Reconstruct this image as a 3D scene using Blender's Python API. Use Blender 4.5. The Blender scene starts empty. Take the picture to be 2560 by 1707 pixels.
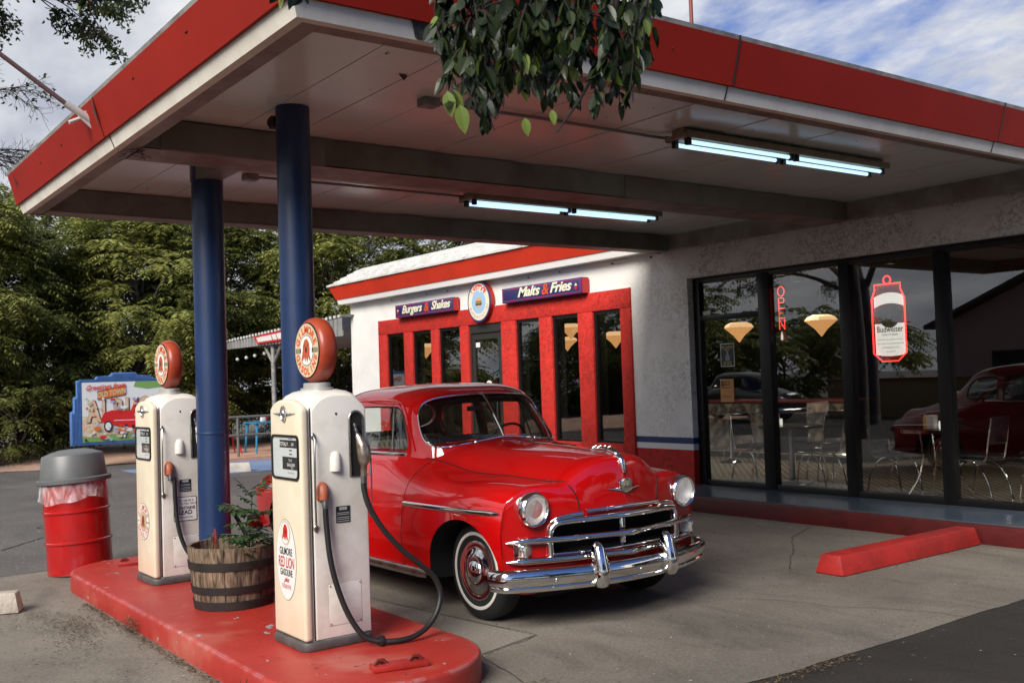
import bpy, bmesh, math, random
import numpy as np
from mathutils import Vector, Matrix
from mathutils.bvhtree import BVHTree
R = math.radians
PI = math.pi
random.seed(7)
rng = np.random.default_rng(11)
S = bpy.context.scene
COL = S.collection

# ------------------------------------------------------------------ camera
YAW, PITCH, ROLL, FPX = 0.936323622, 0.0368525375, -0.0339443655, 2562.34266
fw = Vector((-math.sin(YAW)*math.cos(PITCH), math.cos(YAW)*math.cos(PITCH), math.sin(PITCH)))
rt = fw.cross(Vector((0, 0, 1))).normalized()
up = rt.cross(fw)
r2 = rt*math.cos(ROLL) + up*math.sin(ROLL)
u2 = -rt*math.sin(ROLL) + up*math.cos(ROLL)
cam_d = bpy.data.cameras.new("camera")
cam = bpy.data.objects.new("camera", cam_d)
COL.objects.link(cam)
mw = Matrix((r2, u2, -fw)).transposed().to_4x4()
mw.translation = Vector((0, 0, 1.65))
cam.matrix_world = mw
cam_d.sensor_width = 36
cam_d.lens = FPX/2560*36
cam_d.clip_start = 0.05
cam_d.clip_end = 600
cam_d.dof.use_dof = True
cam_d.dof.focus_distance = 7.0
cam_d.dof.aperture_fstop = 5.6
S.camera = cam

# ------------------------------------------------------------------ sky and sun
SUN_EL, SUN_AZ = 37, 153      # azimuth of the sun measured clockwise from +y
w = bpy.data.worlds.new("World")
S.world = w
w.use_nodes = True
nt = w.node_tree
nt.nodes.clear()
def N(t, typ, **k):
    n = t.nodes.new(typ)
    for a, b in k.items():
        if a.startswith('i_'):
            n.inputs[a[2:]].default_value = b
        else:
            setattr(n, a, b)
    return n
out = N(nt, 'ShaderNodeOutputWorld')
bg = N(nt, 'ShaderNodeBackground')
sky = N(nt, 'ShaderNodeTexSky', sky_type='NISHITA', sun_disc=False, sun_elevation=R(SUN_EL), sun_rotation=R(SUN_AZ))
sky.dust_density = 0.4
sky.ozone_density = 2.2
bg.inputs[1].default_value = 0.1
tc = N(nt, 'ShaderNodeTexCoord')
sep = N(nt, 'ShaderNodeSeparateXYZ')
nt.links.new(tc.outputs['Generated'], sep.inputs[0])
def M(t, op, a, b=None, c=None, clamp=False):
    n = t.nodes.new('ShaderNodeMath'); n.operation = op; n.use_clamp = clamp
    for i, v in enumerate((a, b, c)):
        if v is None: continue
        if isinstance(v, (int, float)): n.inputs[i].default_value = v
        else: t.links.new(v, n.inputs[i])
    return n.outputs[0]
zz = M(nt, 'ADD', M(nt, 'MAXIMUM', sep.outputs[2], 0.0), 0.28)
cx = M(nt, 'DIVIDE', sep.outputs[0], zz)
cy = M(nt, 'DIVIDE', sep.outputs[1], zz)
comb = N(nt, 'ShaderNodeCombineXYZ')
nt.links.new(cx, comb.inputs[0]); nt.links.new(cy, comb.inputs[1])
mp = N(nt, 'ShaderNodeMapping')
mp.inputs['Rotation'].default_value = (0, 0, R(38))
mp.inputs['Scale'].default_value = (1.05, 1.65, 1)
mp.inputs['Location'].default_value = (1.3, 0.4, 0)
nt.links.new(comb.outputs[0], mp.inputs[0])
n1 = N(nt, 'ShaderNodeTexNoise', i_Scale=1.15, i_Detail=9.0, i_Roughness=0.60, i_Distortion=0.15)
nt.links.new(mp.outputs[0], n1.inputs['Vector'])
# the cloud sheet thickens towards the west (-x, low y side of the picture)
side = M(nt, 'SUBTRACT', M(nt, 'MULTIPLY', sep.outputs[0], -0.55), M(nt, 'MULTIPLY', sep.outputs[1], 0.35))
dens = M(nt, 'ADD', n1.outputs[0], M(nt, 'MULTIPLY', M(nt, 'SUBTRACT', side, 0.02), 0.45))
cr = N(nt, 'ShaderNodeValToRGB')
cr.color_ramp.elements[0].position = 0.415
cr.color_ramp.elements[0].color = (0, 0, 0, 1)
cr.color_ramp.elements[1].position = 0.53
cr.color_ramp.elements[1].color = (1, 1, 1, 1)
nt.links.new(dens, cr.inputs[0])
n2 = N(nt, 'ShaderNodeTexNoise', i_Scale=2.3, i_Detail=6.0, i_Roughness=0.55)
nt.links.new(mp.outputs[0], n2.inputs['Vector'])
cr2 = N(nt, 'ShaderNodeValToRGB')
cr2.color_ramp.elements[0].position = 0.36
cr2.color_ramp.elements[0].color = (1.3, 1.4, 1.66, 1)
cr2.color_ramp.elements[1].position = 0.64
cr2.color_ramp.elements[1].color = (2.4, 2.43, 2.5, 1)
nt.links.new(n2.outputs[0], cr2.inputs[0])
mx = N(nt, 'ShaderNodeMix', data_type='RGBA')
nt.links.new(cr.outputs[0], mx.inputs[0])
tint = N(nt, 'ShaderNodeMix', data_type='RGBA', blend_type='MULTIPLY'); tint.inputs[0].default_value = 1
tint.inputs[7].default_value = (0.19, 0.215, 0.32, 1)
nt.links.new(sky.outputs[0], tint.inputs[6]); nt.links.new(tint.outputs[2], mx.inputs[6])
nt.links.new(cr2.outputs[0], mx.inputs[7])
nt.links.new(mx.outputs[2], bg.inputs[0])
nt.links.new(bg.outputs[0], out.inputs[0])

sun_d = bpy.data.lights.new("sun", 'SUN')
sun_d.energy = 1.5
sun_d.angle = R(32)
sun_d.color = (1.0, 0.95, 0.87)
sun = bpy.data.objects.new("sun", sun_d)
COL.objects.link(sun)
az = R(SUN_AZ)
sd = Vector((math.sin(az)*math.cos(R(SUN_EL)), math.cos(az)*math.cos(R(SUN_EL)), math.sin(R(SUN_EL))))
sun.rotation_euler = sd.to_track_quat('Z', 'Y').to_euler()
sun.location = sd*50
S.view_settings.view_transform = 'Standard'
S.view_settings.look = 'None'
S.view_settings.exposure = 1.86
S.view_settings.gamma = 1.0
S.render.resolution_x = 1024
S.render.resolution_y = 682
S.render.engine = 'CYCLES'
S.cycles.max_bounces = 10
S.cycles.transparent_max_bounces = 16
S.cycles.caustics_reflective = False
S.cycles.caustics_refractive = False
S.cycles.sample_clamp_indirect = 4

# ------------------------------------------------------------------ materials
MATS = {}
def mat(name, col, rough=0.6, metal=0.0, col2=None, nscale=6.0, ndetail=5.0, lo=0.42, hi=0.62, bump=0.0, bscale=60.0,
        stretch=(1, 1, 1), coat=0.0, coatior=1.5, spec=0.5, emis=None, estr=0.0, rvar=0.0, alpha=1.0, trans=0.0, spots=None, edge=None):
    """Principled material: base colour, optional second colour mixed by noise (dirt, wear), bump, coat."""
    if name in MATS: return MATS[name]
    m = bpy.data.materials.new(name); m.use_nodes = True
    t = m.node_tree; b = t.nodes['Principled BSDF']
    b.inputs['Base Color'].default_value = (*col, 1)
    b.inputs['Roughness'].default_value = rough
    b.inputs['Metallic'].default_value = metal
    b.inputs['Specular IOR Level'].default_value = spec
    b.inputs['Coat Weight'].default_value = coat
    b.inputs['Coat Roughness'].default_value = 0.03
    b.inputs['Coat IOR'].default_value = coatior
    b.inputs['Alpha'].default_value = alpha
    b.inputs['Transmission Weight'].default_value = trans
    tc = mpn = None
    if col2 or bump or rvar or spots:
        tc = N(t, 'ShaderNodeTexCoord')
        mpn = N(t, 'ShaderNodeMapping')
        mpn.inputs['Scale'].default_value = stretch
        t.links.new(tc.outputs['Object'], mpn.inputs[0])
    last = None
    if col2:
        n = N(t, 'ShaderNodeTexNoise', i_Scale=nscale, i_Detail=ndetail, i_Roughness=0.62)
        t.links.new(mpn.outputs[0], n.inputs['Vector'])
        r = N(t, 'ShaderNodeValToRGB')
        r.color_ramp.elements[0].position = lo; r.color_ramp.elements[0].color = (*col, 1)
        r.color_ramp.elements[1].position = hi; r.color_ramp.elements[1].color = (*col2, 1)
        t.links.new(n.outputs[0], r.inputs[0])
        last = r.outputs[0]
        t.links.new(last, b.inputs['Base Color'])
        if rvar:
            rr = M(t, 'MULTIPLY_ADD', n.outputs[0], rvar, rough - rvar*0.5)
            t.links.new(rr, b.inputs['Roughness'])
    if spots:   # (colour, scale, threshold, softness) chips and specks
        for sc_, (scol, sscale, th, soft) in enumerate(spots):
            n = N(t, 'ShaderNodeTexNoise', i_Scale=sscale, i_Detail=3.0, i_Roughness=0.5)
            mp2 = N(t, 'ShaderNodeMapping'); mp2.inputs['Location'].default_value = (3.1*sc_+1, 7.7, 1.9)
            t.links.new(mpn.outputs[0], mp2.inputs[0]); t.links.new(mp2.outputs[0], n.inputs['Vector'])
            r = N(t, 'ShaderNodeValToRGB')
            r.color_ramp.elements[0].position = th; r.color_ramp.elements[0].color = (0, 0, 0, 1)
            r.color_ramp.elements[1].position = th+soft; r.color_ramp.elements[1].color = (1, 1, 1, 1)
            t.links.new(n.outputs[0], r.inputs[0])
            x = N(t, 'ShaderNodeMix', data_type='RGBA')
            t.links.new(r.outputs[0], x.inputs[0])
            if last: t.links.new(last, x.inputs[6])
            else: x.inputs[6].default_value = (*col, 1)
            x.inputs[7].default_value = (*scol, 1)
            last = x.outputs[2]
            t.links.new(last, b.inputs['Base Color'])
    if edge:    # worn paint along the edges
        gm = N(t, 'ShaderNodeNewGeometry'); n = N(t, 'ShaderNodeTexNoise', i_Scale=9.0, i_Detail=5.0, i_Roughness=0.7)
        t.links.new(mpn.outputs[0], n.inputs['Vector'])
        bv_ = N(t, 'ShaderNodeBevel', samples=4, i_Radius=0.03); dt_ = N(t, 'ShaderNodeVectorMath', operation='DOT_PRODUCT')
        t.links.new(bv_.outputs[0], dt_.inputs[0]); t.links.new(gm.outputs['True Normal'], dt_.inputs[1])
        a_ = M(t, 'MULTIPLY', M(t, 'SUBTRACT', 0.985, dt_.outputs['Value']), 9.0, clamp=True)
        k_ = M(t, 'MULTIPLY', M(t, 'SUBTRACT', n.outputs[0], 0.47), 14.0, clamp=True)
        x = N(t, 'ShaderNodeMix', data_type='RGBA'); t.links.new(M(t, 'MULTIPLY', a_, k_), x.inputs[0])
        if last: t.links.new(last, x.inputs[6])
        else: x.inputs[6].default_value = (*col, 1)
        x.inputs[7].default_value = (*edge, 1); last = x.outputs[2]; t.links.new(last, b.inputs['Base Color'])
    if bump:
        n = N(t, 'ShaderNodeTexNoise', i_Scale=bscale, i_Detail=4.0, i_Roughness=0.6)
        t.links.new(mpn.outputs[0], n.inputs['Vector'])
        bp = N(t, 'ShaderNodeBump', i_Strength=bump, i_Distance=0.02)
        t.links.new(n.outputs[0], bp.inputs['Height'])
        t.links.new(bp.outputs[0], b.inputs['Normal'])
    if emis:
        b.inputs['Emission Color'].default_value = (*emis, 1)
        b.inputs['Emission Strength'].default_value = estr
    MATS[name] = m
    return m

def glass_mat(name, tint=(0.9, 0.92, 0.9), ior=1.5, refl=1.0):
    """window pane: sees through, with the surface mirror of real glass (two faces)"""
    m = bpy.data.materials.new(name); m.use_nodes = True
    t = m.node_tree; t.nodes.clear()
    o = N(t, 'ShaderNodeOutputMaterial'); mx = N(t, 'ShaderNodeMixShader')
    tr = N(t, 'ShaderNodeBsdfTransparent'); tr.inputs[0].default_value = (*tint, 1)
    gl = N(t, 'ShaderNodeBsdfGlossy'); gl.inputs['Roughness'].default_value = 0.0
    gl.inputs['Color'].default_value = (1, 1, 1, 1)
    g = N(t, 'ShaderNodeNewGeometry'); dp = N(t, 'ShaderNodeVectorMath', operation='DOT_PRODUCT')
    t.links.new(g.outputs['Incoming'], dp.inputs[0]); t.links.new(g.outputs['Normal'], dp.inputs[1])
    f0 = ((ior-1)/(ior+1))**2
    c5 = M(t, 'POWER', M(t, 'SUBTRACT', 1.0, M(t, 'ABSOLUTE', dp.outputs['Value'])), 5.0)
    f2 = M(t, 'MULTIPLY', M(t, 'ADD', f0, M(t, 'MULTIPLY', c5, 1-f0)), refl, clamp=True)
    t.links.new(f2, mx.inputs[0]); t.links.new(tr.outputs[0], mx.inputs[1]); t.links.new(gl.outputs[0], mx.inputs[2])
    t.links.new(mx.outputs[0], o.inputs[0])
    return m

def leaf_mat(name, c1, c2, transl=0.35, scale=1.2, rough=0.45):
    m = bpy.data.materials.new(name); m.use_nodes = True
    t = m.node_tree; b = t.nodes['Principled BSDF']; o = t.nodes['Material Output']
    g = N(t, 'ShaderNodeNewGeometry')
    n = N(t, 'ShaderNodeTexNoise', i_Scale=scale, i_Detail=3.0)
    t.links.new(g.outputs['Position'], n.inputs['Vector'])
    n2 = N(t, 'ShaderNodeTexWhiteNoise'); n2.noise_dimensions = '1D'
    t.links.new(g.outputs['Random Per Island'], n2.inputs['W'])
    v = M(t, 'ADD', M(t, 'MULTIPLY', n.outputs[0], 0.9), M(t, 'MULTIPLY', n2.outputs[0], 0.5))
    r = N(t, 'ShaderNodeValToRGB')
    r.color_ramp.elements[0].position = 0.40; r.color_ramp.elements[0].color = (*c1, 1)
    r.color_ramp.elements[1].position = 0.95; r.color_ramp.elements[1].color = (*c2, 1)
    t.links.new(v, r.inputs[0])
    t.links.new(r.outputs[0], b.inputs['Base Color'])
    b.inputs['Roughness'].default_value = rough
    b.inputs['Specular IOR Level'].default_value = 0.35
    tl = N(t, 'ShaderNodeBsdfTranslucent'); t.links.new(r.outputs[0], tl.inputs[0])
    mx = N(t, 'ShaderNodeMixShader'); mx.inputs[0].default_value = transl
    t.links.new(b.outputs[0], mx.inputs[1]); t.links.new(tl.outputs[0], mx.inputs[2])
    t.links.new(mx.outputs[0], o.inputs[0])
    MATS[name] = m
    return m

# ------------------------------------------------------------------ object helpers
def tag(o, label=None, cat=None, group=None, kind=None):
    if label: o['label'] = label
    if cat: o['category'] = cat
    if group: o['group'] = group
    if kind: o['kind'] = kind
    return o
def empty(name, loc, label, cat, group=None, rz=0):
    o = bpy.data.objects.new(name, None); COL.objects.link(o)
    o.location = loc; o.rotation_euler = (0, 0, rz); o.empty_display_size = 0.2
    return tag(o, label, cat, group)
def copy_tree(o, parent=None):
    c = o.copy(); COL.objects.link(c)
    if parent: c.parent = parent
    for ch in list(o.children): copy_tree(ch, c)
    return c

class MB:
    """collects shapes, builds ONE mesh object"""
    def __init__(s): s.v = []; s.f = []; s.m = []
    def add(s, vs, fs, m=0):
        o = len(s.v); s.v += [tuple(p) for p in vs]
        for q in fs: s.f.append(tuple(i+o for i in q)); s.m.append(m)
        return s
    def box(s, x0, x1, y0, y1, z0, z1, m=0):
        vs = [(x, y, z) for z in (z0, z1) for y in (y0, y1) for x in (x0, x1)]
        return s.add(vs, [(0, 2, 3, 1), (4, 5, 7, 6), (0, 1, 5, 4), (2, 6, 7, 3), (0, 4, 6, 2), (1, 3, 7, 5)], m)
    def hexa(s, bottom, top, m=0):
        return s.add(list(bottom)+list(top), [(3, 2, 1, 0), (4, 5, 6, 7), (0, 1, 5, 4), (1, 2, 6, 5), (2, 3, 7, 6), (3, 0, 4, 7)], m)
    def prism(s, pts, a0, a1, axis='y', m=0):
        def P(p, a):
            return {'x': (a, p[0], p[1]), 'y': (p[0], a, p[1]), 'z': (p[0], p[1], a)}[axis]
        n = len(pts)
        vs = [P(p, a0) for p in pts]+[P(p, a1) for p in pts]
        fs = [tuple(range(n))[::-1], tuple(range(n, 2*n))]+[(i, (i+1) % n, n+(i+1) % n, n+i) for i in range(n)]
        return s.add(vs, fs, m)
    def flat(s, pts3, m=0):
        return s.add(pts3, [tuple(range(len(pts3)))], m)
    def rings(s, rings, cap=True, m=0, closed=True):
        n = len(rings[0]); vs = [p for r in rings for p in r]; fs = []
        for i in range(len(rings)-1):
            for j in range(n if closed else n-1):
                k = (j+1) % n
                fs.append((i*n+j, i*n+k, (i+1)*n+k, (i+1)*n+j))
        if cap:
            fs.append(tuple(range(n))[::-1]); fs.append(tuple(range((len(rings)-1)*n, len(rings)*n)))
        return s.add(vs, fs, m)
    def lathe(s, prof, c=(0, 0, 0), axis='z', seg=32, m=0, cap=True, sx=1, sy=1):
        rs = []
        for r, h in prof:
            ring = []
            for i in range(seg):
                a = 2*PI*i/seg; u = r*math.cos(a)*sx; v = r*math.sin(a)*sy
                p = {'z': (u, v, h), 'y': (u, h, v), 'x': (h, u, v)}[axis]
                ring.append((c[0]+p[0], c[1]+p[1], c[2]+p[2]))
            rs.append(ring)
        return s.rings(rs, cap, m)
    def tube(s, path, r, seg=8, m=0, cap=True, closed=False, sq=None):
        path = [Vector(p) for p in path]; n = len(path); rs = []
        nrm = None
        for i, p in enumerate(path):
            if closed: t = (path[(i+1) % n]-path[i-1])
            else: t = path[min(i+1, n-1)]-path[max(i-1, 0)]
            if t.length < 1e-9: t = Vector((0, 0, 1))
            t.normalize()
            if nrm is None:
                nrm = t.orthogonal() if sq is None else Vector(sq)
                if sq is None and abs(t.z) < 0.9: nrm = t.cross(Vector((0, 0, 1))).cross(t)
            nrm = (nrm-t*nrm.dot(t))
            if nrm.length < 1e-6: nrm = t.orthogonal()
            nrm.normalize(); b = t.cross(nrm)
            rr = r[i] if isinstance(r, list) else r
            ra, rb = rr if isinstance(rr, tuple) else (rr, rr)
            rs.append([p+nrm*(ra*math.cos(2*PI*k/seg))+b*(rb*math.sin(2*PI*k/seg)) for k in range(seg)])
        if closed: rs.append(rs[0]); cap = False
        return s.rings(rs, cap, m)
    def sweep(s, path, prof, m=0, cap=True, upv=(0, 0, 1)):
        """path 3D list; prof list of (n,z): n outward (right of travel), z up"""
        path = [Vector(p) for p in path]; n = len(path); rs = []
        for i, p in enumerate(path):
            t = path[min(i+1, n-1)]-path[max(i-1, 0)]; t.normalize()
            o = t.cross(Vector(upv)).normalized(); u = o.cross(t)
            rs.append([p+o*a+u*b for a, b in prof])
        return s.rings(rs, cap, m)
    def sphere(s, c, r, seg=16, m=0, sc=(1, 1, 1)):
        rs = []
        for i in range(1, seg//2):
            a = PI*i/(seg//2)
            rs.append([(c[0]+r*sc[0]*math.sin(a)*math.cos(2*PI*k/seg), c[1]+r*sc[1]*math.sin(a)*math.sin(2*PI*k/seg), c[2]+r*sc[2]*math.cos(a)) for k in range(seg)])
        o = len(s.v); s.rings(rs, False, m)
        n = seg; L = len(rs)
        s.v += [(c[0], c[1], c[2]+r*sc[2]), (c[0], c[1], c[2]-r*sc[2])]
        t = len(s.v)-2
        for k in range(n):
            s.f.append((t, o+k, o+(k+1) % n)); s.m.append(m)
            s.f.append((t+1, o+(L-1)*n+(k+1) % n, o+(L-1)*n+k)); s.m.append(m)
        return s
    def text(s, body, size, F, m=0, align='CENTER', shear=0.0, bold=0.0, xs=1.0, ext=0.0, space=1.0):
        vs, fs = text_mesh(body, size, align, shear, bold, space)
        out = [F(x*xs, y) for x, y in vs]
        return s.add(out, fs, m)
    def arc_text(s, body, size, F, rad, a_mid, a_step, m=0, bold=0.0, inward=False, xs=1.0):
        """letters round a circle; a_mid, a_step in degrees, clockwise from the top"""
        n = len(body)
        for i, ch in enumerate(body):
            if ch == ' ': continue
            a = a_mid+(i-(n-1)/2)*a_step
            ar = R(a)
            vs, fs = text_mesh(ch, size, 'CENTER', 0, bold, 1)
            rot = -ar if not inward else -ar+PI
            ox, oy = math.sin(ar)*rad, math.cos(ar)*rad
            o = []
            for x, y in vs:
                x *= xs; y -= size*0.35
                o.append(F(ox+x*math.cos(rot)-y*math.sin(rot), oy+x*math.sin(rot)+y*math.cos(rot)))
            s.add(o, fs, m)
        return s
    def build(s, name, mats, parent=None, smooth=40, bevel=0.0, bseg=2, recalc=True, loc=None, bang=35, label=None):
        me = bpy.data.meshes.new(name)
        me.from_pydata(s.v, [], s.f)
        if not isinstance(mats, (list, tuple)): mats = [mats]
        for q in mats: me.materials.append(q)
        me.polygons.foreach_set('material_index', s.m)
        if recalc or bevel:
            bm = bmesh.new(); bm.from_mesh(me)
            if recalc: bmesh.ops.recalc_face_normals(bm, faces=bm.faces)
            if bevel:
                es = [e for e in bm.edges if len(e.link_faces) == 2 and e.calc_face_angle(0) > R(bang)]
                bmesh.ops.bevel(bm, geom=es, offset=bevel, segments=bseg, profile=0.5, affect='EDGES', clamp_overlap=True)
            bm.to_mesh(me); bm.free()
        if smooth:
            me.polygons.foreach_set('use_smooth', [True]*len(me.polygons))
            me.set_sharp_from_angle(angle=R(smooth))
        me.update()
        o = bpy.data.objects.new(name, me); COL.objects.link(o)
        if parent is not None: o.parent = parent
        if loc: o.location = loc
        if label: o['label'] = label
        return o
_tm = {}
def text_mesh(body, size, align='CENTER', shear=0.0, bold=0.0, space=1.0):
    key = (body, size, align, shear, bold, space)
    if key in _tm: return _tm[key]
    cu = bpy.data.curves.new('t', 'FONT'); cu.body = body; cu.size = size; cu.align_x = align
    cu.shear = shear; cu.offset = bold; cu.space_character = space; cu.resolution_u = 4; cu.fill_mode = 'FRONT'
    ob = bpy.data.objects.new('t', cu); COL.objects.link(ob)
    me = bpy.data.meshes.new_from_object(ob.evaluated_get(bpy.context.evaluated_depsgraph_get()))
    vs = [(p.co.x, p.co.y) for p in me.vertices]; fs = [tuple(f.vertices) for f in me.polygons]
    bpy.data.objects.remove(ob); bpy.data.curves.remove(cu); bpy.data.meshes.remove(me)
    _tm[key] = (vs, fs)
    return vs, fs
def crom(pts, n):
    """Catmull-Rom through pts, n samples per span"""
    P = [Vector(p) for p in pts]; P = [2*P[0]-P[1]]+P+[2*P[-1]-P[-2]]; o = []
    for i in range(1, len(P)-2):
        a, b, c, d = P[i-1:i+3]
        for k in range(n):
            t = k/n
            o.append(0.5*((2*b)+(c-a)*t+(2*a-5*b+4*c-d)*t*t+(3*b-a-3*c+d)*t**3))
    o.append(P[-2]); return o
def ellipse(cx, cy, rx, ry, n=32, a0=0, a1=360):
    full = abs(a1-a0) >= 360
    return [(cx+rx*math.cos(R(a0+(a1-a0)*i/(n if full else n-1))), cy+ry*math.sin(R(a0+(a1-a0)*i/(n if full else n-1)))) for i in range(n)]
def rrect(x0, x1, y0, y1, r, n=5):
    o = []
    for cx, cy, a in ((x1-r, y1-r, 0), (x0+r, y1-r, 90), (x0+r, y0+r, 180), (x1-r, y0+r, 270)):
        o += [(cx+r*math.cos(R(a+90*i/n)), cy+r*math.sin(R(a+90*i/n))) for i in range(n+1)]
    return o
def sell(cx, cy, a, b, n, k=40, af=None, nf=None):
    """superellipse ring; af/nf: half length and exponent on the +x side"""
    o = []
    for i in range(k):
        t = 2*PI*i/k; c, s_ = math.cos(t), math.sin(t)
        A = af if (af is not None and c > 0) else a
        nn = nf if (nf is not None and c > 0) else n
        o.append((cx+A*math.copysign(abs(c)**(2/nn), c), cy+b*math.copysign(abs(s_)**(2/nn), s_)))
    return o

# palette ---------------------------------------------------------------
CAR_RED = mat('car_paint', (0.50, 0.0015, 0.002), rough=0.4, coat=1.0, coatior=1.75, spec=0.1, col2=(0.45, 0.0015, 0.002), nscale=2.0)
CHROME = mat('chrome', (0.78, 0.77, 0.75), rough=0.06, metal=1.0, bump=0.05, bscale=9)
CHROME2 = mat('dull_chrome', (0.42, 0.40, 0.37), rough=0.3, metal=1.0, col2=(0.16, 0.11, 0.07), nscale=14, lo=0.5, hi=0.75)
BLACK = mat('black_paint', (0.008, 0.008, 0.008), rough=0.45)
RUBBER = mat('black_rubber', (0.010, 0.010, 0.010), rough=0.5, bump=0.1, bscale=90)
DARK = mat('dark_void', (0.006, 0.006, 0.006), rough=0.9)
WHITE = mat('white_enamel', (0.78, 0.74, 0.67), rough=0.28, coat=0.3, col2=(0.62, 0.58, 0.50), nscale=3, spots=[((0.30, 0.22, 0.15), 45, 0.76, 0.02)])
CREAM = mat('cream_enamel', (0.73, 0.65, 0.49), rough=0.3, coat=0.3, col2=(0.68, 0.58, 0.42), nscale=3, spots=[((0.30, 0.2, 0.12), 50, 0.77, 0.02)])
WHITEFLAT = mat('white_paint', (0.72, 0.71, 0.68), rough=0.55)
INK = mat('black_ink', (0.012, 0.012, 0.014), rough=0.5)
REDINK = mat('red_ink', (0.50, 0.02, 0.015), rough=0.45)
ORANGEINK = mat('orange_red_ink', (0.62, 0.07, 0.02), rough=0.45)
NAVY = mat('navy_paint', (0.030, 0.030, 0.12), rough=0.35, coat=0.3)
STEEL = mat('steel', (0.30, 0.30, 0.30), rough=0.35, metal=1.0)
GALV = mat('galvanised_grey', (0.33, 0.32, 0.30), rough=0.6, metal=0.3, col2=(0.2, 0.19, 0.18), nscale=8)
FASCIA_RED = mat('fascia_red', (0.30, 0.016, 0.008), rough=0.65, spec=0.15, col2=(0.25, 0.013, 0.007), nscale=1.6, lo=0.35, hi=0.7, bump=0.03, bscale=12)
FASCIA_WHITE = mat('fascia_white', (0.80, 0.75, 0.66), rough=0.6, spec=0.2, col2=(0.66, 0.60, 0.51), nscale=5, lo=0.42, hi=0.75, stretch=(1, 1, 0.4), spots=[((0.06, 0.05, 0.04), 9, 0.74, 0.03)])
SOFFIT = mat('soffit_panel', (0.72, 0.78, 0.74), rough=0.24, col2=(0.63, 0.69, 0.655), nscale=1.4, lo=0.35, hi=0.7, spots=[((0.03, 0.025, 0.02), 7, 0.775, 0.02)])
BEAM = mat('beam_paint', (0.19, 0.20, 0.165), rough=0.45, col2=(0.13, 0.12, 0.095), nscale=2.4, bump=0.08, bscale=25)
TRIM = mat('trim_board', (0.26, 0.20, 0.17), rough=0.55, col2=(0.17, 0.11, 0.09), nscale=4, stretch=(1, 1, 3))
BLUE = mat('blue_column_paint', (0.009, 0.030, 0.098), rough=0.42, col2=(0.007, 0.024, 0.08), nscale=3, coat=0.15, bump=0.04, bscale=30)
def off(mb, p):
    mb.v = [(a-p[0], b-p[1], c-p[2]) for a, b, c in mb.v]
    return mb

# ------------------------------------------------------------------ ground
def ground_mat(name, c1, c2, dark, scale=0.8, fine=60, bump=0.25, rough=0.85, speck=(0.5, 0.47, 0.42), speckth=0.80, stain=0.5):
    m = bpy.data.materials.new(name); m.use_nodes = True
    t = m.node_tree; b = t.nodes['Principled BSDF']
    tc = N(t, 'ShaderNodeTexCoord')
    a = N(t, 'ShaderNodeTexNoise', i_Scale=scale, i_Detail=8.0, i_Roughness=0.6, i_Distortion=0.4); t.links.new(tc.outputs['Object'], a.inputs['Vector'])
    r = N(t, 'ShaderNodeValToRGB'); r.color_ramp.elements[0].position = 0.33; r.color_ramp.elements[0].color = (*c1, 1)
    r.color_ramp.elements[1].position = 0.68; r.color_ramp.elements[1].color = (*c2, 1); t.links.new(a.outputs[0], r.inputs[0])
    mp = N(t, 'ShaderNodeMapping'); mp.inputs['Scale'].default_value = (0.5, 1.5, 1); mp.inputs['Rotation'].default_value = (0, 0, 0.35); t.links.new(tc.outputs['Object'], mp.inputs[0])
    s = N(t, 'ShaderNodeTexNoise', i_Scale=1.3, i_Detail=7.0, i_Roughness=0.65, i_Distortion=0.8); t.links.new(mp.outputs[0], s.inputs['Vector'])
    r2_ = N(t, 'ShaderNodeValToRGB'); r2_.color_ramp.elements[0].position = 0.50; r2_.color_ramp.elements[0].color = (0, 0, 0, 1)
    r2_.color_ramp.elements[1].position = 0.78; r2_.color_ramp.elements[1].color = (stain,)*3+(1,); t.links.new(s.outputs[0], r2_.inputs[0])
    x = N(t, 'ShaderNodeMix', data_type='RGBA'); t.links.new(r2_.outputs[0], x.inputs[0]); t.links.new(r.outputs[0], x.inputs[6]); x.inputs[7].default_value = (*dark, 1)
    f = N(t, 'ShaderNodeTexNoise', i_Scale=fine, i_Detail=4.0, i_Roughness=0.7); t.links.new(tc.outputs['Object'], f.inputs['Vector'])
    fr = N(t, 'ShaderNodeValToRGB'); fr.color_ramp.elements[0].position = 0.30; fr.color_ramp.elements[0].color = (0.62, 0.62, 0.62, 1)
    fr.color_ramp.elements[1].position = 0.70; fr.color_ramp.elements[1].color = (1.25, 1.25, 1.25, 1); t.links.new(f.outputs[0], fr.inputs[0])
    y = N(t, 'ShaderNodeMix', data_type='RGBA', blend_type='MULTIPLY'); y.inputs[0].default_value = 1; t.links.new(x.outputs[2], y.inputs[6]); t.links.new(fr.outputs[0], y.inputs[7])
    v = N(t, 'ShaderNodeTexNoise', i_Scale=28.0, i_Detail=2.0); t.links.new(tc.outputs['Object'], v.inputs['Vector'])
    vr = N(t, 'ShaderNodeValToRGB'); vr.color_ramp.elements[0].position = speckth-0.02; vr.color_ramp.elements[0].color = (0, 0, 0, 1); vr.color_ramp.elements[1].position = speckth; vr.color_ramp.elements[1].color = (1, 1, 1, 1); t.links.new(v.outputs[0], vr.inputs[0])
    z = N(t, 'ShaderNodeMix', data_type='RGBA'); t.links.new(vr.outputs[0], z.inputs[0]); t.links.new(y.outputs[2], z.inputs[6]); z.inputs[7].default_value = (*speck, 1)
    t.links.new(z.outputs[2], b.inputs['Base Color'])
    b.inputs['Roughness'].default_value = rough
    b.inputs['Specular IOR Level'].default_value = 0.35
    bp = N(t, 'ShaderNodeBump', i_Strength=bump, i_Distance=0.01); t.links.new(f.outputs[0], bp.inputs['Height']); t.links.new(bp.outputs[0], b.inputs['Normal'])
    MATS[name] = m
    return m
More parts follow.
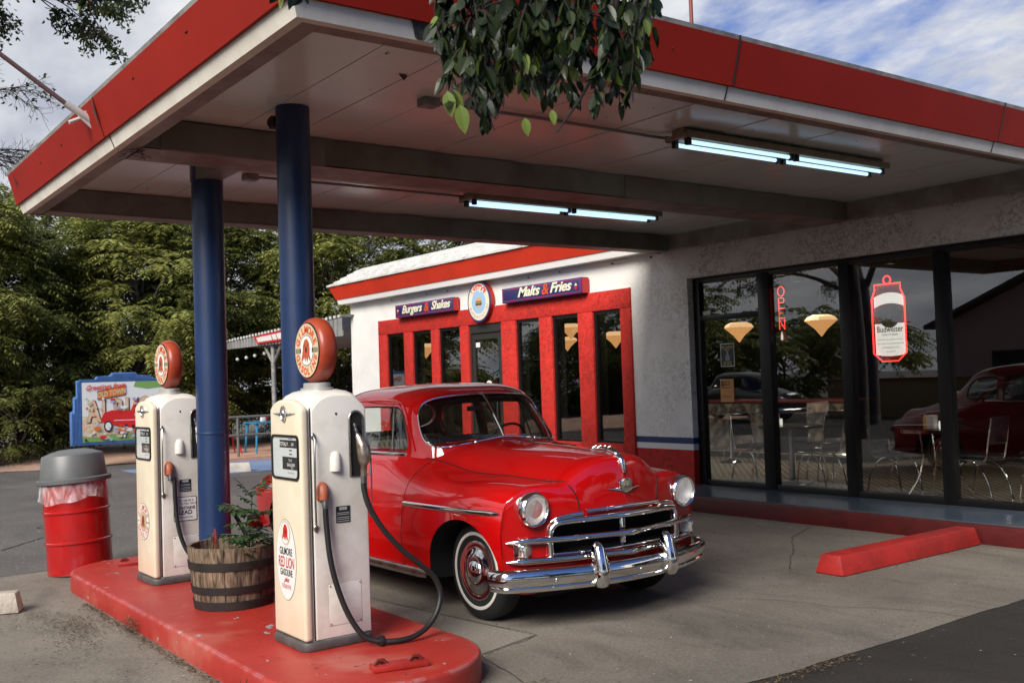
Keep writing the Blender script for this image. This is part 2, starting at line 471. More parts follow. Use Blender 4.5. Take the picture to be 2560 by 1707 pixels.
ASPH = ground_mat('asphalt', (0.095, 0.088, 0.082), (0.135, 0.125, 0.115), (0.06, 0.055, 0.05), fine=42, bump=0.5, speckth=0.74)
ASPH2 = ground_mat('fresh_asphalt', (0.024, 0.021, 0.018), (0.042, 0.037, 0.032), (0.012, 0.011, 0.010), fine=60, bump=0.6, speckth=0.77)
CONC = ground_mat('concrete', (0.150, 0.132, 0.108), (0.232, 0.206, 0.170), (0.070, 0.061, 0.050), bump=0.25, speckth=0.76, stain=0.8)
CONC2 = ground_mat('patched_concrete', (0.20, 0.178, 0.148), (0.27, 0.24, 0.20), (0.12, 0.105, 0.088), bump=0.2, stain=0.6)
GRAVEL = ground_mat('pink_gravel', (0.42, 0.26, 0.18), (0.56, 0.37, 0.27), (0.28, 0.17, 0.11), fine=14, bump=1.0)
PINKCON = ground_mat('pink_concrete', (0.48, 0.27, 0.19), (0.56, 0.34, 0.25), (0.35, 0.2, 0.14), bump=0.2)
BLUEPAD = ground_mat('blue_painted_asphalt', (0.15, 0.22, 0.38), (0.22, 0.29, 0.44), (0.14, 0.15, 0.18), bump=0.3)
CRACK = mat('crack_dirt', (0.035, 0.030, 0.025), rough=0.95)

g = MB(); g.flat([(-300, -300, -0.012), (300, -300, -0.012), (300, 300, -0.012), (-300, 300, -0.012)])
tag(g.build('ground', ASPH, recalc=False), kind='structure')

def wobble(p0, p1, n, amp, seed=0):
    rr = random.Random(seed); o = []
    d = Vector(p1)-Vector(p0); pr_ = Vector((-d.y, d.x)).normalized(); k = 0
    for i in range(n+1):
        k = k*0.75+rr.uniform(-1, 1)*amp
        q = Vector(p0)+d*(i/n)+pr_*k
        o.append((q.x, q.y))
    return o
right_edge = wobble((-3.72, -0.6), (-3.72, 10.2), 80, 0.011, 3)
left_edge = wobble((-10.55, 10.2), (-10.47, -0.6), 50, 0.008, 4)
g = MB(); g.flat([(a, b, -0.004) for a, b in right_edge+left_edge])
tag(g.build('concrete_apron', CONC, recalc=False), kind='structure')
g = MB(); g.flat([(a, b, -0.008) for a, b in [(-3.5, -6), (9, -6), (9, 14), (-3.5, 14), (-3.9, 10.2), (-3.9, -6)]])
tag(g.build('asphalt_lane', ASPH2, recalc=False), kind='structure')
patch = [(-5.19, 3.52)]+[(-5.33+0.012*math.sin(i*2.1), 4.01-0.0*i) for i in range(1)]+[(-7.1, 3.78), (-9.6, 3.7), (-9.6, 3.2), (-5.4, 3.2)]
g = MB(); g.flat([(a, b, 0.0) for a, b in patch])
tag(g.build('concrete_patch', CONC2, recalc=False), kind='structure')
# cracks: thin ribbons of dirt lying in the slab
g = MB()
def crackline(pts, wd, seed, z=0.003):
    rr = random.Random(seed)
    for (a, b) in zip(pts[:-1], pts[1:]):
        w_ = wobble(a, b, 14, 0.010, rr.randint(0, 999))
        L_ = []; Rr = []
        for i, q in enumerate(w_):
            d = Vector(w_[min(i+1, 14)])-Vector(w_[max(i-1, 0)]); nn = Vector((-d.y, d.x)).normalized()*wd*rr.uniform(0.4, 1.2)
            L_.append((q[0]+nn.x, q[1]+nn.y, z)); Rr.append((q[0]-nn.x, q[1]-nn.y, z))
        for i in range(14): g.flat([L_[i], L_[i+1], Rr[i+1], Rr[i]])
crackline([(-5.6, 6.9), (-6.1, 7.6), (-6.6, 8.2), (-6.9, 8.9)], 0.0035, 1)
crackline([(-5.3, 5.6), (-4.9, 5.9), (-4.5, 6.0), (-4.0, 6.3), (-3.74, 6.35)], 0.003, 2)
crackline([(-6.4, 6.3), (-6.1, 7.6)], 0.0025, 5)
crackline([(-5.19, 3.50), (-4.3, 3.3), (-3.74, 3.25)], 0.004, 8)
crackline([(-5.18, 3.53), (-5.32, 4.03), (-7.1, 3.80)], 0.004, 9)
crackline([(-12.3, 2.1), (-13.4, 3.0), (-14.0, 2.8), (-15.5, 3.6)], 0.012, 11, z=-0.007)
crackline([(-10.52, 6.0), (-10.47, 2.9), (-10.45, 1.0), (-10.45, -2)], 0.012, 12)
tag(g.build('pavement_cracks', CRACK, recalc=False), kind='structure')

g = MB()
g2 = MB(); g2.flat([(-60, -30, -0.0085), (-3.4, -30, -0.0085), (-3.4, -0.62, -0.0085), (-60, -0.62, -0.0085)])
tag(g2.build('street', ASPH2, recalc=False), kind='structure')
for i, (a, b, c, d) in enumerate([(-19.6, -22.7, 6.2, 12)]):
    g.flat([(a, c, -0.008), (a-0.05, d, -0.008), (b, d, -0.008), (b, c, -0.008)])
tag(g.build('blue_parking_bay', BLUEPAD, recalc=False), kind='structure')
g = MB(); g.box(-30, -22.7, 8.3, 18, -0.1, 0.07)
tag(g.build('patio_paving', PINKCON), kind='structure')
# gravel berm: gently domed strip along the trees
rows = []
for i in range(60):
    y = -40+i*1.2; rows.append([(-24.6-0.25*math.sin(y*0.4)+(-0.9*k), y, -0.01+0.10*math.sin(min(1, k/3)*PI/2)+0.02*math.sin(y*3+k*2)) for k in range(8)])
g = MB(); g.rings([[p for p in r] for r in rows], cap=False, closed=False)
tag(g.build('gravel_verge', GRAVEL, recalc=False), kind='structure')

# ------------------------------------------------------------------ curb, walkway, island
REDPAINT = mat('red_kerb_paint', (0.36, 0.022, 0.016), rough=0.42, col2=(0.25, 0.016, 0.012), nscale=3.5, lo=0.4, hi=0.7, bump=0.12, bscale=30,
               spots=[((0.20, 0.19, 0.19), 3.2, 0.735, 0.012), ((0.05, 0.03, 0.03), 11, 0.735, 0.02)])
DARKRED = mat('shaded_red_kerb', (0.085, 0.004, 0.004), rough=0.5, col2=(0.06, 0.003, 0.003), nscale=4, bump=0.2, bscale=25, spots=[((0.25, 0.22, 0.2), 14, 0.76, 0.02)])  # kerb red darkened, the shade on the kerb is in the colour
BLUEWALK = mat('blue_walkway_paint', (0.060, 0.085, 0.12), rough=0.22, col2=(0.085, 0.10, 0.12), nscale=2.2, bump=0.06, bscale=20, rvar=0.15, spots=[((0.12, 0.11, 0.10), 6, 0.70, 0.05)])
g = MB(); g.box(-19.4, 6, 9.02, 9.10, -0.1, 0.172)
tag(g.build('kerb', DARKRED, bevel=0.012), kind='structure')
g = MB(); g.box(-19.4, 6, 9.102, 10.4, -0.1, 0.180)
tag(g.build('walkway', BLUEWALK), kind='structure')

def stadium(x0, x1, y0, y1, n=18):
    r = (y1-y0)/2; cy_ = (y0+y1)/2; o = []
    for i in range(n+1):
        a = -90+180*i/n; o.append((x1-r*1.0+r*math.cos(R(a)), cy_+r*math.sin(R(a))))
    for i in range(n+1):
        a = 90+180*i/n; o.append((x0+r+r*math.cos(R(a)), cy_+r*math.sin(R(a))))
    return o
def island_outline():
    # rounded rectangle with large end radii
    return rrect(-9.72, -4.55, 2.10, 3.34, 0.56, 12)
g = MB(); g.prism(island_outline(), -0.05, 0.15, 'z')
ISLP = mat('island_paint', (0.38, 0.030, 0.020), rough=0.45, col2=(0.31, 0.020, 0.014), nscale=2.2, lo=0.36, hi=0.66, bump=0.12, bscale=24, rvar=0.25,
           spots=[((0.46, 0.15, 0.11), 2.2, 0.56, 0.3), ((0.30, 0.29, 0.29), 9.0, 0.70, 0.012), ((0.05, 0.02, 0.02), 16, 0.70, 0.02)], edge=(0.34, 0.30, 0.32))
isl = g.build('pump_island', ISLP, bevel=0.022, bseg=3, bang=60)
tag(isl, kind='structure')

# ------------------------------------------------------------------ canopy
CP = (-7.1, 2.85, 0)
canopy = empty('gas_station_canopy', CP, 'large flat canopy with red and white edge on two round blue columns', 'canopy')
XN, XF, YL, YR = -4.16, -10.02, 1.935, 9.93       # near, far, left edge, wall
ZB, ZC = 3.29, 3.50
def cbuild(mb, name, m, **k): return off(mb, CP).build(name, m, canopy, **k)
# edge profile sections: sweep round left side and near side
def edge_run(d0, z0, d1, z1, th):
    """ring path far-left -> near-left -> near-wall ; d = outward offset; returns closed solid"""
    def loop(d, z): return [(XF-0.0, YL-d, z), (XN+d, YL-d, z), (XN+d, YR, z)]
    A, B = loop(d0, z0), loop(d1, z1); A2, B2 = loop(d0-th, z0), loop(d1-th, z1)
    mb = MB()
    for i in range(2):
        mb.hexa([A[i], A[i+1], A2[i+1], A2[i]], [B[i], B[i+1], B2[i+1], B2[i]])
    return mb
mb = edge_run(0.0, ZB, 0.035, 3.377, 0.05); cbuild(mb, 'white_fascia', FASCIA_WHITE)
mb = edge_run(0.052, 3.368, 0.125, 3.628, 0.02)
cbuild(mb, 'red_fascia', FASCIA_RED)
mb = edge_run(0.118, 3.618, 0.128, 3.655, 0.02); cbuild(mb, 'metal_edge_cap', GALV)
# black strip put in as the shade of the gap behind red sheet foot
mb = edge_run(0.040, 3.378, 0.045, 3.40, 0.05); cbuild(mb, 'gap_strip', BLACK)
# seams of the sheets
mb = MB()
for (y) in (4.735, 7.78):
    mb.tube([(XN+0.054, y, 3.366), (XN+0.128, y, 3.63), (XN+0.132, y, 3.655)], 0.005, 4)
    mb.tube([(XN+0.002, y-0.02, 3.29), (XN+0.038, y-0.02, 3.378)], 0.004, 4)
for x in (-7.10,):
    mb.tube([(x, YL-0.054, 3.366), (x, YL-0.127, 3.63)], 0.004, 4)
    mb.tube([(x+0.05, YL-0.002, 3.29), (x+0.05, YL-0.038, 3.378)], 0.004, 4)
cbuild(mb, 'sheet_seam', BLACK)
# lifted sheet end by the flag bracket (thin dark gap) and at the far corner
mb = MB(); mb.add([(-7.115, YL-0.131, 3.62), (-7.125, YL-0.115, 3.54), (-7.105, YL-0.095, 3.44), (-7.075, YL-0.112, 3.50), (-7.085, YL-0.129, 3.58)], [(0, 1, 2, 3, 4)])
mb.add([(-9.80, YL-0.125, 3.60), (-9.79, YL-0.10, 3.53), (-9.775, YL-0.085, 3.47), (-9.76, YL-0.095, 3.52)], [(0, 1, 2, 3)])
cbuild(mb, 'lifted_seam', BLACK, recalc=False)
# far end of the fascia (closed end)
mb = MB(); mb.hexa([(XF-0.0, YL, ZB), (XF-0.0, YR, ZB), (XF+0.03, YR, ZB), (XF+0.03, YL, ZB)], [(XF-0.10, YL-0.10, 3.62), (XF-0.10, YR, 3.62), (XF-0.07, YR, 3.62), (XF-0.07, YL-0.10, 3.62)])
cbuild(mb, 'end_fascia', FASCIA_RED)
# underside boards of the edge, lower lip
mb = MB(); mb.box(XF+0.04, XN-0.052, YL+0.052, YL+0.15, ZB+0.002, ZB+0.03)
mb.box(XN-0.15, XN-0.052, YL+0.152, YR, ZB+0.002, ZB+0.03)
mb.box(XF+0.04, XN-0.155, YL+0.122, YL+0.15, ZB+0.032, ZC-0.002)
mb.box(XN-0.15, XN-0.122, YL+0.152, YR, ZB+0.032, ZC-0.002)
cbuild(mb, 'trim_board', TRIM)
# ceiling of boards 0.4 m wide with small gaps
mb = MB(); y = YL+0.15; nx = 2.77+0.4*-1
edges_y = [YL+0.10]+[2.77+0.405*i for i in range(0, 18)]+[YR]
edges_y = [e for e in edges_y if e <= YR]
for a, b in zip(edges_y[:-1], edges_y[1:]):
    if b-a > 0.05: mb.box(XF+0.03, XN-0.05, a+0.003, b-0.003, ZC+0.003*math.sin(a*7), ZC+0.03)
cbuild(mb, 'ceiling', SOFFIT, smooth=0)
mb = MB(); mb.box(XF+0.02, XN-0.04, YL+0.05, YR, ZC+0.034, 3.60); cbuild(mb, 'roof_deck', DARK)
# beams
mb = MB(); mb.box(-7.35, -6.93, YL+0.152, YR-0.13, ZB+0.004, ZC-0.006); cbuild(mb, 'middle_beam', BEAM)
mb = MB(); mb.box(-7.356, -6.924, 2.2, 3.42, ZB-0.002, ZC-0.008); mb.box(-7.356, -6.924, 6.45, YR-0.14, ZB-0.002, ZC-0.008)
cbuild(mb, 'beam_cladding', mat('beam_cladding_paint', (0.20, 0.18, 0.145), rough=0.5, col2=(0.16, 0.145, 0.115), nscale=3), bevel=0.004)
mb = MB(); mb.box(-7.34, -6.94, YL+0.153, YR-0.15, ZB-0.006, ZB-0.003); cbuild(mb, 'beam_underboard', TRIM)
mb = MB(); mb.box(XF+0.032, -9.72, YL+0.152, YR-0.13, ZB+0.004, ZC-0.006); cbuild(mb, 'far_beam', BEAM)
mb = MB(); mb.box(XF+0.035, -9.73, YL+0.153, YR-0.15, ZB-0.006, ZB+0.002); cbuild(mb, 'beam_underboard', TRIM)
mb = MB(); mb.box(XF+0.035, XN-0.16, YR-0.125, YR-0.01, ZB+0.012, ZC-0.004); cbuild(mb, 'wall_beam', mat('wall_beam_paint', (0.34, 0.33, 0.29), rough=0.5, col2=(0.22, 0.2, 0.17), nscale=3))
mb = MB(); mb.box(-7.98, -7.358, 2.76, 2.95, ZB+0.003, ZC-0.004); cbuild(mb, 'beam_stub', BEAM)
# columns
for cx_, top in ((-6.275, ZC), (-7.90, ZC-0.004)):
    rc0 = 0.112 if cx_ > -7 else 0.122
    mb = MB(); mb.lathe([(rc0, 0.15), (rc0, 1.2), (rc0, 2.4), (rc0, top)], (cx_, 2.87, 0), 'z', 40)
    c = cbuild(mb, 'column', BLUE)
    mb = MB()
    mb.lathe([(rc0+0.003, 1.02 if cx_ > -7 else 1.3), (rc0+0.005, 1.03 if cx_ > -7 else 1.31), (rc0+0.003, 1.04 if cx_ > -7 else 1.32)], (cx_, 2.87, 0), 'z', 40, cap=False)
    for zc_ in ((2.35, 1.78) if cx_ > -7 else (1.95,)):
        mb.tube([(cx_-0.10, 2.87-0.06, zc_), (cx_-0.135, 2.87-0.09, zc_)], 0.006, 6)
    off(mb, CP).build('weld_band', BLUE, c)

# ------------------------------------------------------------------ ceiling lights, conduits
TUBE = mat('fluorescent_tube', (0.8, 0.9, 1), emis=(0.46, 0.74, 1.0), estr=0.40)
FIX = mat('fixture_housing', (0.33, 0.28, 0.20), rough=0.5, col2=(0.25, 0.2, 0.14), nscale=9)
def strip_light(x, label):
    lt = empty('strip_light', (x, 6.9, ZC), label, 'light fixture', 'fluorescent strip lights under the canopy')
    mb = MB()
    mb.box(-0.11, 0.11, -1.30, 1.28, -0.075, -0.045); mb.box(-0.06, 0.06, -1.28, 1.26, -0.044, -0.004)
    mb.box(0.112, 0.118, -1.30, 1.28, -0.085, -0.03); mb.box(-0.118, -0.112, -1.30, 1.28, -0.085, -0.03)
    mb.build('housing', FIX, lt, bevel=0.003)
    for sx in (-1, 1):
        for y0, y1 in ((-1.25, -0.04), (0.02, 1.23)):
            mb = MB(); mb.tube([(sx*0.068, y0+0.03, -0.105), (sx*0.068, y1-0.03, -0.105)], 0.016, 12)
            tb = mb.build('fluorescent_tube', TUBE, lt)
            mb = MB()
            for yy in (y0, y1): mb.box(sx*0.068-0.02, sx*0.068+0.02, yy-0.012, yy+0.028 if yy == y0 else yy+0.012, -0.13, -0.077)
            mb.build('lamp_holder', BLACK, tb, bevel=0.003)
    return lt
strip_light(-5.43, 'long fluorescent strip light on the canopy ceiling nearer the street edge')
strip_light(-8.30, 'long fluorescent strip light between the two canopy beams')
CONDUIT = mat('conduit_metal', (0.22, 0.21, 0.19), rough=0.45, metal=0.4)
for x, y0, lb in ((-5.64, 3.55, 'conduit leading to the strip light nearer the street edge, box at its end'), (-8.42, 3.45, 'conduit leading to the strip light between the beams, box at its end')):
    c = empty('electrical_conduit', (x, y0, ZC), lb, 'conduit', 'conduits on the canopy ceiling')
    mb = MB(); mb.tube([(0, 0.05, -0.02), (0.02, 0.9, -0.02), (0.0, 2.05, -0.02), (0.05, 2.2, -0.03)], 0.012, 8); mb.build('pipe', CONDUIT, c)
    mb = MB(); mb.box(-0.05, 0.05, -0.07, 0.05, -0.055, -0.004); mb.build('junction_box', GALV, c, bevel=0.004)
cam_box = empty('flood_lamp', (-6.40, 2.80, 3.42), 'small dark spotlight clamped beside the top of the nearer blue column', 'lamp')
mb = MB(); mb.lathe([(0.02, -0.05), (0.045, -0.03), (0.05, 0.03), (0.035, 0.045)], (0, 0, 0), 'y', 14); mb.build('lamp_head', BLACK, cam_box)
mb = MB(); mb.tube([(0.0, 0, 0.02), (0.03, 0.02, 0.05), (0.06, 0.05, 0.055)], 0.012, 6); mb.build('bracket', BLACK, cam_box)

# flag pole and bracket on the left fascia; red pole on the roof
fp = empty('flagpole', (-7.32, 1.83, 3.53), 'bare dark flagpole slanting up and out from the left canopy edge', 'flagpole')
mb = MB(); mb.tube([(0, -0.055, 0.035), (0, -0.6, 0.41), (0, -2.0, 1.38)], [0.017, 0.016, 0.012], 10); mb.build('pole', mat('pole_paint', (0.14, 0.075, 0.07), rough=0.45), fp)
mb = MB(); mb.tube([(0, 0.03, -0.005), (0, -0.14, 0.095)], 0.026, 12)
mb.box(-0.045, 0.045, 0.028, 0.038, -0.07, 0.07)
mb.tube([(0, -0.05, 0.0), (-0.0, -0.12, -0.035)], 0.014, 8)
mb.hexa([(-0.008, 0.03, -0.065), (0.008, 0.03, -0.065), (0.008, 0.03, 0.065), (-0.008, 0.03, 0.065)], [(-0.008, -0.06, 0.01), (0.008, -0.06, 0.01), (0.008, -0.06, 0.05), (-0.008, -0.06, 0.05)])
mb.build('bracket', mat('cast_white_bracket', (0.6, 0.58, 0.52), rough=0.4, metal=0.2), fp)
rp = empty('roof_pole', (-4.72, 5.06, 3.6), 'thin rusty red pole standing on the canopy roof against the sky', 'pole')
mb = MB(); mb.tube([(0, 0, 0), (0, 0, 2.2)], 0.013, 10); mb.build('pole', mat('rusty_red_paint', (0.22, 0.05, 0.035), rough=0.5), rp)
mb = MB(); mb.lathe([(0.04, 0), (0.04, 0.02), (0.02, 0.03)], (0, 0, 0), 'z', 12); mb.build('base', GALV, rp)

# ------------------------------------------------------------------ diner
def stucco(name, col, worm, wormamt, bump=0.5, bscale=14, worm_axis_z=None):
    m = bpy.data.materials.new(name); m.use_nodes = True
    t = m.node_tree; b = t.nodes['Principled BSDF']; tc = N(t, 'ShaderNodeTexCoord')
    g_ = N(t, 'ShaderNodeNewGeometry')
    a = N(t, 'ShaderNodeTexNoise', i_Scale=bscale, i_Detail=5.0, i_Roughness=0.6, i_Distortion=0.3); t.links.new(g_.outputs['Position'], a.inputs['Vector'])
    # trowel marks: thin curved lines where the noise crosses a level
    q = N(t, 'ShaderNodeTexNoise', i_Scale=9.0, i_Detail=4.0, i_Roughness=0.7, i_Distortion=1.2); t.links.new(g_.outputs['Position'], q.inputs['Vector'])
    d = M(t, 'ABSOLUTE', M(t, 'SUBTRACT', q.outputs[0], 0.5))
    ln = M(t, 'SUBTRACT', 1.0, M(t, 'DIVIDE', d, 0.040), clamp=True)
    k = N(t, 'ShaderNodeTexNoise', i_Scale=1.7, i_Detail=3.0); t.links.new(g_.outputs['Position'], k.inputs['Vector'])
    msk = M(t, 'MULTIPLY', M(t, 'SUBTRACT', k.outputs[0], 0.36), 7.0, clamp=True)
    if worm_axis_z:   # marks cluster from this x on
        sp_ = N(t, 'ShaderNodeSeparateXYZ'); t.links.new(g_.outputs['Position'], sp_.inputs[0])
        msk = M(t, 'MULTIPLY', msk, M(t, 'MULTIPLY_ADD', sp_.outputs[0], 0.6, -0.6*worm_axis_z, clamp=True))
    w_ = M(t, 'MULTIPLY', M(t, 'MULTIPLY', ln, msk), wormamt)
    x = N(t, 'ShaderNodeMix', data_type='RGBA'); t.links.new(w_, x.inputs[0]); x.inputs[7].default_value = (*worm, 1)
    s_ = N(t, 'ShaderNodeTexNoise', i_Scale=2.5, i_Detail=6.0); t.links.new(g_.outputs['Position'], s_.inputs['Vector'])
    r = N(t, 'ShaderNodeValToRGB'); r.color_ramp.elements[0].position = 0.3; r.color_ramp.elements[0].color = (*[c*0.9 for c in col], 1)
    r.color_ramp.elements[1].position = 0.65; r.color_ramp.elements[1].color = (*col, 1); t.links.new(s_.outputs[0], r.inputs[0])
    t.links.new(r.outputs[0], x.inputs[6]); t.links.new(x.outputs[2], b.inputs['Base Color'])
    b.inputs['Roughness'].default_value = 0.75
    h = M(t, 'SUBTRACT', a.outputs[0], M(t, 'MULTIPLY', ln, 0.25))
    bp = N(t, 'ShaderNodeBump', i_Strength=bump, i_Distance=0.02); t.links.new(h, bp.inputs['Height']); t.links.new(bp.outputs[0], b.inputs['Normal'])
    return m
STUC = stucco('white_stucco', (0.84, 0.81, 0.76), (0.20, 0.17, 0.13), 0.8, bump=0.3, worm_axis_z=-11.0)
STUCRED = stucco('red_stucco', (0.58, 0.020, 0.010), (0.18, 0.005, 0.004), 0.8, bump=0.7, bscale=11)
STRIPEBLUE = mat('stripe_blue', (0.02, 0.04, 0.13), rough=0.6, bump=0.2, bscale=20)
STRIPEWHITE = mat('stripe_white', (0.75, 0.73, 0.70), rough=0.6, bump=0.2, bscale=20)
FRAME = mat('dark_window_frame', (0.010, 0.009, 0.009), rough=0.35, metal=0.3)
FRAME2 = mat('door_frame_grey', (0.045, 0.044, 0.04), rough=0.35, metal=0.4)
GLASS = glass_mat('window_glass', (0.90, 0.90, 0.88), 1.7, 1.3)
CLEAR = glass_mat('clear_glass', (0.93, 0.94, 0.93), 1.5, 1.0)
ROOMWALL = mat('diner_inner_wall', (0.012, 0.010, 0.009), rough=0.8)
DP = (-10.5, 9.95, 0)
diner = empty('diner_building', DP, 'white stucco diner with red framed windows and a wall of dark glass', 'building')
def dbuild(mb, name, m, parent=None, **k): return off(mb, DP).build(name, m, parent or diner, **k)
YW = 9.95
# white wall: left corner piece, above the red, the pier between, above the glass, right end
g = MB()
g.box(-19.16, -17.95, YW, YW+0.25, 0, 3.45); g.box(-17.95, -10.64, YW+0.004, YW+0.25, 2.889, 3.45)
g.box(-10.64, -9.553, YW, YW+0.25, 0.797, 3.45)
g.box(-9.553, 3.0, YW, YW+0.25, 2.905, 3.6)
g.box(-19.16, -18.91, YW+0.25, 17, 0, 3.45)
g.box(-19.15, 3, 17, 17.2, 0, 3.45)
dbuild(g, 'white_wall', STUC)
g = MB(); g.box(-10.64, -9.553, YW+0.002, YW+0.25, 0.714, 0.797); dbuild(g, 'blue_stripe', STRIPEBLUE)
g = MB(); g.box(-10.64, -9.553, YW+0.001, YW+0.25, 0.634, 0.714); dbuild(g, 'white_stripe', STRIPEWHITE)
g = MB(); g.box(-10.64, -9.553, YW, YW+0.25, 0, 0.634); dbuild(g, 'red_base', STUCRED)
wins = [(-17.61, -16.96), (-16.64, -15.98), (-15.71, -15.02), (-13.37, -12.75), (-12.43, -11.80), (-11.46, -10.86)]
door_x = (-14.75, -13.78)
g = MB(); YRd = YW-0.035; WT, WB = 2.607, 0.68
g.box(-17.95, -10.64, YRd, YW+0.055, WT, 2.888)
ops = sorted(wins+[door_x]); xs = -17.95
for a, b in ops:
    g.box(xs, a, YRd, YW+0.055, 0.10, WT); xs = b
g.box(xs, -10.64, YRd, YW+0.055, 0.10, WT)
for a, b in wins: g.box(a, b, YRd, YW+0.055, 0.10, WB)
dbuild(g, 'red_window_wall', STUCRED, bevel=0.012, bang=60)
g = MB(); g.box(-17.97, -17.952, YW-0.012, YW-0.001, 0.2, 2.90); g.box(-17.97, -10.64, YW-0.012, YW-0.001, 2.89, 2.90); dbuild(g, 'corner_bead', STRIPEWHITE)
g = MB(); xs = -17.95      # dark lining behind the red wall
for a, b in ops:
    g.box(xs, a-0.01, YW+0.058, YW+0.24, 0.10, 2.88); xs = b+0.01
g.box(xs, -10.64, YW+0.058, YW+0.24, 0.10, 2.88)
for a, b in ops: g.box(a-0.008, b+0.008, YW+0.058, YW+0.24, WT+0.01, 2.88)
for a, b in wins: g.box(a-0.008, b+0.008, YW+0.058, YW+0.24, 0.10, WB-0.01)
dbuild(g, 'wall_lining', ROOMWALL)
for a, b in wins:
    g = MB(); y0, y1 = YW+0.0, YW+0.05; f = 0.03
    g.box(a+0.001, a+0.05, y0, y1, WB, WT); g.box(b-f, b-0.001, y0, y1, WB, WT); g.box(a+0.05, b-f, y0, y1, WT-f-0.02, WT-0.001); g.box(a+0.05, b-f, y0, y1, WB+0.001, WB+f)
    wo = dbuild(g, 'window_frame', FRAME)
    g = MB(); g.box(a+0.048, b-f+0.002, YW+0.028, YW+0.034, WB+f-0.002, WT-f-0.018); dbuild(g, 'window_pane', GLASS, wo)
# door
a, b = door_x; y0, y1 = YW+0.0, YW+0.054
g = MB(); g.box(a, a+0.05, y0, y1, 0.18, WT); g.box(b-0.05, b, y0, y1, 0.18, WT); g.box(a+0.05, b-0.05, y0, y1, 2.47, WT); g.box(a+0.06, b-0.06, y0-0.02, y0, 2.462, 2.485)
df = dbuild(g, 'door_frame', FRAME2)
g = MB(); y0 += 0.01; g.box(a+0.055, a+0.14, y0, y1-0.01, 0.2, 2.455); g.box(b-0.14, b-0.055, y0, y1-0.01, 0.2, 2.455); g.box(a+0.14, b-0.14, y0, y1-0.01, 2.35, 2.455); g.box(a+0.14, b-0.14, y0, y1-0.01, 0.2, 0.42)
dr = dbuild(g, 'door', FRAME2)
g = MB(); g.box(a+0.138, b-0.138, y0+0.02, y0+0.026, 0.418, 2.352); dbuild(g, 'door_pane', GLASS, dr)
g = MB(); g.tube([(b-0.16, y0-0.04, 1.0), (b-0.16, y0-0.05, 1.15), (b-0.16, y0-0.04, 1.3)], 0.01, 8); dbuild(g, 'door_handle', STEEL, dr)
g = MB(); g.box(a+0.15, a+0.27, y0+0.012, y0+0.016, 2.22, 2.30); dbuild(g, 'notice', STRIPEWHITE, dr)
g = MB(); g.prism(ellipse(-14.24, 1.55, 0.095, 0.095, 20), y0+0.010, y0+0.015, 'y'); g.prism(ellipse(-14.24, 1.55, 0.06, 0.06, 20), y0+0.006, y0+0.0095, 'y', 1)
dbuild(g, 'round_sticker', [STRIPEWHITE, mat('sticker_blue', (0.2, 0.3, 0.5), rough=0.5)], dr)
# glass front
gx = [-9.50, -8.365, -7.19, -6.005, -4.82, -3.63, -2.44, -1.25, 0, 1.3]
g = MB(); y0, y1 = YW+0.10, YW+0.20
g.box(-9.553, -9.44, y0, y1, 0.18, 2.905); g.box(-9.44, 1.4, y0, y1, 2.83, 2.905); g.box(-9.44, 1.4, y0, y1, 0.18, 0.25)
for x in gx[1:]: g.box(x-0.085 if x < -8 else x-0.07, x+0.085 if x < -8 else x+0.07, y0-0.01, y1-0.005, 0.19, 2.87)
g.box(-9.44, -8.45, y0, y1-0.01, 2.33, 2.40)
gf = dbuild(g, 'storefront_frame', FRAME, bevel=0.004)
for i, x in enumerate(gx[:-1]):
    x0 = x+0.07 if i else -9.44; x1 = gx[i+1]-0.07
    if i == 0:
        g = MB(); g.box(x0, -8.45, YW+0.145, YW+0.150, 0.25, 2.33); dbuild(g, 'window_pane', GLASS, gf)
        g = MB(); g.box(x0, -8.45, YW+0.145, YW+0.150, 2.40, 2.83); dbuild(g, 'window_pane', GLASS, gf)
    else:
        g = MB(); g.box(x0, x1, YW+0.145, YW+0.150, 0.25, 2.83); dbuild(g, 'window_pane', GLASS, gf)
g = MB(); g.box(1.4, 3, YW, YW+0.25, 0, 2.905); dbuild(g, 'white_wall', STUC)
# dark interior shell
FLOORT = bpy.data.materials.new('diner_floor_tile'); FLOORT.use_nodes = True
t = FLOORT.node_tree; b_ = t.nodes['Principled BSDF']; ck = N(t, 'ShaderNodeTexChecker', i_Scale=16.0); ck.inputs[1].default_value = (0.30, 0.26, 0.2, 1); ck.inputs[2].default_value = (0.13, 0.11, 0.09, 1)
tc_ = N(t, 'ShaderNodeTexCoord'); t.links.new(tc_.outputs['Object'], ck.inputs[0]); t.links.new(ck.outputs[0], b_.inputs['Base Color']); b_.inputs['Roughness'].default_value = 0.25
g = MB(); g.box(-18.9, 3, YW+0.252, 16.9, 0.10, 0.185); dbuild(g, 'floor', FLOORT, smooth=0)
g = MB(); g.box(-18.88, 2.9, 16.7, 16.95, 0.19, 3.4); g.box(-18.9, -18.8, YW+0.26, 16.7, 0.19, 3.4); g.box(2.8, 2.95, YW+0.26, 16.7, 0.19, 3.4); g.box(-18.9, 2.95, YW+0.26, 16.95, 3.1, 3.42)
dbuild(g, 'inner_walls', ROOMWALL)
# flat roof over the glass part
g = MB(); g.box(-10, 3, YW-0.01, 17.1, 3.602, 3.66); dbuild(g, 'flat_roof', GALV)
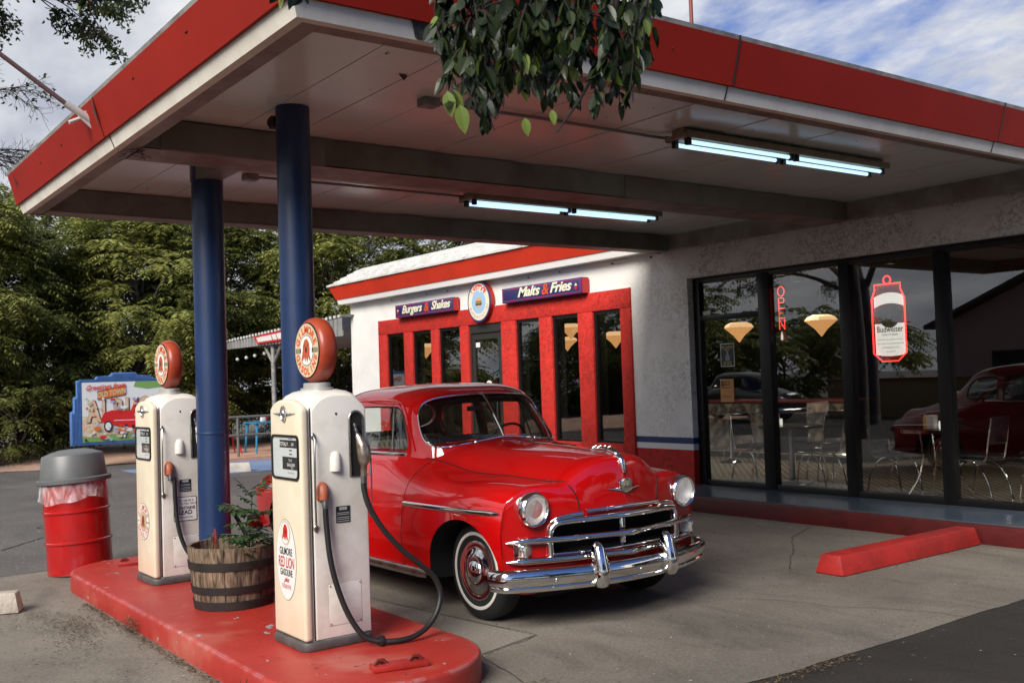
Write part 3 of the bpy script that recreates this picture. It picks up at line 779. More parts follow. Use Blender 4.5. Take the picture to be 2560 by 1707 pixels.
# eave with shingles over the red part
g = MB(); x0, x1 = -19.36, -10.03
g.hexa([(x0, YW-0.17, 3.325), (x1, YW-0.17, 3.325), (x1, YW+0.3, 3.325), (x0, YW+0.3, 3.325)], [(x0-0.03, YW-0.19, 3.425), (x1, YW-0.19, 3.425), (x1, YW+0.3, 3.425), (x0-0.03, YW+0.3, 3.425)])
dbuild(g, 'white_eave_board', STRIPEWHITE)
EAVERED = mat('eave_red', (0.62, 0.035, 0.010), rough=0.5, col2=(0.55, 0.03, 0.01), nscale=2)
g = MB(); g.hexa([(x0-0.035, YW-0.205, 3.428), (x1, YW-0.205, 3.428), (x1, YW+0.3, 3.428), (x0-0.035, YW+0.3, 3.428)], [(x0-0.20, YW-0.30, 3.70), (x1, YW-0.30, 3.70), (x1, YW+0.3, 3.70), (x0-0.20, YW+0.3, 3.70)])
dbuild(g, 'red_eave', EAVERED)
SHING = mat('white_shingle', (0.62, 0.61, 0.58), rough=0.85, col2=(0.50, 0.49, 0.46), nscale=5, bump=0.5, bscale=50)
g = MB(); rr = random.Random(2); rows_n = 5
A0 = Vector((0, YW-0.32, 3.705)); A1 = Vector((0, YW+0.25, 4.06))
for k in range(rows_n):
    f0, f1 = k/rows_n, (k+1)/rows_n
    p0 = A0.lerp(A1, f0); p1 = A0.lerp(A1, f1+0.06)
    xl = x0-0.22+0.45*f0; x = xl; first = True
    while x < x1:
        wd = rr.uniform(0.25, 0.36); xe = min(x+wd, x1); j = rr.uniform(0, 0.006)
        g.hexa([(x+0.004, p0.y-j*2, p0.z), (xe, p0.y-j*2, p0.z), (xe, p1.y, p1.z-0.018), (x+0.004+(0.09 if first else 0), p1.y, p1.z-0.018)],
               [(x+0.004, p0.y-j*2, p0.z+0.03+j), (xe, p0.y-j*2, p0.z+0.03+j), (xe, p1.y, p1.z+0.002), (x+0.004+(0.09 if first else 0), p1.y, p1.z+0.002)])
        x = xe; first = False
# left hip slope
for k in range(rows_n):
    f0, f1 = k/rows_n, (k+1)/rows_n
    g.hexa([(x0-0.22+0.45*f0, YW-0.30+0.57*f0, 3.705+0.355*f0), (x0-0.22+0.45*f1, YW-0.30+0.57*f1, 3.70+0.355*f1), (x0-0.22+0.45*f1, 17, 3.70+0.355*f1), (x0-0.22+0.45*f0, 17, 3.70+0.355*f0)],
           [(x0-0.225+0.45*f0, YW-0.31+0.57*f0, 3.735+0.355*f0), (x0-0.215+0.45*f1, YW-0.29+0.57*f1, 3.715+0.355*f1), (x0-0.215+0.45*f1, 17, 3.715+0.355*f1), (x0-0.225+0.45*f0, 17, 3.735+0.355*f0)])
dbuild(g, 'shingle_roof', SHING, smooth=0)
g = MB(); g.prism([(-19.1, 10.3), (-10.1, 10.3), (-10.1, 17), (-19.1, 17)], 3.43, 4.03, 'z'); dbuild(g, 'roof_deck', GALV)
# wear on the canopy: peeled paint, screws, soffit scraps, caught twigs
def fx(z): return XN+0.035*(z-3.29)/0.087+0.004
rr = random.Random(12)
mb = MB()
pk_ = [(2.470, 3.376), (2.50, 3.372), (2.515, 3.352), (2.53, 3.330), (2.545, 3.300), (2.56, 3.292), (2.60, 3.296), (2.635, 3.310), (2.655, 3.306), (2.66, 3.330), (2.64, 3.352), (2.61, 3.362), (2.575, 3.372), (2.54, 3.366), (2.52, 3.376)]
mb.flat([(fx(z), y+rr.uniform(-.004, .004), z) for y, z in pk_])
cbuild(mb, 'peeled_paint', mat('bare_dark_board', (0.03, 0.032, 0.03), rough=0.9, col2=(0.08, 0.075, 0.065), nscale=40), recalc=False, smooth=0)
mb = MB()
for x in (-5.31, -6.27, -8.12, -8.83, -9.75):
    z = 3.545 if x > -7 else 3.52; yq = YL-0.052-(z-3.368)/0.26*0.073
    mb.sphere((x, yq-0.003, z), 0.009, 8, sc=(1.6, 0.4, 0.8)); mb.tube([(x+0.01, yq-0.004, z), (x+0.03, yq-0.004, z-0.003)], 0.002, 4)
for y in (3.3, 4.2, 5.6, 6.9, 8.3):
    z = 3.50; mb.sphere((XN+0.052+(z-3.368)/0.26*0.073+0.002, y, z), 0.006, 6)
cbuild(mb, 'screw_heads', mat('rusty_screw', (0.07, 0.012, 0.01), rough=0.8))
mb = MB()
def scrap(x, y, s_, a):
    o = [(x+s_*math.cos(a+t_)*q, y+s_*math.sin(a+t_)*q) for t_, q in ((0, 1), (0.7, 0.35), (1.6, 0.3), (2.6, 0.8), (3.6, 0.45), (5.0, 0.28))]
    mb.flat([(p, q, ZC-0.0015-0.006*(i == 0)) for i, (p, q) in enumerate(o)])
scrap(-5.29, 3.15, 0.075, 2.6)
for i in range(34): scrap(rr.uniform(-9.5, -4.5), rr.uniform(2.5, 8.5), rr.uniform(0.008, 0.028), rr.uniform(0, 6))
cbuild(mb, 'soffit_scraps', mat('scrap_dark', (0.04, 0.035, 0.03), rough=0.9), recalc=False, smooth=0)
mb = MB()
for i in range(16):
    a = Vector((-7.05+rr.uniform(-.12, .10), 2.04+rr.uniform(-.05, .09), 3.285)); d_ = Vector((rr.uniform(-1, 1), rr.uniform(-1, 1), rr.uniform(-.5, .1))).normalized()*rr.uniform(0.04, 0.12)
    mb.tube([a, a+d_*0.5+Vector((0, 0, -0.008)), a+d_], 0.0022, 4)
cbuild(mb, 'caught_twigs', MATS['scrap_dark'])
# dents and stains on the white wall: vents, cable, outlet
g = MB()
g.tube([(-19.05, YW-0.012, 3.28), (-15.5, YW-0.012, 3.275), (-10.6, YW-0.012, 3.28)], 0.008, 6); dbuild(g, 'wall_cable', MATS['stripe_white'])
g = MB()
for x in (-17.4, -16.1, -15.4, -13.0, -12.2, -11.0, -10.2): g.sphere((x, YW-0.015, 3.27), 0.018, 8, sc=(1, 0.6, 1))
dbuild(g, 'cable_clip', FRAME2)
# ------------------------------------------------------------------ facade signs
def box_sign(x0, x1, z0, z1, label, words, cup_x):
    t = empty('box_sign', ((x0+x1)/2, YW-0.02, z0), label, 'sign', 'box signs over the red windows')
    L_ = x1-x0; H_ = z1-z0
    mb = MB(); mb.box(-L_/2, L_/2, -0.13, 0.0, 0, H_); mb.build('box', NAVY, t, bevel=0.006)
    mb = MB(); mb.box(L_/2+0.002, L_/2+0.012, -0.125, -0.005, 0.005, H_-0.005); mb.build('end_cap', mat('sign_end_red', (0.45, 0.012, 0.01), rough=0.4), t)
    yf = -0.134
    F = lambda u, v: (u, yf-0.004, v)
    mb = MB(); bw = 0.010
    for a0, a1, b0, b1 in ((-L_/2+0.03, L_/2-0.03, 0.022, 0.022+bw), (-L_/2+0.03, L_/2-0.03, H_-0.022-bw, H_-0.022), (-L_/2+0.03, -L_/2+0.03+bw, 0.032, H_-0.032), (L_/2-0.03-bw, L_/2-0.03, 0.032, H_-0.032)):
        mb.box(a0, a1, yf, yf+0.002, b0, b1)
    mb.build('red_border', mat('sign_border_pink_red', (0.42, 0.03, 0.08), rough=0.4), t)
    LET = mat('sign_lettering_cream', (0.78, 0.72, 0.55), rough=0.45)
    mb = MB()
    for s_, x, sz, xs in words:
        if s_ != '&': mb.text(s_, sz, lambda u, v, x=x: F(u+x, v+H_*0.31), shear=0.35, bold=0.006, xs=xs, space=0.92)
    mb.build('lettering', LET, t, smooth=0, recalc=False)
    mb = MB()
    for s_, x, sz, xs in words:
        if s_ == '&': mb.text(s_, sz, lambda u, v, x=x: F(u+x, v+H_*0.26), bold=0.006, xs=xs, shear=0.2)
    mb.build('ampersand', ORANGEINK, t, smooth=0, recalc=False)
    mb = MB()
    mb.flat([F(cup_x+a, H_/2+b) for a, b in [(-0.03, 0.0), (-0.02, -0.055), (0.02, -0.055), (0.03, 0.0)]])
    mb.flat([F(cup_x+a*0.028, H_/2+0.005+b*0.03) for a, b in ellipse(0, 0, 1, 1, 12, 0, 180)], 1)
    mb.flat([F(cup_x+a, H_/2+0.045+b) for a, b in ellipse(0, 0, 0.01, 0.01, 10)], 0)
    mb.build('milkshake_picture', [REDINK, LET], t, smooth=0, recalc=False)
box_sign(-17.04, -15.02, 2.885, 3.125, 'navy sign reading Burgers & Shakes left of the round sign', [('Burgers', -0.40, 0.205, 1.2), ('&', 0.12, 0.22, 1.2), ('Shakes', 0.60, 0.205, 1.2)], -0.90)
box_sign(-13.55, -11.53, 2.885, 3.125, 'navy sign reading Malts & Fries right of the round sign', [('Malts', -0.30, 0.21, 1.35), ('&', 0.13, 0.23, 1.2), ('Fries', 0.50, 0.21, 1.35)], 0.88)

rs = empty('round_sign', (-14.27, YW-0.02, 2.975), 'round drum sign reading King\'s Burger Station above the diner door', 'sign')
rs.scale = (0.66, 0.30, 0.66)
mb = MB(); mb.lathe([(0.485, -0.30), (0.50, -0.29), (0.50, 0.0)], (0, 0, 0), 'y', 56); mb.build('drum', mat('drum_side_red', (0.38, 0.018, 0.01), rough=0.4), rs)
mb = MB(); mb.lathe([(0.47, -0.33), (0.515, -0.325), (0.515, -0.29), (0.50, -0.285)], (0, 0, 0), 'y', 56); mb.build('rim', NAVY, rs)
CREAMFACE = mat('sign_face_cream', (0.74, 0.68, 0.54), rough=0.35, coat=0.2)
F = lambda u, v: (u, -0.336, v)
F2 = lambda u, v: (u, -0.340, v)
F3 = lambda u, v: (u, -0.344, v)
mb = MB(); mb.flat([F(a, b) for a, b in ellipse(0, 0, 0.47, 0.47, 56)]); mb.build('face', CREAMFACE, rs, smooth=0, recalc=False)
mb = MB()
oo = [(0.455*math.sin(R(a)), 0.455*math.cos(R(a))) for a in range(-50, 56, 4)]+[(0.30*math.sin(R(a)), 0.30*math.cos(R(a))+0.02) for a in range(52, -50, -4)]
mb.flat([F3(a, b) for a, b in oo]); mb.build('red_ribbon', ORANGEINK, rs, smooth=0, recalc=False)
mb = MB(); mb.flat([F2(a, b) for a, b in ellipse(0, 0.0, 0.31, 0.30, 40)]); mb.build('blue_disc', mat('sign_light_blue', (0.30, 0.48, 0.68), rough=0.4), rs, smooth=0, recalc=False)
mb = MB()
F4 = lambda u, v: (u, -0.347, v)
for i, (ch, a) in enumerate(zip("King's", (-36, -20, -3, 15, 27, 37))):
    mb.arc_text(ch, 0.20, F4, 0.375, a, 0, bold=0.006)
mb.build('lettering', WHITEFLAT, rs, smooth=0, recalc=False)
mb = MB(); mb.arc_text('BURGER', 0.105, F2, 0.395, 218, -11.5, inward=True); mb.arc_text('STATION', 0.105, F2, 0.395, 141, -11.5, inward=True)
mb.build('lettering', mat('sign_text_pink', (0.5, 0.10, 0.09), rough=0.5), rs, smooth=0, recalc=False)
# hamburger picture in the blue disc
mb = MB()
mb.flat([F3(0.0+a, 0.03+b) for a, b in ellipse(0, 0, 0.13, 0.10, 20, 0, 180)], 0)
mb.flat([F3(0.0+a, -0.10+b) for a, b in ellipse(0, 0, 0.125, 0.05, 20, 180, 360)], 0)
mb.flat([F3(a, b) for a, b in [(-0.14, -0.085), (0.14, -0.085), (0.14, -0.035), (-0.14, -0.035)]], 1)
mb.flat([F3(a, b) for a, b in [(-0.145, -0.03), (-0.07, -0.035), (0, -0.028), (0.08, -0.035), (0.145, -0.03), (0.14, 0.0), (-0.14, 0.0)]], 2)
mb.flat([F3(a, b) for a, b in [(-0.135, 0.002), (0.135, 0.002), (0.13, 0.026), (-0.13, 0.026)]], 3)
mb.build('hamburger_picture', [mat('bun_tan', (0.62, 0.36, 0.16), rough=0.5), mat('patty_brown', (0.12, 0.05, 0.02), rough=0.5), mat('lettuce_green', (0.15, 0.3, 0.05), rough=0.5), REDINK], rs, smooth=0, recalc=False)

# ------------------------------------------------------------------ things at the glass
NEON = mat('red_neon', (1, 0.1, 0.1), emis=(1.0, 0.03, 0.025), estr=1.0)
nc = empty('neon_beer_sign', (-6.70, 10.16, 1.71), 'beer can shaped window sign with glowing red neon outline reading Budweiser', 'neon sign')
W2 = 0.205
can = [(-0.10, 0), (0.10, 0), (W2, 0.09), (W2, 0.70), (0.16, 0.80), (0.165, 0.86), (-0.165, 0.86), (-0.16, 0.80), (-W2, 0.70), (-W2, 0.09)]
G = lambda y: (lambda u, v: (u, y, v))
mb = MB(); mb.tube([(a, -0.01, b) for a, b in can], 0.0085, 8, closed=True)
mb.tube([(0.045*math.cos(R(a)), -0.01, 0.905+0.045*math.sin(R(a))) for a in range(-60, 250, 20)], 0.0085, 8)
mb.build('neon_tube', NEON, nc)
ci = [(a*0.95, 0.02+b*0.965) for a, b in can]
mb = MB(); mb.flat([G(0.015)(a, b) for a, b in ci[:10]]); mb.build('back_panel', mat('can_dark_red', (0.30, 0.012, 0.012), rough=0.4), nc, smooth=0, recalc=False)
def band(z0, z1, sag, w_, y, m, mb, zs=None):
    n = 14; lo = [(-w_+2*w_*i/n, z0-sag*(1-(2*i/n-1)**2)*(-1)) for i in range(n+1)]; hi = [(-w_+2*w_*i/n, z1+sag*(1-(2*i/n-1)**2)) for i in range(n+1)]
    mb.flat([G(y)(a, b) for a, b in lo]+[G(y)(a, b) for a, b in hi[::-1]], m)
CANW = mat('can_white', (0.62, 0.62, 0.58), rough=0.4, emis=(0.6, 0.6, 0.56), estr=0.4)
mb = MB()
band(0.60, 0.72, 0.045, 0.19, 0.010, 0, mb)
mb.flat([G(0.010)(a, b) for a, b in [(-0.19, 0.075), (-0.1, 0.06), (0, 0.055), (0.1, 0.06), (0.19, 0.075), (0.19, 0.42), (-0.19, 0.42)]])
mb.build('white_label', CANW, nc, smooth=0, recalc=False)
mb = MB()
mb.flat([G(0.006)(a, b) for a, b in ellipse(0, 0.50, 0.13, 0.13, 30)], 0)
mb.flat([G(0.008)(a, b) for a, b in [(-0.185, 0.56), (0.185, 0.56), (0.185, 0.52), (0.10, 0.47), (-0.10, 0.47), (-0.185, 0.52)]], 0)
mb.tube([(0, 0.002, 0.395), (0.075, 0.002, 0.50), (0, 0.002, 0.61), (-0.075, 0.002, 0.50)], 0.004, 5, m=1, closed=True)
mb.text('B', 0.06, lambda u, v: (u-0.012, 0.002, v+0.48), 1); mb.text('B', 0.06, lambda u, v: (0.014-u, 0.002, v+0.48), 1)
mb.build('crest', [mat('can_grey', (0.05, 0.05, 0.05), rough=0.4), mat('can_silver', (0.45, 0.45, 0.42), rough=0.4)], nc, smooth=0, recalc=False)
mb = MB(); mb.text('Budweiser', 0.098, lambda u, v: (u, 0.004, v+0.325), bold=0.001, xs=0.80)
mb.text('KING OF BEERS', 0.03, lambda u, v: (u, 0.004, v+0.285))
for q in range(4):
    mb.text(('Brewed by our original process from', 'Choice Hops Rice and Best Barley Malt', 'ANHEUSER-BUSCH INC', 'St. Louis, Mo.')[q], 0.021, lambda u, v, q=q: (u, 0.004, v+0.235-0.045*q), shear=0.3 if q != 2 else 0)
mb.build('lettering', INK, nc, smooth=0, recalc=False)
mb = MB(); mb.tube([(0, 0.0, 0.9), (0.01, 0.0, 1.10)], 0.004, 5); mb.build('hanging_wire', BLACK, nc)

op = empty('neon_open_sign', (-8.19, 10.17, 2.02), 'narrow vertical red neon sign reading OPEN above a small bottle', 'neon sign')
mb = MB()
def stroke(pts, z): mb.tube([(a, 0, b+z) for a, b in pts], 0.006, 6)
stroke(ellipse(0, 0, 0.05, 0.06, 14)+[(0.05, 0)], 0.60)
stroke([(-0.04, -0.06), (-0.04, 0.06), (0.03, 0.055), (0.045, 0.03), (0.03, 0.0), (-0.04, 0.0)], 0.46)
stroke([(0.045, 0.06), (-0.04, 0.06), (-0.04, 0.0), (0.03, 0.0), (-0.04, 0.0), (-0.04, -0.06), (0.045, -0.06)], 0.33)
stroke([(-0.04, -0.06), (-0.04, 0.06), (0.04, -0.06), (0.04, 0.06)], 0.19)
mb.build('neon_letters', mat('dim_red_neon', (0.8, 0.08, 0.06), emis=(0.9, 0.05, 0.03), estr=0.8), op)
mb = MB(); mb.prism(ellipse(0, 0.05, 0.055, 0.07, 22), -0.002, 0.004, 'y'); mb.build('red_disc', REDINK, op)
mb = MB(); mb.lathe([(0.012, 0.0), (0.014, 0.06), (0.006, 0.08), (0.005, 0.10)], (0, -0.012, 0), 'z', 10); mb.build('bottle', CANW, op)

def poster(x0, x1, z0, z1, label, mats_, lines, pic=None):
    t = empty('window_poster', ((x0+x1)/2, 10.088, z0), label, 'poster', 'posters taped inside the glass')
    W_, H_ = x1-x0, z1-z0
    mb = MB(); mb.box(-W_/2, W_/2, 0, 0.002, 0, H_)
    mb.build('sheet', mats_[0], t)
    mb = MB()
    if mats_[2]:
        mb.box(-W_/2+0.012, W_/2-0.012, -0.002, -0.0005, 0.012, H_-0.012, 0)
    if pic: mb.flat([(a, -0.004, b) for a, b in pic], 1)
    if mb.v: mb.build('picture', [mats_[2] or mats_[1], mats_[1]], t, smooth=0)
    mb = MB()
    for s_, z, sz, xs in lines: mb.text(s_, sz, lambda u, v, z=z: (u, -0.006, v+z), xs=xs, bold=0.0008)
    mb.build('lettering', mats_[3], t, smooth=0, recalc=False)
poster(-9.14, -8.905, 1.72, 2.02, 'dark concert poster with white border, upper of two in the first pane',
       (mat('poster_white', (0.6, 0.62, 0.58), rough=0.5), mat('poster_grey', (0.25, 0.26, 0.25), rough=0.5), mat('poster_black', (0.02, 0.03, 0.03), rough=0.4), mat('poster_yellow', (0.65, 0.55, 0.15), rough=0.5)),
       [('ERIC CLAPTON', 0.235, 0.042, 0.68), ('AND HIS BAND', 0.215, 0.014, 1), ('LIVE IN CONCERT', 0.05, 0.018, 1), ('TICKETS ON SALE NOW', 0.028, 0.013, 1)],
       [(-0.03, 0.075), (0.04, 0.075), (0.045, 0.13), (0.02, 0.16), (0.025, 0.195), (0.0, 0.21), (-0.02, 0.195), (-0.015, 0.16), (-0.04, 0.12)])
poster(-9.165, -8.94, 1.265, 1.56, 'orange paper poster with black heading, lower of two in the first pane',
       (mat('poster_orange', (0.62, 0.30, 0.10), rough=0.6), mat('poster_ink', (0.10, 0.05, 0.02), rough=0.6), None, MATS['poster_ink'] if 'poster_ink' in MATS else INK),
       [('RUSTY IN', 0.245, 0.032, 0.9), ('CASH OF', 0.212, 0.032, 0.9), ('SATURDAY AT THE DINER', 0.18, 0.015, 0.9), ('MUSIC  FOOD  CARS', 0.065, 0.015, 1)],
       [(-0.10, 0.20), (-0.055, 0.20), (-0.06, 0.24), (-0.068, 0.275), (-0.085, 0.275), (-0.092, 0.24)])
vn = empty('suite_number', (-9.0, 10.088, 2.43), 'small white numbers 724 on the transom pane', 'number')
mb = MB(); mb.text('724', 0.10, lambda u, v: (u, 0, v)); mb.build('digits', mat('faded_white_vinyl', (0.3, 0.3, 0.28), rough=0.5), vn, smooth=0, recalc=False)
mb = MB(); mb.box(-0.42, -0.29, 0, 0.002, -0.02, 0.03); mb.build('sticker', WHITEFLAT, vn)

# pendant lamps
AMBER2 = mat('amber_lamp_band', (0.85, 0.6, 0.35), rough=0.35, emis=(1.0, 0.60, 0.30), estr=0.30)
AMBER = mat('amber_lamp_glass', (0.75, 0.45, 0.2), rough=0.4, emis=(1.0, 0.47, 0.17), estr=0.21)
for i, (x, y, z, sc_, lb) in enumerate([(-10.92, 12.5, 2.31, 1.0, 'amber diamond pendant lamp seen in the first tall pane below the transom'),
                     (-9.36, 12.5, 2.32, 1.0, 'amber diamond pendant lamp seen in the second tall pane beside the neon letters'),
                     (-15.08, 12.5, 2.56, 0.95, 'higher amber pendant lamp in the second red window from the right'),
                     (-16.90, 13.9, 2.40, 0.95, 'lower amber pendant lamp in the second red window from the right'),
                     (-13.82, 12.5, 2.34, 0.95, 'amber pendant lamp in the rightmost red window'),
                     (-20.0+0.0, 12.2, 2.56, 0.95, None)]):
    if lb is None:
        x, y, z = -18.0, 11.05, 2.33; lb = 'amber pendant lamp cut by the frame of the second red window from the left'
    p = empty('pendant_lamp', (x, y, z), lb, 'lamp', 'amber pendant lamps inside the diner')
    mb = MB(); mb.lathe([(0.005, -0.20*sc_), (0.09*sc_, -0.09*sc_), (0.235*sc_, 0.035*sc_), (0.20*sc_, 0.085*sc_), (0.13*sc_, 0.115*sc_), (0.02, 0.12*sc_)], (0, 0, 0), 'z', 12)
    mb.m = [1 if sum(mb.v[k][2] for k in f_)/len(f_) > 0.03*sc_ else 0 for f_ in mb.f]
    mb.build('lamp_shade', [AMBER, AMBER2], p, smooth=0)
    mb = MB(); mb.tube([(0, 0, 0.12*sc_), (0, 0, 3.09-z)], 0.006, 6); mb.build('cord', BLACK, p)
# lit ceiling spots in the room
for i, (x, y, e_, lb) in enumerate([(-11.6, 12.5, 34, 'small ceiling spotlight over the bar stools behind the first pane'), (-9.7, 12.4, 30, 'small ceiling spotlight over the round table behind the second pane'), (-7.6, 11.6, 12, 'small ceiling spotlight behind the beer can neon'), (-5.6, 11.5, 12, 'small ceiling spotlight over the banded table')]):
    sp = empty('ceiling_spotlight', (x, y, 3.05), lb, 'light fixture', 'ceiling spotlights inside the diner')
    mb = MB(); mb.lathe([(0.03, 0.04), (0.06, 0.0), (0.07, -0.10), (0.062, -0.10), (0.05, -0.03)], (0, 0, 0), 'z', 16); mb.build('housing', STEEL, sp)
    mb = MB(); mb.lathe([(0.045, -0.06), (0.03, -0.075), (0.001, -0.08)], (0, 0, 0), 'z', 14); mb.build('bulb', mat('spot_bulb', (1, 0.9, 0.7), emis=(1, 0.85, 0.6), estr=3.0), sp)
    ld = bpy.data.lights.new('spot_light', 'SPOT'); ld.energy = e_; ld.color = (1, 0.88, 0.72); ld.spot_size = R(125); ld.spot_blend = 0.8; ld.shadow_soft_size = 0.03
    lo_ = bpy.data.objects.new('spot_light', ld); COL.objects.link(lo_); lo_.parent = sp; lo_.location = (0, 0, -0.12)
# counter with quilted steel panels
QUILT = mat('quilted_steel', (0.80, 0.76, 0.68), rough=0.22, metal=0.95)
ct = empty('diner_counter', (-11.2, 13.5, 0.185), 'long counter with quilted stainless steel front inside the diner', 'counter')
def quilt(x0, x1, z0, z1, nx_, nz_):
    mb = MB(); a = (x1-x0)/nx_; b = (z1-z0)/nz_; rows = []
    K = 4
    for j in range(nz_*K+1):
        row = []
        for i in range(nx_*K+1):
            u = i/K; v = j/K
            d1 = abs(((u+v) % 1)-0.5)*2; d2 = abs(((u-v) % 1)-0.5)*2   # 1 at seams
            h = 0.06*(1-max(d1, d2))
            row.append((x0+u*a, -0.02-h, z0+v*b))
        rows.append(row)
    return mb.rings(rows, cap=False, closed=False)
for a, b in ((-3.2, 0.2), (0.78, 1.58)):
    quilt(a, b, 0.10, 0.92, int((b-a)/0.40), 2).build('quilted_panel', QUILT, ct, recalc=False)
mb = MB(); mb.box(-3.2, 1.6, 0.0, 0.5, 0.0, 0.93); mb.build('cabinet', BLACK, ct)
mb = MB(); mb.box(-3.3, 1.7, -0.15, 0.55, 0.935, 0.985); mb.build('counter_top', mat('counter_top', (0.12, 0.03, 0.03), rough=0.25), ct, bevel=0.01)
mb = MB(); mb.tube([(-3.2, -0.15, 0.13), (1.6, -0.15, 0.13)], 0.025, 10)
for x in (-2.4, -0.9, 0.6): mb.tube([(x, -0.15, 0.0), (x, -0.15, 0.13)], 0.015, 8)
mb.build('foot_rail', CHROME, ct)
for i, x in enumerate((-11.9, -11.2)):
    st = empty('bar_stool', (x-0.2, 12.75, 0.185), 'chrome bar stool with dark seat before the quilted counter, %s' % ('left of the other stool' if i == 0 else 'right of the other stool'), 'bar stool', 'bar stools at the counter')
    mb = MB(); mb.lathe([(0.21, 0), (0.19, 0.03), (0.05, 0.07), (0.03, 0.12), (0.03, 0.68), (0.06, 0.70)], (0, 0, 0), 'z', 20); mb.build('pedestal', CHROME, st)
    mb = MB(); mb.lathe([(0.17, 0.70), (0.19, 0.715), (0.19, 0.77), (0.15, 0.80), (0.02, 0.805)], (0, 0, 0), 'z', 20); mb.build('seat', BLACK, st)

# diner chairs and tables
SEATM = mat('dark_blue_vinyl', (0.010, 0.014, 0.022), rough=0.25)
def diner_chair(x, y, rz, label):
    c = empty('diner_chair', (x, y, 0.185), label, 'chair', 'chrome diner chairs at the glass front', R(rz))
    for s_ in (-1, 1):
        y0 = s_*0.19
        mb = MB(); mb.tube(crom([(-0.24, y0*0.9, 0.88), (-0.21, y0, 0.68), (-0.17, y0, 0.47), (-0.13, y0, 0.43), (-0.02, y0, 0.43), (0.18, y0, 0.435), (0.20, y0*0.6, 0.44)], 6), 0.011, 8)
        mb.build('side_rail', CHROME, c)
        mb = MB(); mb.tube(crom([(0.15, y0, 0.425), (0.0, y0, 0.42), (-0.10, y0*1.02, 0.36), (-0.19, y0*1.05, 0.20), (-0.235, y0*1.08, 0.0)], 6), 0.011, 8)
        mb.build('leg', CHROME, c)
        mb = MB(); mb.tube(crom([(-0.02, y0, 0.42), (0.10, y0, 0.39), (0.165, y0*1.03, 0.28), (0.21, y0*1.08, 0.0)], 6), 0.011, 8)
        mb.build('leg', CHROME, c)
    mb = MB(); mb.box(-0.17, 0.21, -0.20, 0.20, 0.445, 0.50); mb.build('seat', SEATM, c, bevel=0.02)
    mb = MB(); mb.hexa([(-0.205, -0.19, 0.60), (-0.175, -0.19, 0.60), (-0.175, 0.19, 0.60), (-0.205, 0.19, 0.60)], [(-0.265, -0.18, 0.90), (-0.235, -0.18, 0.90), (-0.235, 0.18, 0.90), (-0.265, 0.18, 0.90)])
    mb.build('backrest', SEATM, c, bevel=0.02)
    return c
diner_chair(-9.18, 10.72, 0, 'chrome chair at the left of the round pedestal table inside the glass')
diner_chair(-8.12, 10.70, 180, 'chrome chair with the worn pedestal table on its left, behind the second mullion')
diner_chair(-8.55, 11.45, 270, 'chrome chair behind the round pedestal table, back turned to the counter')
diner_chair(-7.02, 10.62, 0, 'chrome chair below the beer can neon, left of the banded table')
diner_chair(-5.98, 10.62, 180, 'chrome chair right of the banded table, nearest the picture edge')
diner_chair(-5.55, 11.2, 180, 'dim chrome chair behind the rightmost one, partly hidden')
def dtable(x, y, kind, label):
    t = empty('diner_table', (x, y, 0.185), label, 'table', 'tables inside the diner')
    if kind == 0:
        mb = MB(); mb.lathe([(0.40, 0.715), (0.405, 0.72), (0.405, 0.745), (0.40, 0.75)], (0, 0, 0), 'z', 40); mb.build('tabletop', mat('dark_laminate', (0.05, 0.045, 0.04), rough=0.2), t)
        mb = MB(); mb.lathe([(0.27, 0), (0.26, 0.02), (0.06, 0.05), (0.035, 0.08), (0.035, 0.70), (0.12, 0.714)], (0, 0, 0), 'z', 24); mb.build('pedestal', STEEL, t)
    else:
        mb = MB(); mb.prism(rrect(-0.32, 0.32, -0.3, 0.3, 0.08), 0.705, 0.75, 'z'); mb.build('tabletop', mat('black_laminate', (0.015, 0.015, 0.015), rough=0.2), t)
        mb = MB()
        for z in (0.708, 0.722, 0.736): mb.prism(rrect(-0.326, 0.326, -0.306, 0.306, 0.085), z, z+0.008, 'z')
        mb.build('ribbed_metal_edge', CHROME, t)
        for sx in (-1, 1):
            for sy in (-1, 1):
                mb = MB(); mb.tube(crom([(sx*0.15, sy*0.12, 0.70), (sx*0.13, sy*0.12, 0.45), (sx*0.17, sy*0.16, 0.2), (sx*0.26, sy*0.24, 0.0)], 5), 0.014, 8); mb.build('leg', CHROME, t)
dtable(-8.62, 10.78, 0, 'round dark table on a steel pedestal behind the second pane')
dtable(-6.50, 10.70, 1, 'table with ribbed bright metal edge behind the right mullion')
def condiments(x, y, lb):
    c = empty('condiment_set', (x, y, 0.937), lb, 'condiments', 'condiments on the diner tables')
    mb = MB(); mb.box(-0.02, 0.07, -0.05, 0.05, 0, 0.15); mb.build('napkin_box', WHITEFLAT, c, bevel=0.008)
    mb = MB(); mb.lathe([(0.022, 0), (0.024, 0.1), (0.018, 0.13), (0.006, 0.16)], (-0.06, 0, 0), 'z', 12); mb.build('mustard_bottle', mat('mustard', (0.6, 0.36, 0.04), rough=0.35), c)
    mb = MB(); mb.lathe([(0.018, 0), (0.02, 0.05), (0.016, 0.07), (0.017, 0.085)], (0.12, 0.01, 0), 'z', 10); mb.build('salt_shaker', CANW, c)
condiments(-8.83, 10.70, 'white napkin box and yellow bottle on the round table')
condiments(-6.55, 10.62, 'yellow bottle and shaker on the banded table')

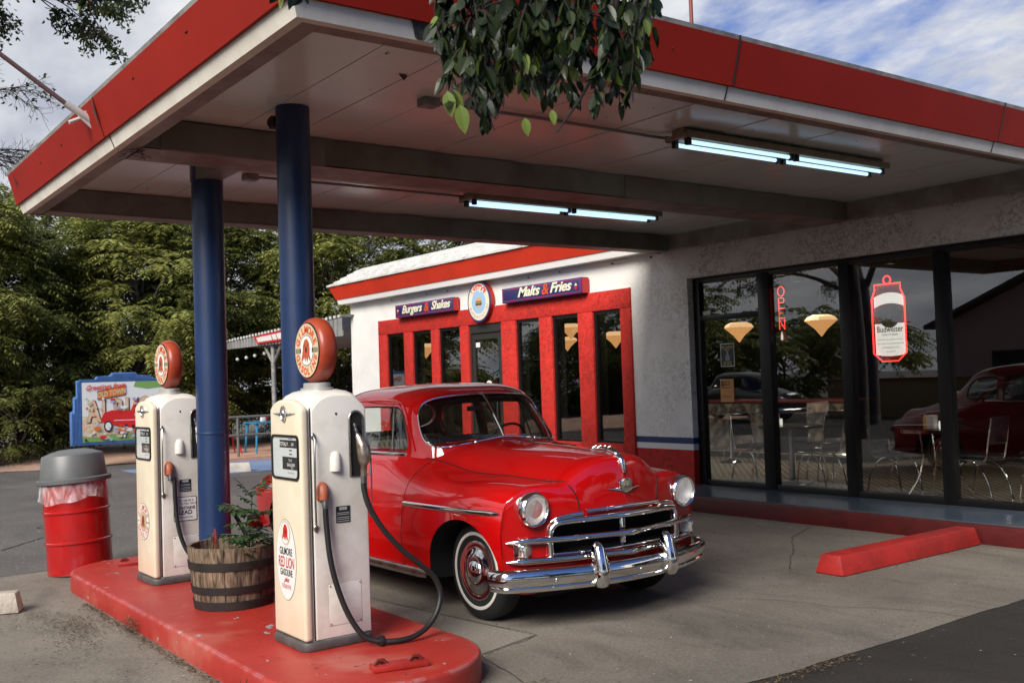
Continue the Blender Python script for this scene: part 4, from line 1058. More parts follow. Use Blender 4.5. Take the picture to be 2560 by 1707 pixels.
# ------------------------------------------------------------------ wheel stops
def wheel_stop(loc, rz, L_, w_, h_, m, name, label, group=None, top=0.6):
    t = empty(name, loc, label, 'wheel stop', group, R(rz))
    mb = MB(); mb.hexa([(-L_/2, -w_/2, 0), (L_/2, -w_/2, 0), (L_/2, w_/2, 0), (-L_/2, w_/2, 0)], [(-L_/2+0.03, -w_/2*top, h_), (L_/2-0.03, -w_/2*top, h_), (L_/2-0.03, w_/2*top, h_), (-L_/2+0.03, w_/2*top, h_)])
    mb.build('block', m, t, bevel=0.012, bang=20)
    return t
RSTOP = mat('red_wheel_stop_paint', (0.42, 0.022, 0.018), rough=0.5, col2=(0.30, 0.018, 0.014), nscale=4, bump=0.25, bscale=30, spots=[((0.10, 0.02, 0.02), 8, 0.70, 0.06), ((0.4, 0.36, 0.3), 20, 0.76, 0.02)])
wheel_stop((-5.215, 7.95, 0), 90.3, 2.08, 0.27, 0.155, RSTOP, 'wheel_stop', 'long red painted concrete wheel stop lying by the blue walkway', top=0.68)
CST = mat('bare_concrete', (0.50, 0.44, 0.36), rough=0.85, col2=(0.38, 0.33, 0.27), nscale=6, bump=0.4, bscale=40)
wheel_stop((-8.98, 0.93, 0), 68, 1.5, 0.20, 0.15, CST, 'wheel_stop', 'bare concrete wheel stop cut by the left picture edge', top=0.72)
wheel_stop((-20.2, 7.15, -0.01), 70, 1.8, 0.34, 0.17, mat('white_stop_paint', (0.66, 0.62, 0.52), rough=0.8, col2=(0.5, 0.45, 0.38), nscale=5), 'wheel_stop', 'white wheel stop on the blue painted bay beyond the columns', top=0.7)

# ------------------------------------------------------------------ barrel
bt = empty('trash_barrel', (-10.165, 2.41, 0), 'red steel drum with clear liner and grey domed lid beside the pump island', 'trash can')
bt.rotation_euler = (R(2.6), R(-2.2), 0)
BR_ = 0.285
DRUM = mat('drum_red', (0.40, 0.006, 0.006), rough=0.25, coat=0.6, col2=(0.33, 0.005, 0.005), nscale=3, bump=0.05, bscale=8, spots=[((0.12, 0.03, 0.02), 10, 0.77, 0.02)])
mb = MB(); mb.lathe([(BR_-0.01, 0), (BR_+0.004, 0.012), (BR_, 0.03), (BR_, 0.28), (BR_+0.012, 0.288), (BR_+0.012, 0.302), (BR_, 0.31), (BR_, 0.315), (BR_, 0.56), (BR_+0.012, 0.568), (BR_+0.012, 0.582), (BR_, 0.59), (BR_, 0.595), (BR_, 0.84)], (0, 0, 0), 'z', 56)
mb.build('drum', DRUM, bt, smooth=50)
LINER = bpy.data.materials.new('clear_plastic_liner'); LINER.use_nodes = True
t = LINER.node_tree; b_ = t.nodes['Principled BSDF']; o_ = t.nodes['Material Output']; b_.inputs['Base Color'].default_value = (0.85, 0.80, 0.80, 1); b_.inputs['Roughness'].default_value = 0.15
tr_ = N(t, 'ShaderNodeBsdfTransparent'); mx_ = N(t, 'ShaderNodeMixShader')
tc_ = N(t, 'ShaderNodeTexCoord'); mp_ = N(t, 'ShaderNodeMapping'); mp_.inputs['Scale'].default_value = (1, 1, 0.35); t.links.new(tc_.outputs['Object'], mp_.inputs[0])
nn_ = N(t, 'ShaderNodeTexNoise', i_Scale=11.0, i_Detail=2.0, i_Distortion=1.2); t.links.new(mp_.outputs[0], nn_.inputs['Vector'])
rr_ = N(t, 'ShaderNodeValToRGB'); rr_.color_ramp.elements[0].position = 0.45; rr_.color_ramp.elements[0].color = (0.12, 0.12, 0.12, 1); rr_.color_ramp.elements[1].position = 0.66; rr_.color_ramp.elements[1].color = (0.42, 0.42, 0.42, 1)
t.links.new(nn_.outputs[0], rr_.inputs[0]); t.links.new(rr_.outputs[0], mx_.inputs[0]); t.links.new(tr_.outputs[0], mx_.inputs[1]); t.links.new(b_.outputs[0], mx_.inputs[2]); t.links.new(mx_.outputs[0], o_.inputs[0])
bp_ = N(t, 'ShaderNodeBump', i_Strength=0.8, i_Distance=0.02); t.links.new(nn_.outputs[0], bp_.inputs['Height']); t.links.new(bp_.outputs[0], b_.inputs['Normal'])
mb = MB(); rr = random.Random(5); rings_ = []
for j, (z, r_) in enumerate([(0.875, 0.012), (0.82, 0.018), (0.77, 0.024), (0.72, 0.028), (0.675, 0.034)]):
    ring = []
    for i in range(96):
        a = 2*PI*i/96
        q = 0.006*math.sin(a*9+j)+0.006*math.sin(a*17+2*j)+0.004*math.sin(a*31)
        dz = 0.02*math.sin(a*3+1)+0.01*math.sin(a*7) if j == 4 else 0
        ring.append(((BR_+r_+q*j/4)*math.cos(a), (BR_+r_+q*j/4)*math.sin(a), z+dz))
    rings_.append(ring)
mb.rings(rings_, cap=False); mb.build('plastic_liner', LINER, bt, recalc=False)
LID = mat('grey_lid_plastic', (0.12, 0.125, 0.125), rough=0.42, col2=(0.10, 0.105, 0.105), nscale=4)
mb = MB(); mb.lathe([(BR_+0.036, 0.835), (BR_+0.042, 0.84), (BR_+0.042, 0.872), (BR_+0.032, 0.88), (BR_+0.008, 0.882), (BR_-0.016, 1.085), (BR_-0.022, 1.093), (BR_-0.10, 1.122), (BR_-0.17, 1.138), (0.03, 1.142)], (0, 0, 0), 'z', 56)
mb.build('lid', LID, bt, smooth=35)

# ------------------------------------------------------------------ half barrel planter with seedling
pl = empty('barrel_planter', (-7.03, 2.68, 0.15), 'weathered wooden half barrel planter with black hoops between the two pumps', 'planter')
WOOD = bpy.data.materials.new('weathered_staves'); WOOD.use_nodes = True
t = WOOD.node_tree; b_ = t.nodes['Principled BSDF']
g_ = N(t, 'ShaderNodeTexCoord'); mp_ = N(t, 'ShaderNodeMapping'); mp_.inputs['Scale'].default_value = (1, 1, 0.11); t.links.new(g_.outputs['Object'], mp_.inputs[0])
n_ = N(t, 'ShaderNodeTexNoise', i_Scale=42.0, i_Detail=7.0, i_Roughness=0.65, i_Distortion=0.6); t.links.new(mp_.outputs[0], n_.inputs['Vector'])
r_ = N(t, 'ShaderNodeValToRGB'); r_.color_ramp.elements[0].position = 0.36; r_.color_ramp.elements[0].color = (0.030, 0.018, 0.010, 1); r_.color_ramp.elements[1].position = 0.64; r_.color_ramp.elements[1].color = (0.30, 0.215, 0.14, 1)
t.links.new(n_.outputs[0], r_.inputs[0]); n3_ = N(t, 'ShaderNodeTexNoise', i_Scale=7.0, i_Detail=2.0); t.links.new(mp_.outputs[0], n3_.inputs['Vector'])
x_ = N(t, 'ShaderNodeMix', data_type='RGBA', blend_type='MULTIPLY'); x_.inputs[0].default_value = 0.8; t.links.new(r_.outputs[0], x_.inputs[6]); r4_ = N(t, 'ShaderNodeValToRGB'); r4_.color_ramp.elements[0].position = 0.35; r4_.color_ramp.elements[0].color = (0.35, 0.3, 0.25, 1); r4_.color_ramp.elements[1].position = 0.6; t.links.new(n3_.outputs[0], r4_.inputs[0]); t.links.new(r4_.outputs[0], x_.inputs[7])
t.links.new(x_.outputs[2], b_.inputs['Base Color']); b_.inputs['Roughness'].default_value = 0.8
bp_ = N(t, 'ShaderNodeBump', i_Strength=0.6, i_Distance=0.01); t.links.new(n_.outputs[0], bp_.inputs['Height']); t.links.new(bp_.outputs[0], b_.inputs['Normal'])
def prad(z): return 0.262+0.135*z*(1-0.35*z)
mb = MB(); ns = 22; rr = random.Random(4)
for k in range(ns):
    a0, a1 = 2*PI*(k+0.02)/ns, 2*PI*(k+0.98)/ns; dz = rr.uniform(-0.004, 0.006); dr = rr.uniform(-0.002, 0.002)
    rings_ = []
    for z in (0.0, 0.1, 0.2, 0.3, 0.42+dz):
        r0, r1 = prad(z)+dr, prad(z)-0.022
        am = (a0+a1)/2
        rings_.append([(r0*math.cos(a0), r0*math.sin(a0), z), (r0*1.008*math.cos(am), r0*1.008*math.sin(am), z), (r0*math.cos(a1), r0*math.sin(a1), z), (r1*math.cos(a1), r1*math.sin(a1), z), (r1*math.cos(a0), r1*math.sin(a0), z)])
    mb.rings(rings_)
mb.build('staves', WOOD, pl, smooth=25)
HOOP = mat('hoop_iron', (0.009, 0.008, 0.007), rough=0.65, col2=(0.02, 0.015, 0.012), nscale=10)
for z0, z1 in ((0.004, 0.062), (0.112, 0.162), (0.272, 0.328)):
    mb = MB(); mb.lathe([(prad(z0)+0.004, z0), (prad(z0)+0.008, z0), (prad(z1)+0.008, z1), (prad(z1)+0.004, z1)], (0, 0, 0), 'z', 60, cap=False); mb.build('hoop', HOOP, pl)
mb = MB(); mb.lathe([(0.30, 0.30), (0.2, 0.315), (0.02, 0.33)], (0, 0, 0), 'z', 24); mb.build('soil', mat('potting_soil', (0.05, 0.035, 0.025), rough=0.95, bump=1, bscale=40), pl)

def leaf_blade(p, d, nrm, L_, W_, fold=0.25, curl=0.15, n=5):
    """pointed leaf as a folded strip; returns verts, faces"""
    d = d.normalized(); s_ = d.cross(nrm)
    if s_.length < 1e-4: s_ = d.orthogonal()
    s_.normalize(); u_ = s_.cross(d); vs = []; fs = []
    for i in range(n+1):
        t_ = i/n; w_ = W_*0.5*(math.sin(PI*min(1, t_**0.8))**0.8 if 0 < t_ < 1 else 0.02); w_ = max(w_, 0.0005)
        c_ = p+d*(L_*t_)-u_*(curl*L_*t_*t_)
        vs += [c_-s_*w_+u_*(w_*fold), c_, c_+s_*w_+u_*(w_*fold)]
    for i in range(n):
        a = i*3
        fs += [(a, a+1, a+4, a+3), (a+1, a+2, a+5, a+4)]
    return vs, fs
SEED = leaf_mat('seedling_leaf', (0.012, 0.030, 0.012), (0.05, 0.10, 0.03), 0.25, 6)
sd_ = empty('ailanthus_seedling', (-6.87, 2.72, 0.47), 'thin leafy seedling growing out of the half barrel planter', 'plant')
STEMM = mat('green_stem', (0.06, 0.08, 0.03), rough=0.6)
mb = MB(); ml = MB(); rr = random.Random(21)
def frond(base, dirn, L_, pairs, ls, droop, mstem, mleaf, rr, wratio=0.36):
    dirn = dirn.normalized(); pts = []
    for i in range(pairs+1):
        t_ = (i)/pairs; p = base+dirn*(L_*t_)+Vector((0, 0, -droop*L_*t_*t_)); pts.append(p)
    mstem.tube(pts, 0.0022, 4)
    for i in range(1, pairs+1):
        t_ = i/pairs; tg = (pts[i]-pts[i-1]).normalized(); s_ = tg.cross(Vector((0, 0, 1))).normalized()
        for sg in (-1, 1):
            if rr.random() < 0.06: continue
            dd = (tg*0.35+s_*sg+Vector((0, 0, -0.28+rr.uniform(-0.15, 0.1)))).normalized()
            l_ = ls*(1-0.35*abs(t_-0.45))*rr.uniform(0.8, 1.15)
            v_, f_ = leaf_blade(pts[i], dd, Vector((0, 0, 1)), l_, l_*wratio); mleaf.add(v_, f_)
    v_, f_ = leaf_blade(pts[-1], (pts[-1]-pts[-2]), Vector((0, 0, 1)), ls*0.9, ls*wratio); mleaf.add(v_, f_)
main = [Vector((0.02, 0.0, 0)), Vector((0.0, 0.02, 0.15)), Vector((0.01, 0.03, 0.30)), Vector((0.03, 0.03, 0.42))]
mb.tube(main, [0.006, 0.005, 0.004, 0.003], 6)
for (b_0, az_, el_, L_, pr_) in [(main[3], 40, 55, 0.22, 5), (main[3], 120, 45, 0.20, 5), (main[2], 200, 25, 0.34, 7), (main[2], 235, 30, 0.26, 6), (main[1], 215, 12, 0.36, 7), (main[2], 330, 25, 0.26, 6), (main[1], 20, 20, 0.22, 5), (main[1], 290, 15, 0.22, 5), (main[0], 150, 20, 0.2, 5), (main[0], 250, 30, 0.16, 5), (main[0], 330, 35, 0.18, 5), (main[1], 100, 30, 0.25, 6), (main[3], 260, 60, 0.18, 4), (main[2], 60, 20, 0.28, 6)]:
    d_ = Vector((math.cos(R(az_))*math.cos(R(el_)), math.sin(R(az_))*math.cos(R(el_)), math.sin(R(el_))))
    frond(b_0, d_, L_*0.82, pr_, 0.082, 0.18, mb, ml, rr, 0.42)
for i in range(16):
    b_0 = main[0].lerp(main[3], rr.uniform(0.1, 0.9))+Vector((rr.uniform(-.06, .10), rr.uniform(-.06, .08), 0)); az_ = rr.uniform(0, 360); el_ = rr.uniform(10, 60)
    frond(b_0, Vector((math.cos(R(az_))*math.cos(R(el_)), math.sin(R(az_))*math.cos(R(el_)), math.sin(R(el_)))), rr.uniform(0.12, 0.2), 4, 0.072, 0.25, mb, ml, rr, 0.45)
for i in range(90):
    a = rr.uniform(0, 6.28); q = rr.uniform(0, 0.14)
    v_, f_ = leaf_blade(Vector((q*math.cos(a), q*math.sin(a), rr.uniform(-0.02, 0.09))), Vector((math.cos(a), math.sin(a), rr.uniform(0, 1))), Vector((0, 0, 1)), rr.uniform(0.04, 0.07), 0.022); ml.add(v_, f_)
mb.build('stem', STEMM, sd_); ml.build('leaves', SEED, sd_, recalc=False)
pk = empty('garden_pick', (-7.06, 2.56, 0.45), 'small dark red ornament on a stick in the half barrel', 'ornament')
mb = MB(); mb.tube([(0, 0, -0.02), (0.01, 0, 0.14)], 0.003, 5); mb.build('stick', REDINK, pk)
mb = MB(); mb.prism([(-0.05, 0.13), (0.04, 0.13), (0.045, 0.17), (0.03, 0.20), (0.02, 0.235), (0.0, 0.225), (-0.01, 0.20), (-0.035, 0.195), (-0.055, 0.165)], -0.005, 0.005, 'y'); mb.build('figure', mat('pick_red', (0.16, 0.02, 0.02), rough=0.5), pk, bevel=0.002)

# red valve lids on the island
for (x, y, rz, lb) in ((-4.80, 2.72, 75, 'red painted steel valve plate with lugs at the near end of the island'), (-9.27, 2.66, 75, 'red painted steel valve plate at the far end of the island')):
    v_ = empty('valve_plate', (x, y, 0.15), lb, 'valve plate', 'valve plates on the pump island', R(rz))
    mb = MB(); mb.box(-0.15, 0.15, -0.055, 0.055, 0.002, 0.028); mb.build('plate', REDPAINT, v_, bevel=0.004)
    for sx in (-0.10, 0.09):
        mb = MB(); mb.tube([(sx-0.035, 0.0, 0.03), (sx-0.015, 0.0, 0.052), (sx+0.015, 0.0, 0.052), (sx+0.035, 0, 0.03)], 0.010, 6); mb.lathe([(0.022, 0.028), (0.022, 0.036), (0.01, 0.042)], (sx, 0.02, 0), 'z', 8)
        mb.build('lug', mat('scratched_red', (0.14, 0.015, 0.012), rough=0.5, spots=[((0.3, 0.28, 0.26), 60, 0.66, 0.02)]), v_)
# ------------------------------------------------------------------ gas pumps
def arch(x0, x1, z0, zs, zt, r=0.03, n=14):
    """outline with flat foot, shoulders at zs, crown at zt"""
    o = [(x0, z0), (x1, z0)]
    for i in range(n+1):
        t_ = i/n; x = x1+(x0-x1)*t_; u = abs(2*t_-1)
        o.append((x, zs+(zt-zs)*(1-u**3.0)))
    return o
PUMP_WHITE = WHITE
def decal_ring(F, rx, rz, cx, cz, parent, n=40):
    """round advert: white oval, thin dark rings, red letters round it, lion head block"""
    e = lambda a, b, y, m, mb: mb.flat([F(cx+p*rx*a, cz+q*rz*a, y) for p, q in ellipse(0, 0, 1, 1, n)], m)
    mb = MB(); e(1.0, 0, 0.0020, 1, mb); e(0.965, 0, 0.0026, 0, mb); e(0.56, 0, 0.0032, 1, mb); e(0.53, 0, 0.0038, 2, mb)
    return mb
def lion(mb, F, cx, cz, s_, m, m2):
    def P(pts, y, mm): mb.flat([F(cx+a*s_, cz+b*s_, y) for a, b in pts], mm)
    P([(-0.75, -0.55), (-0.55, -0.05), (-0.5, 0.35), (-0.2, 0.75), (0.15, 0.8), (0.45, 0.55), (0.55, 0.1), (0.5, -0.3), (0.75, -0.8), (0.45, -0.65), (0.3, -0.4), (0.15, -0.85), (-0.05, -0.45), (-0.2, -0.8), (-0.35, -0.4), (-0.6, -0.75)], 0.0046, m)
    P([(-0.15, 0.1), (0.0, 0.3), (0.15, 0.1), (0.1, -0.15), (-0.08, -0.15)], 0.0052, m2)
    P([(-0.3, 0.3), (-0.18, 0.42), (-0.12, 0.3)], 0.0052, m2); P([(0.2, 0.32), (0.3, 0.42), (0.36, 0.3)], 0.0052, m2)
def gas_pump(loc, label, variant, rz=0):
    P_ = empty('gas_pump', loc, label, 'gas pump', 'vintage gas pumps on the island', R(rz))
    hw, hd = 0.213, 0.208
    mb = MB(); mb.prism(rrect(-hw-0.02, hw+0.02, -hd-0.025, hd+0.02, 0.07), 0.0, 0.05, 'z'); mb.build('skirt', mat('dark_grey_skirt', (0.06, 0.058, 0.055), rough=0.5, col2=(0.09, 0.085, 0.08), nscale=8), P_, bevel=0.01)
    # white shell with domed crown
    mb = MB(); rs_ = []
    for z, a, b, r in [(0.05, hw, hd, 7), (1.20, hw, hd, 7), (1.32, hw, hd, 7), (1.375, hw-0.003, hd-0.003, 7), (1.415, hw-0.013, hd-0.012, 6), (1.445, hw-0.035, hd-0.03, 5), (1.466, hw-0.07, hd-0.06, 4), (1.478, hw-0.115, hd-0.10, 3), (1.483, 0.04, 0.04, 2)]:
        rs_.append([(p, q, z) for p, q in sell(0, 0.012, a, b-0.012, r, 56)])
    mb.rings(rs_); mb.build('shell', WHITE, P_, smooth=60)
    # cream front, bowed outline at the top
    mb = MB(); mb.prism(arch(-hw-0.002, hw+0.002, 0.052, 1.372, 1.428), -hd-0.006, -hd+0.048, 'y')
    fr = mb.build('front_panel', CREAM, P_, bevel=0.020, bseg=4, bang=50)
    mb = MB(); mb.box(hw-0.002, hw+0.0035, -hd+0.050, -hd+0.056, 0.055, 1.375); mb.build('panel_gap', INK, P_)
    # side doors
    for sx in (1, -1):
        mb = MB(); mb.prism(arch(-hd+0.060, hd-0.004, 0.055, 1.36, 1.445), sx*(hw-0.01), sx*(hw+0.007), 'x'); mb.build('side_panel', WHITE, P_, bevel=0.008, bseg=3)
    yF = -hd-0.006
    F = lambda u, v, d=0.002: (u, yF-d, v)
    # chrome crest with wings
    cr_ = MB(); cr_.tube([(0.028*math.cos(R(a)), yF-0.008, 1.345+0.042*math.sin(R(a))) for a in range(0, 360, 15)], 0.006, 8, closed=True)
    cr_.sphere((0, yF-0.006, 1.345), 0.024, 14, sc=(0.8, 0.55, 1.0))
    for sx in (-1, 1): cr_.tube([(sx*0.03, yF-0.009, 1.345), (sx*0.08, yF-0.007, 1.345), (sx*0.155, yF-0.004, 1.346)], [0.009, 0.006, 0.001], 8)
    cr_.build('chrome_crest', CHROME, P_)
    # dial window
    mb = MB(); o1 = rrect(-0.182, 0.192, 0.963, 1.222, 0.035); o2 = rrect(-0.170, 0.180, 0.975, 1.210, 0.028)
    n_ = len(o1); vs = [F(a, b, 0.000) for a, b in o1]+[F(a, b, 0.010) for a, b in o1]+[F(a, b, 0.010) for a, b in o2]+[F(a, b, -0.004) for a, b in o2]
    fs = []
    for L0 in range(3):
        for i in range(n_): fs.append((L0*n_+i, L0*n_+(i+1) % n_, (L0+1)*n_+(i+1) % n_, (L0+1)*n_+i))
    mb.add(vs, fs); wf = mb.build('dial_frame', BLACK, P_)
    mb = MB(); mb.flat([F(a, b, 0.0015) for a, b in o2]); mb.build('dial_plate', mat('dial_white', (0.66, 0.68, 0.68), rough=0.35), wf, smooth=0, recalc=False)
    mb = MB()
    for (a0, a1, b0, b1) in ((-0.07, 0.178, 1.148, 1.192), (-0.035, 0.178, 1.022, 1.095)): mb.flat([F(a0, b0, 0.003), F(a1, b0, 0.003), F(a1, b1, 0.003), F(a0, b1, 0.003)])
    for b in (1.13, 1.108): mb.flat([F(0.06, b, 0.003), F(0.10, b, 0.003), F(0.10, b+0.006, 0.003), F(0.06, b+0.006, 0.003)])
    mb.text('THIS SALE', 0.012, lambda u, v: F(u+0.08, v+1.196, 0.003)); mb.text('PRICE PER GALLON', 0.010, lambda u, v: F(u+0.08, v+1.000, 0.003))
    mb.build('counter_window', mat('counter_black', (0.03, 0.03, 0.03), rough=0.4), wf, smooth=0, recalc=False)
    mb = MB(); mb.text('TOTAL $', 0.030, lambda u, v: F(u-0.012, v+1.159, 0.0045), bold=0.0008); mb.text('.64', 0.028, lambda u, v: F(u+0.11, v+1.160, 0.0045), bold=0.0005)
    mb.text('GALLONS', 0.024, lambda u, v: F(u+0.085, v+1.042, 0.0045), bold=0.0006); mb.text('7.8 8', 0.022, lambda u, v: F(u+0.075, v+1.068, 0.0045)); mb.text('29.9', 0.020, lambda u, v: F(u+0.10, v+1.025, 0.0045))
    mb.build('lettering', WHITEFLAT, wf, smooth=0, recalc=False)
    mb = MB(); mb.flat([F(a, b, 0.0075) for a, b in o2]); mb.build('dial_glass', CLEAR, wf, smooth=0, recalc=False)
    # front advert
    WD = mat('decal_white', (0.72, 0.71, 0.68), rough=0.3); LINE = mat('decal_line', (0.25, 0.22, 0.18), rough=0.4)
    if variant == 0:
        cx, cz, rx, rz = -0.02, 0.495, 0.138, 0.236
        mb = MB(); mb.flat([F(cx+a, cz+b, 0.0016) for a, b in ellipse(0, 0, rx, rz, 48)], 1); mb.flat([F(cx+a, cz+b, 0.0022) for a, b in ellipse(0, 0, rx-0.004, rz-0.004, 48)], 0)
        mb.flat([F(cx+a, cz+0.155+b, 0.0030) for a, b in ellipse(0, 0, 0.070, 0.076, 36)], 2); mb.flat([F(cx+a, cz+0.155+b, 0.0036) for a, b in ellipse(0, 0, 0.060, 0.067, 36)], 1)
        mb.flat([F(cx+a, cz+0.155+b, 0.0042) for a, b in ellipse(0, 0, 0.057, 0.064, 36)], 0)
        lion(mb, F, cx, cz+0.158, 0.06, 3, 4)
        adv = mb.build('oval_advert', [WD, LINE, CREAM, REDINK, mat('dark_red_ink', (0.12, 0.005, 0.01), rough=0.5)], P_, smooth=0, recalc=False)
        mb = MB(); mb.text('GILMORE', 0.060, lambda u, v: F(u+cx, v+cz+0.028, 0.0034), xs=0.70, bold=0.001); mb.text('GASOLINE', 0.055, lambda u, v: F(u+cx, v+cz-0.092, 0.0034), xs=0.66, bold=0.001)
        mb.build('lettering', INK, adv, smooth=0, recalc=False)
        mb = MB(); mb.text('RED LION', 0.088, lambda u, v: F(u+cx, v+cz-0.045, 0.0034), xs=0.56, shear=0.15, bold=0.0012); mb.text('plus', 0.040, lambda u, v: F(u+cx, v+cz-0.128, 0.0034), shear=0.6, bold=0.001); mb.text('TETRAETHYL', 0.036, lambda u, v: F(u+cx, v+cz-0.168, 0.0034), xs=0.62)
        mb.build('lettering', REDINK, adv, smooth=0, recalc=False)
    else:
        cx, cz, rr0 = -0.035, 0.475, 0.145
        mb = decal_ring(F, rr0, rr0, cx, cz, P_)
        lion(mb, F, cx, cz-0.0, 0.062, 3, 4)
        adv = mb.build('round_advert', [WD, LINE, mat('decal_tan', (0.5, 0.38, 0.24), rough=0.4), mat('lion_brown_red', (0.30, 0.05, 0.03), rough=0.5), INK], P_, smooth=0, recalc=False)
        mb = MB(); G2 = lambda u, v: F(u+cx, v+cz, 0.0034)
        mb.arc_text('GILMORE', 0.058, G2, 0.111, 0, 21, bold=0.001); mb.arc_text('GASOLINE', 0.054, G2, 0.111, 180, -19, bold=0.001, inward=True)
        mb.build('lettering', ORANGEINK, adv, smooth=0, recalc=False)
        mb = MB(); mb.text('GREEN', 0.020, lambda u, v: F(u+cx+0.112, v+cz-0.008, 0.0034)); mb.text('BLU', 0.020, lambda u, v: F(u+cx-0.112, v+cz-0.008, 0.0034)); mb.build('lettering', INK, adv, smooth=0, recalc=False)
    # side fittings (towards the camera)
    X = hw+0.007
    H = lambda u, v, d=0.002: (X+d, u, v)
    mb = MB(); mb.prism(ellipse(0.01, 1.335, 0.007, 0.008, 12), X-0.001, X+0.0012, 'x'); mb.build('key_hole', INK, P_)
    # nozzle recess
    ro = [(0.092, 0.968), (0.178, 0.968), (0.178, 1.30)]+[(0.135+0.043*math.cos(R(a)), 1.30+0.045*math.sin(R(a))) for a in range(15, 180, 15)]+[(0.092, 1.30)]
    mb = MB(); mb.tube([H(a, b, 0.004) for a, b in ro], (0.007, 0.007), 8, closed=True); rf = mb.build('nozzle_boot_rim', CHROME2, P_)
    mb = MB(); mb.flat([H(a, b, 0.0015) for a, b in ro]); mb.build('nozzle_boot', DARK, rf, smooth=0, recalc=False)
    mb = MB()
    for u, v in ((0.098, 1.24), (0.098, 1.11), (0.098, 1.00), (0.174, 1.25)): mb.sphere(H(u, v, 0.008), 0.004, 8)
    mb.build('rivet', INK, rf)
    # grab rod
    mb = MB(); mb.tube([H(-0.140, 1.212, 0.008), H(-0.142, 1.19, 0.028), H(-0.148, 1.05, 0.034), H(-0.150, 0.85, 0.034), H(-0.146, 0.72, 0.028), H(-0.138, 0.695, 0.008)], [0.006]*6, 8)
    mb.sphere(H(-0.140, 1.212, 0.004), 0.016, 10, sc=(0.5, 0.9, 1.3)); mb.sphere(H(-0.138, 0.69, 0.004), 0.015, 10, sc=(0.5, 0.9, 1.6)); mb.build('grab_rod', CHROME2, P_)
    # white hood
    mb = MB(); rs_ = []
    for z, a, d in ((1.005, 0.034, 0.030), (1.03, 0.034, 0.032), (1.08, 0.032, 0.026), (1.11, 0.024, 0.014), (1.118, 0.010, 0.004)):
        rs_.append([(X+max(0, d*math.cos(R(t_))), -0.002+a*math.sin(R(t_)), z) for t_ in range(-90, 91, 15)])
    mb.rings(rs_); mb.build('switch_hood', WHITE, P_, smooth=60)
    # hose outlet cap
    mb = MB(); rs_ = []
    for z, a, d in ((0.850, 0.036, 0.050), (0.88, 0.037, 0.052), (0.925, 0.033, 0.042), (0.945, 0.020, 0.020), (0.950, 0.008, 0.006)):
        rs_.append([(X+max(0.0, d*math.cos(R(t_))), -0.092+a*math.sin(R(t_)), z) for t_ in range(-90, 91, 15)])
    mb.rings(rs_); cp = mb.build('hose_outlet_cap', mat('faded_orange_cap', (0.40, 0.10, 0.04), rough=0.5, col2=(0.10, 0.045, 0.03), nscale=12, lo=0.45, hi=0.7), P_, smooth=60)
    mb = MB(); mb.lathe([(0.018, 0.80), (0.020, 0.82), (0.017, 0.835), (0.017, 0.852)], (X+0.030, -0.088, 0), 'z', 12); mb.build('ferrule', STEEL, cp)
    # plates
    px0, px1, pz0, pz1 = (-0.008, 0.082, 0.705, 0.80)
    mb = MB(); mb.box(X+0.001, X+0.003, px0, px1, pz0, pz1); pt = mb.build('data_plate', INK if variant == 0 else mat('navy_plate', (0.015, 0.018, 0.035), rough=0.4), P_)
    mb = MB()
    mb.flat([H(px0+0.02, pz1-0.022, 0.0036), H(px1-0.02, pz1-0.022, 0.0036), H(px1-0.02, pz1-0.005, 0.0036), H(px0+0.02, pz1-0.005, 0.0036)])
    for q in (0.036, 0.046, 0.062, 0.072, 0.084): mb.flat([H(px0+0.006, pz1-q-0.004, 0.0036), H(px1-0.006, pz1-q-0.004, 0.0036), H(px1-0.006, pz1-q, 0.0036), H(px0+0.006, pz1-q, 0.0036)])
    mb.build('plate_markings', mat('plate_silver', (0.35, 0.35, 0.33), rough=0.4), pt, smooth=0, recalc=False)
    # lower access panel: thin raised sheet with screws
    mb = MB(); mb.box(X-0.002, X+0.002, -0.068, 0.142, 0.125, 0.362); ap = mb.build('access_panel', WHITE, P_, bevel=0.001)
    mb = MB(); o_ = [(-0.069, 0.124), (0.143, 0.124), (0.143, 0.363), (-0.069, 0.363)]
    mb.tube([H(a, b, -0.0004) for a, b in o_], 0.0016, 4, closed=True); mb.build('panel_edge_line', mat('panel_shadow_gap', (0.20, 0.17, 0.14), rough=0.7), ap)
    mb = MB()
    for u in (-0.058, 0.132):
        for v in (0.135, 0.352): mb.sphere(H(u, v, 0.002), 0.0055, 8)
    mb.build('screw', CHROME2, ap)
    if variant == 1:
        mb = MB(); mb.prism(rrect(-0.06, 0.125, 0.475, 0.665, 0.012), X+0.001, X+0.003, 'x', 0); mb.prism(rrect(-0.055, 0.12, 0.48, 0.66, 0.010), X+0.0031, X+0.0042, 'x', 1)
        ls_ = mb.build('warning_plate', [INK, mat('plate_grey_white', (0.72, 0.70, 0.67), rough=0.4)], P_)
        mb = MB(); T_ = lambda dz: (lambda u, v: (X+0.0055, u+0.033, v+dz))
        mb.text('FOR USE AS A', 0.022, T_(0.628), xs=0.95); mb.text('MOTOR FUEL ONLY', 0.020, T_(0.604), xs=0.95); mb.text('CONTAINS', 0.032, T_(0.567), xs=0.95, bold=0.0008); mb.text('LEAD', 0.045, T_(0.528), bold=0.001); mb.text('(TETRAETHYL)', 0.018, T_(0.498))
        mb.build('lettering', INK, ls_, smooth=0, recalc=False)
    # far edge chrome strip behind the pump door (right rear)
    mb = MB(); mb.tube([(X-0.01, hd-0.0, 1.20), (X+0.012, hd+0.012, 1.12), (X+0.014, hd+0.014, 0.95), (X+0.012, hd+0.012, 0.80), (X-0.005, hd+0.004, 0.735)], 0.005, 8); mb.sphere((X, hd+0.008, 0.73), 0.014, 8, sc=(0.6, 0.6, 1.4)); mb.build('grab_rod', CHROME2, P_)
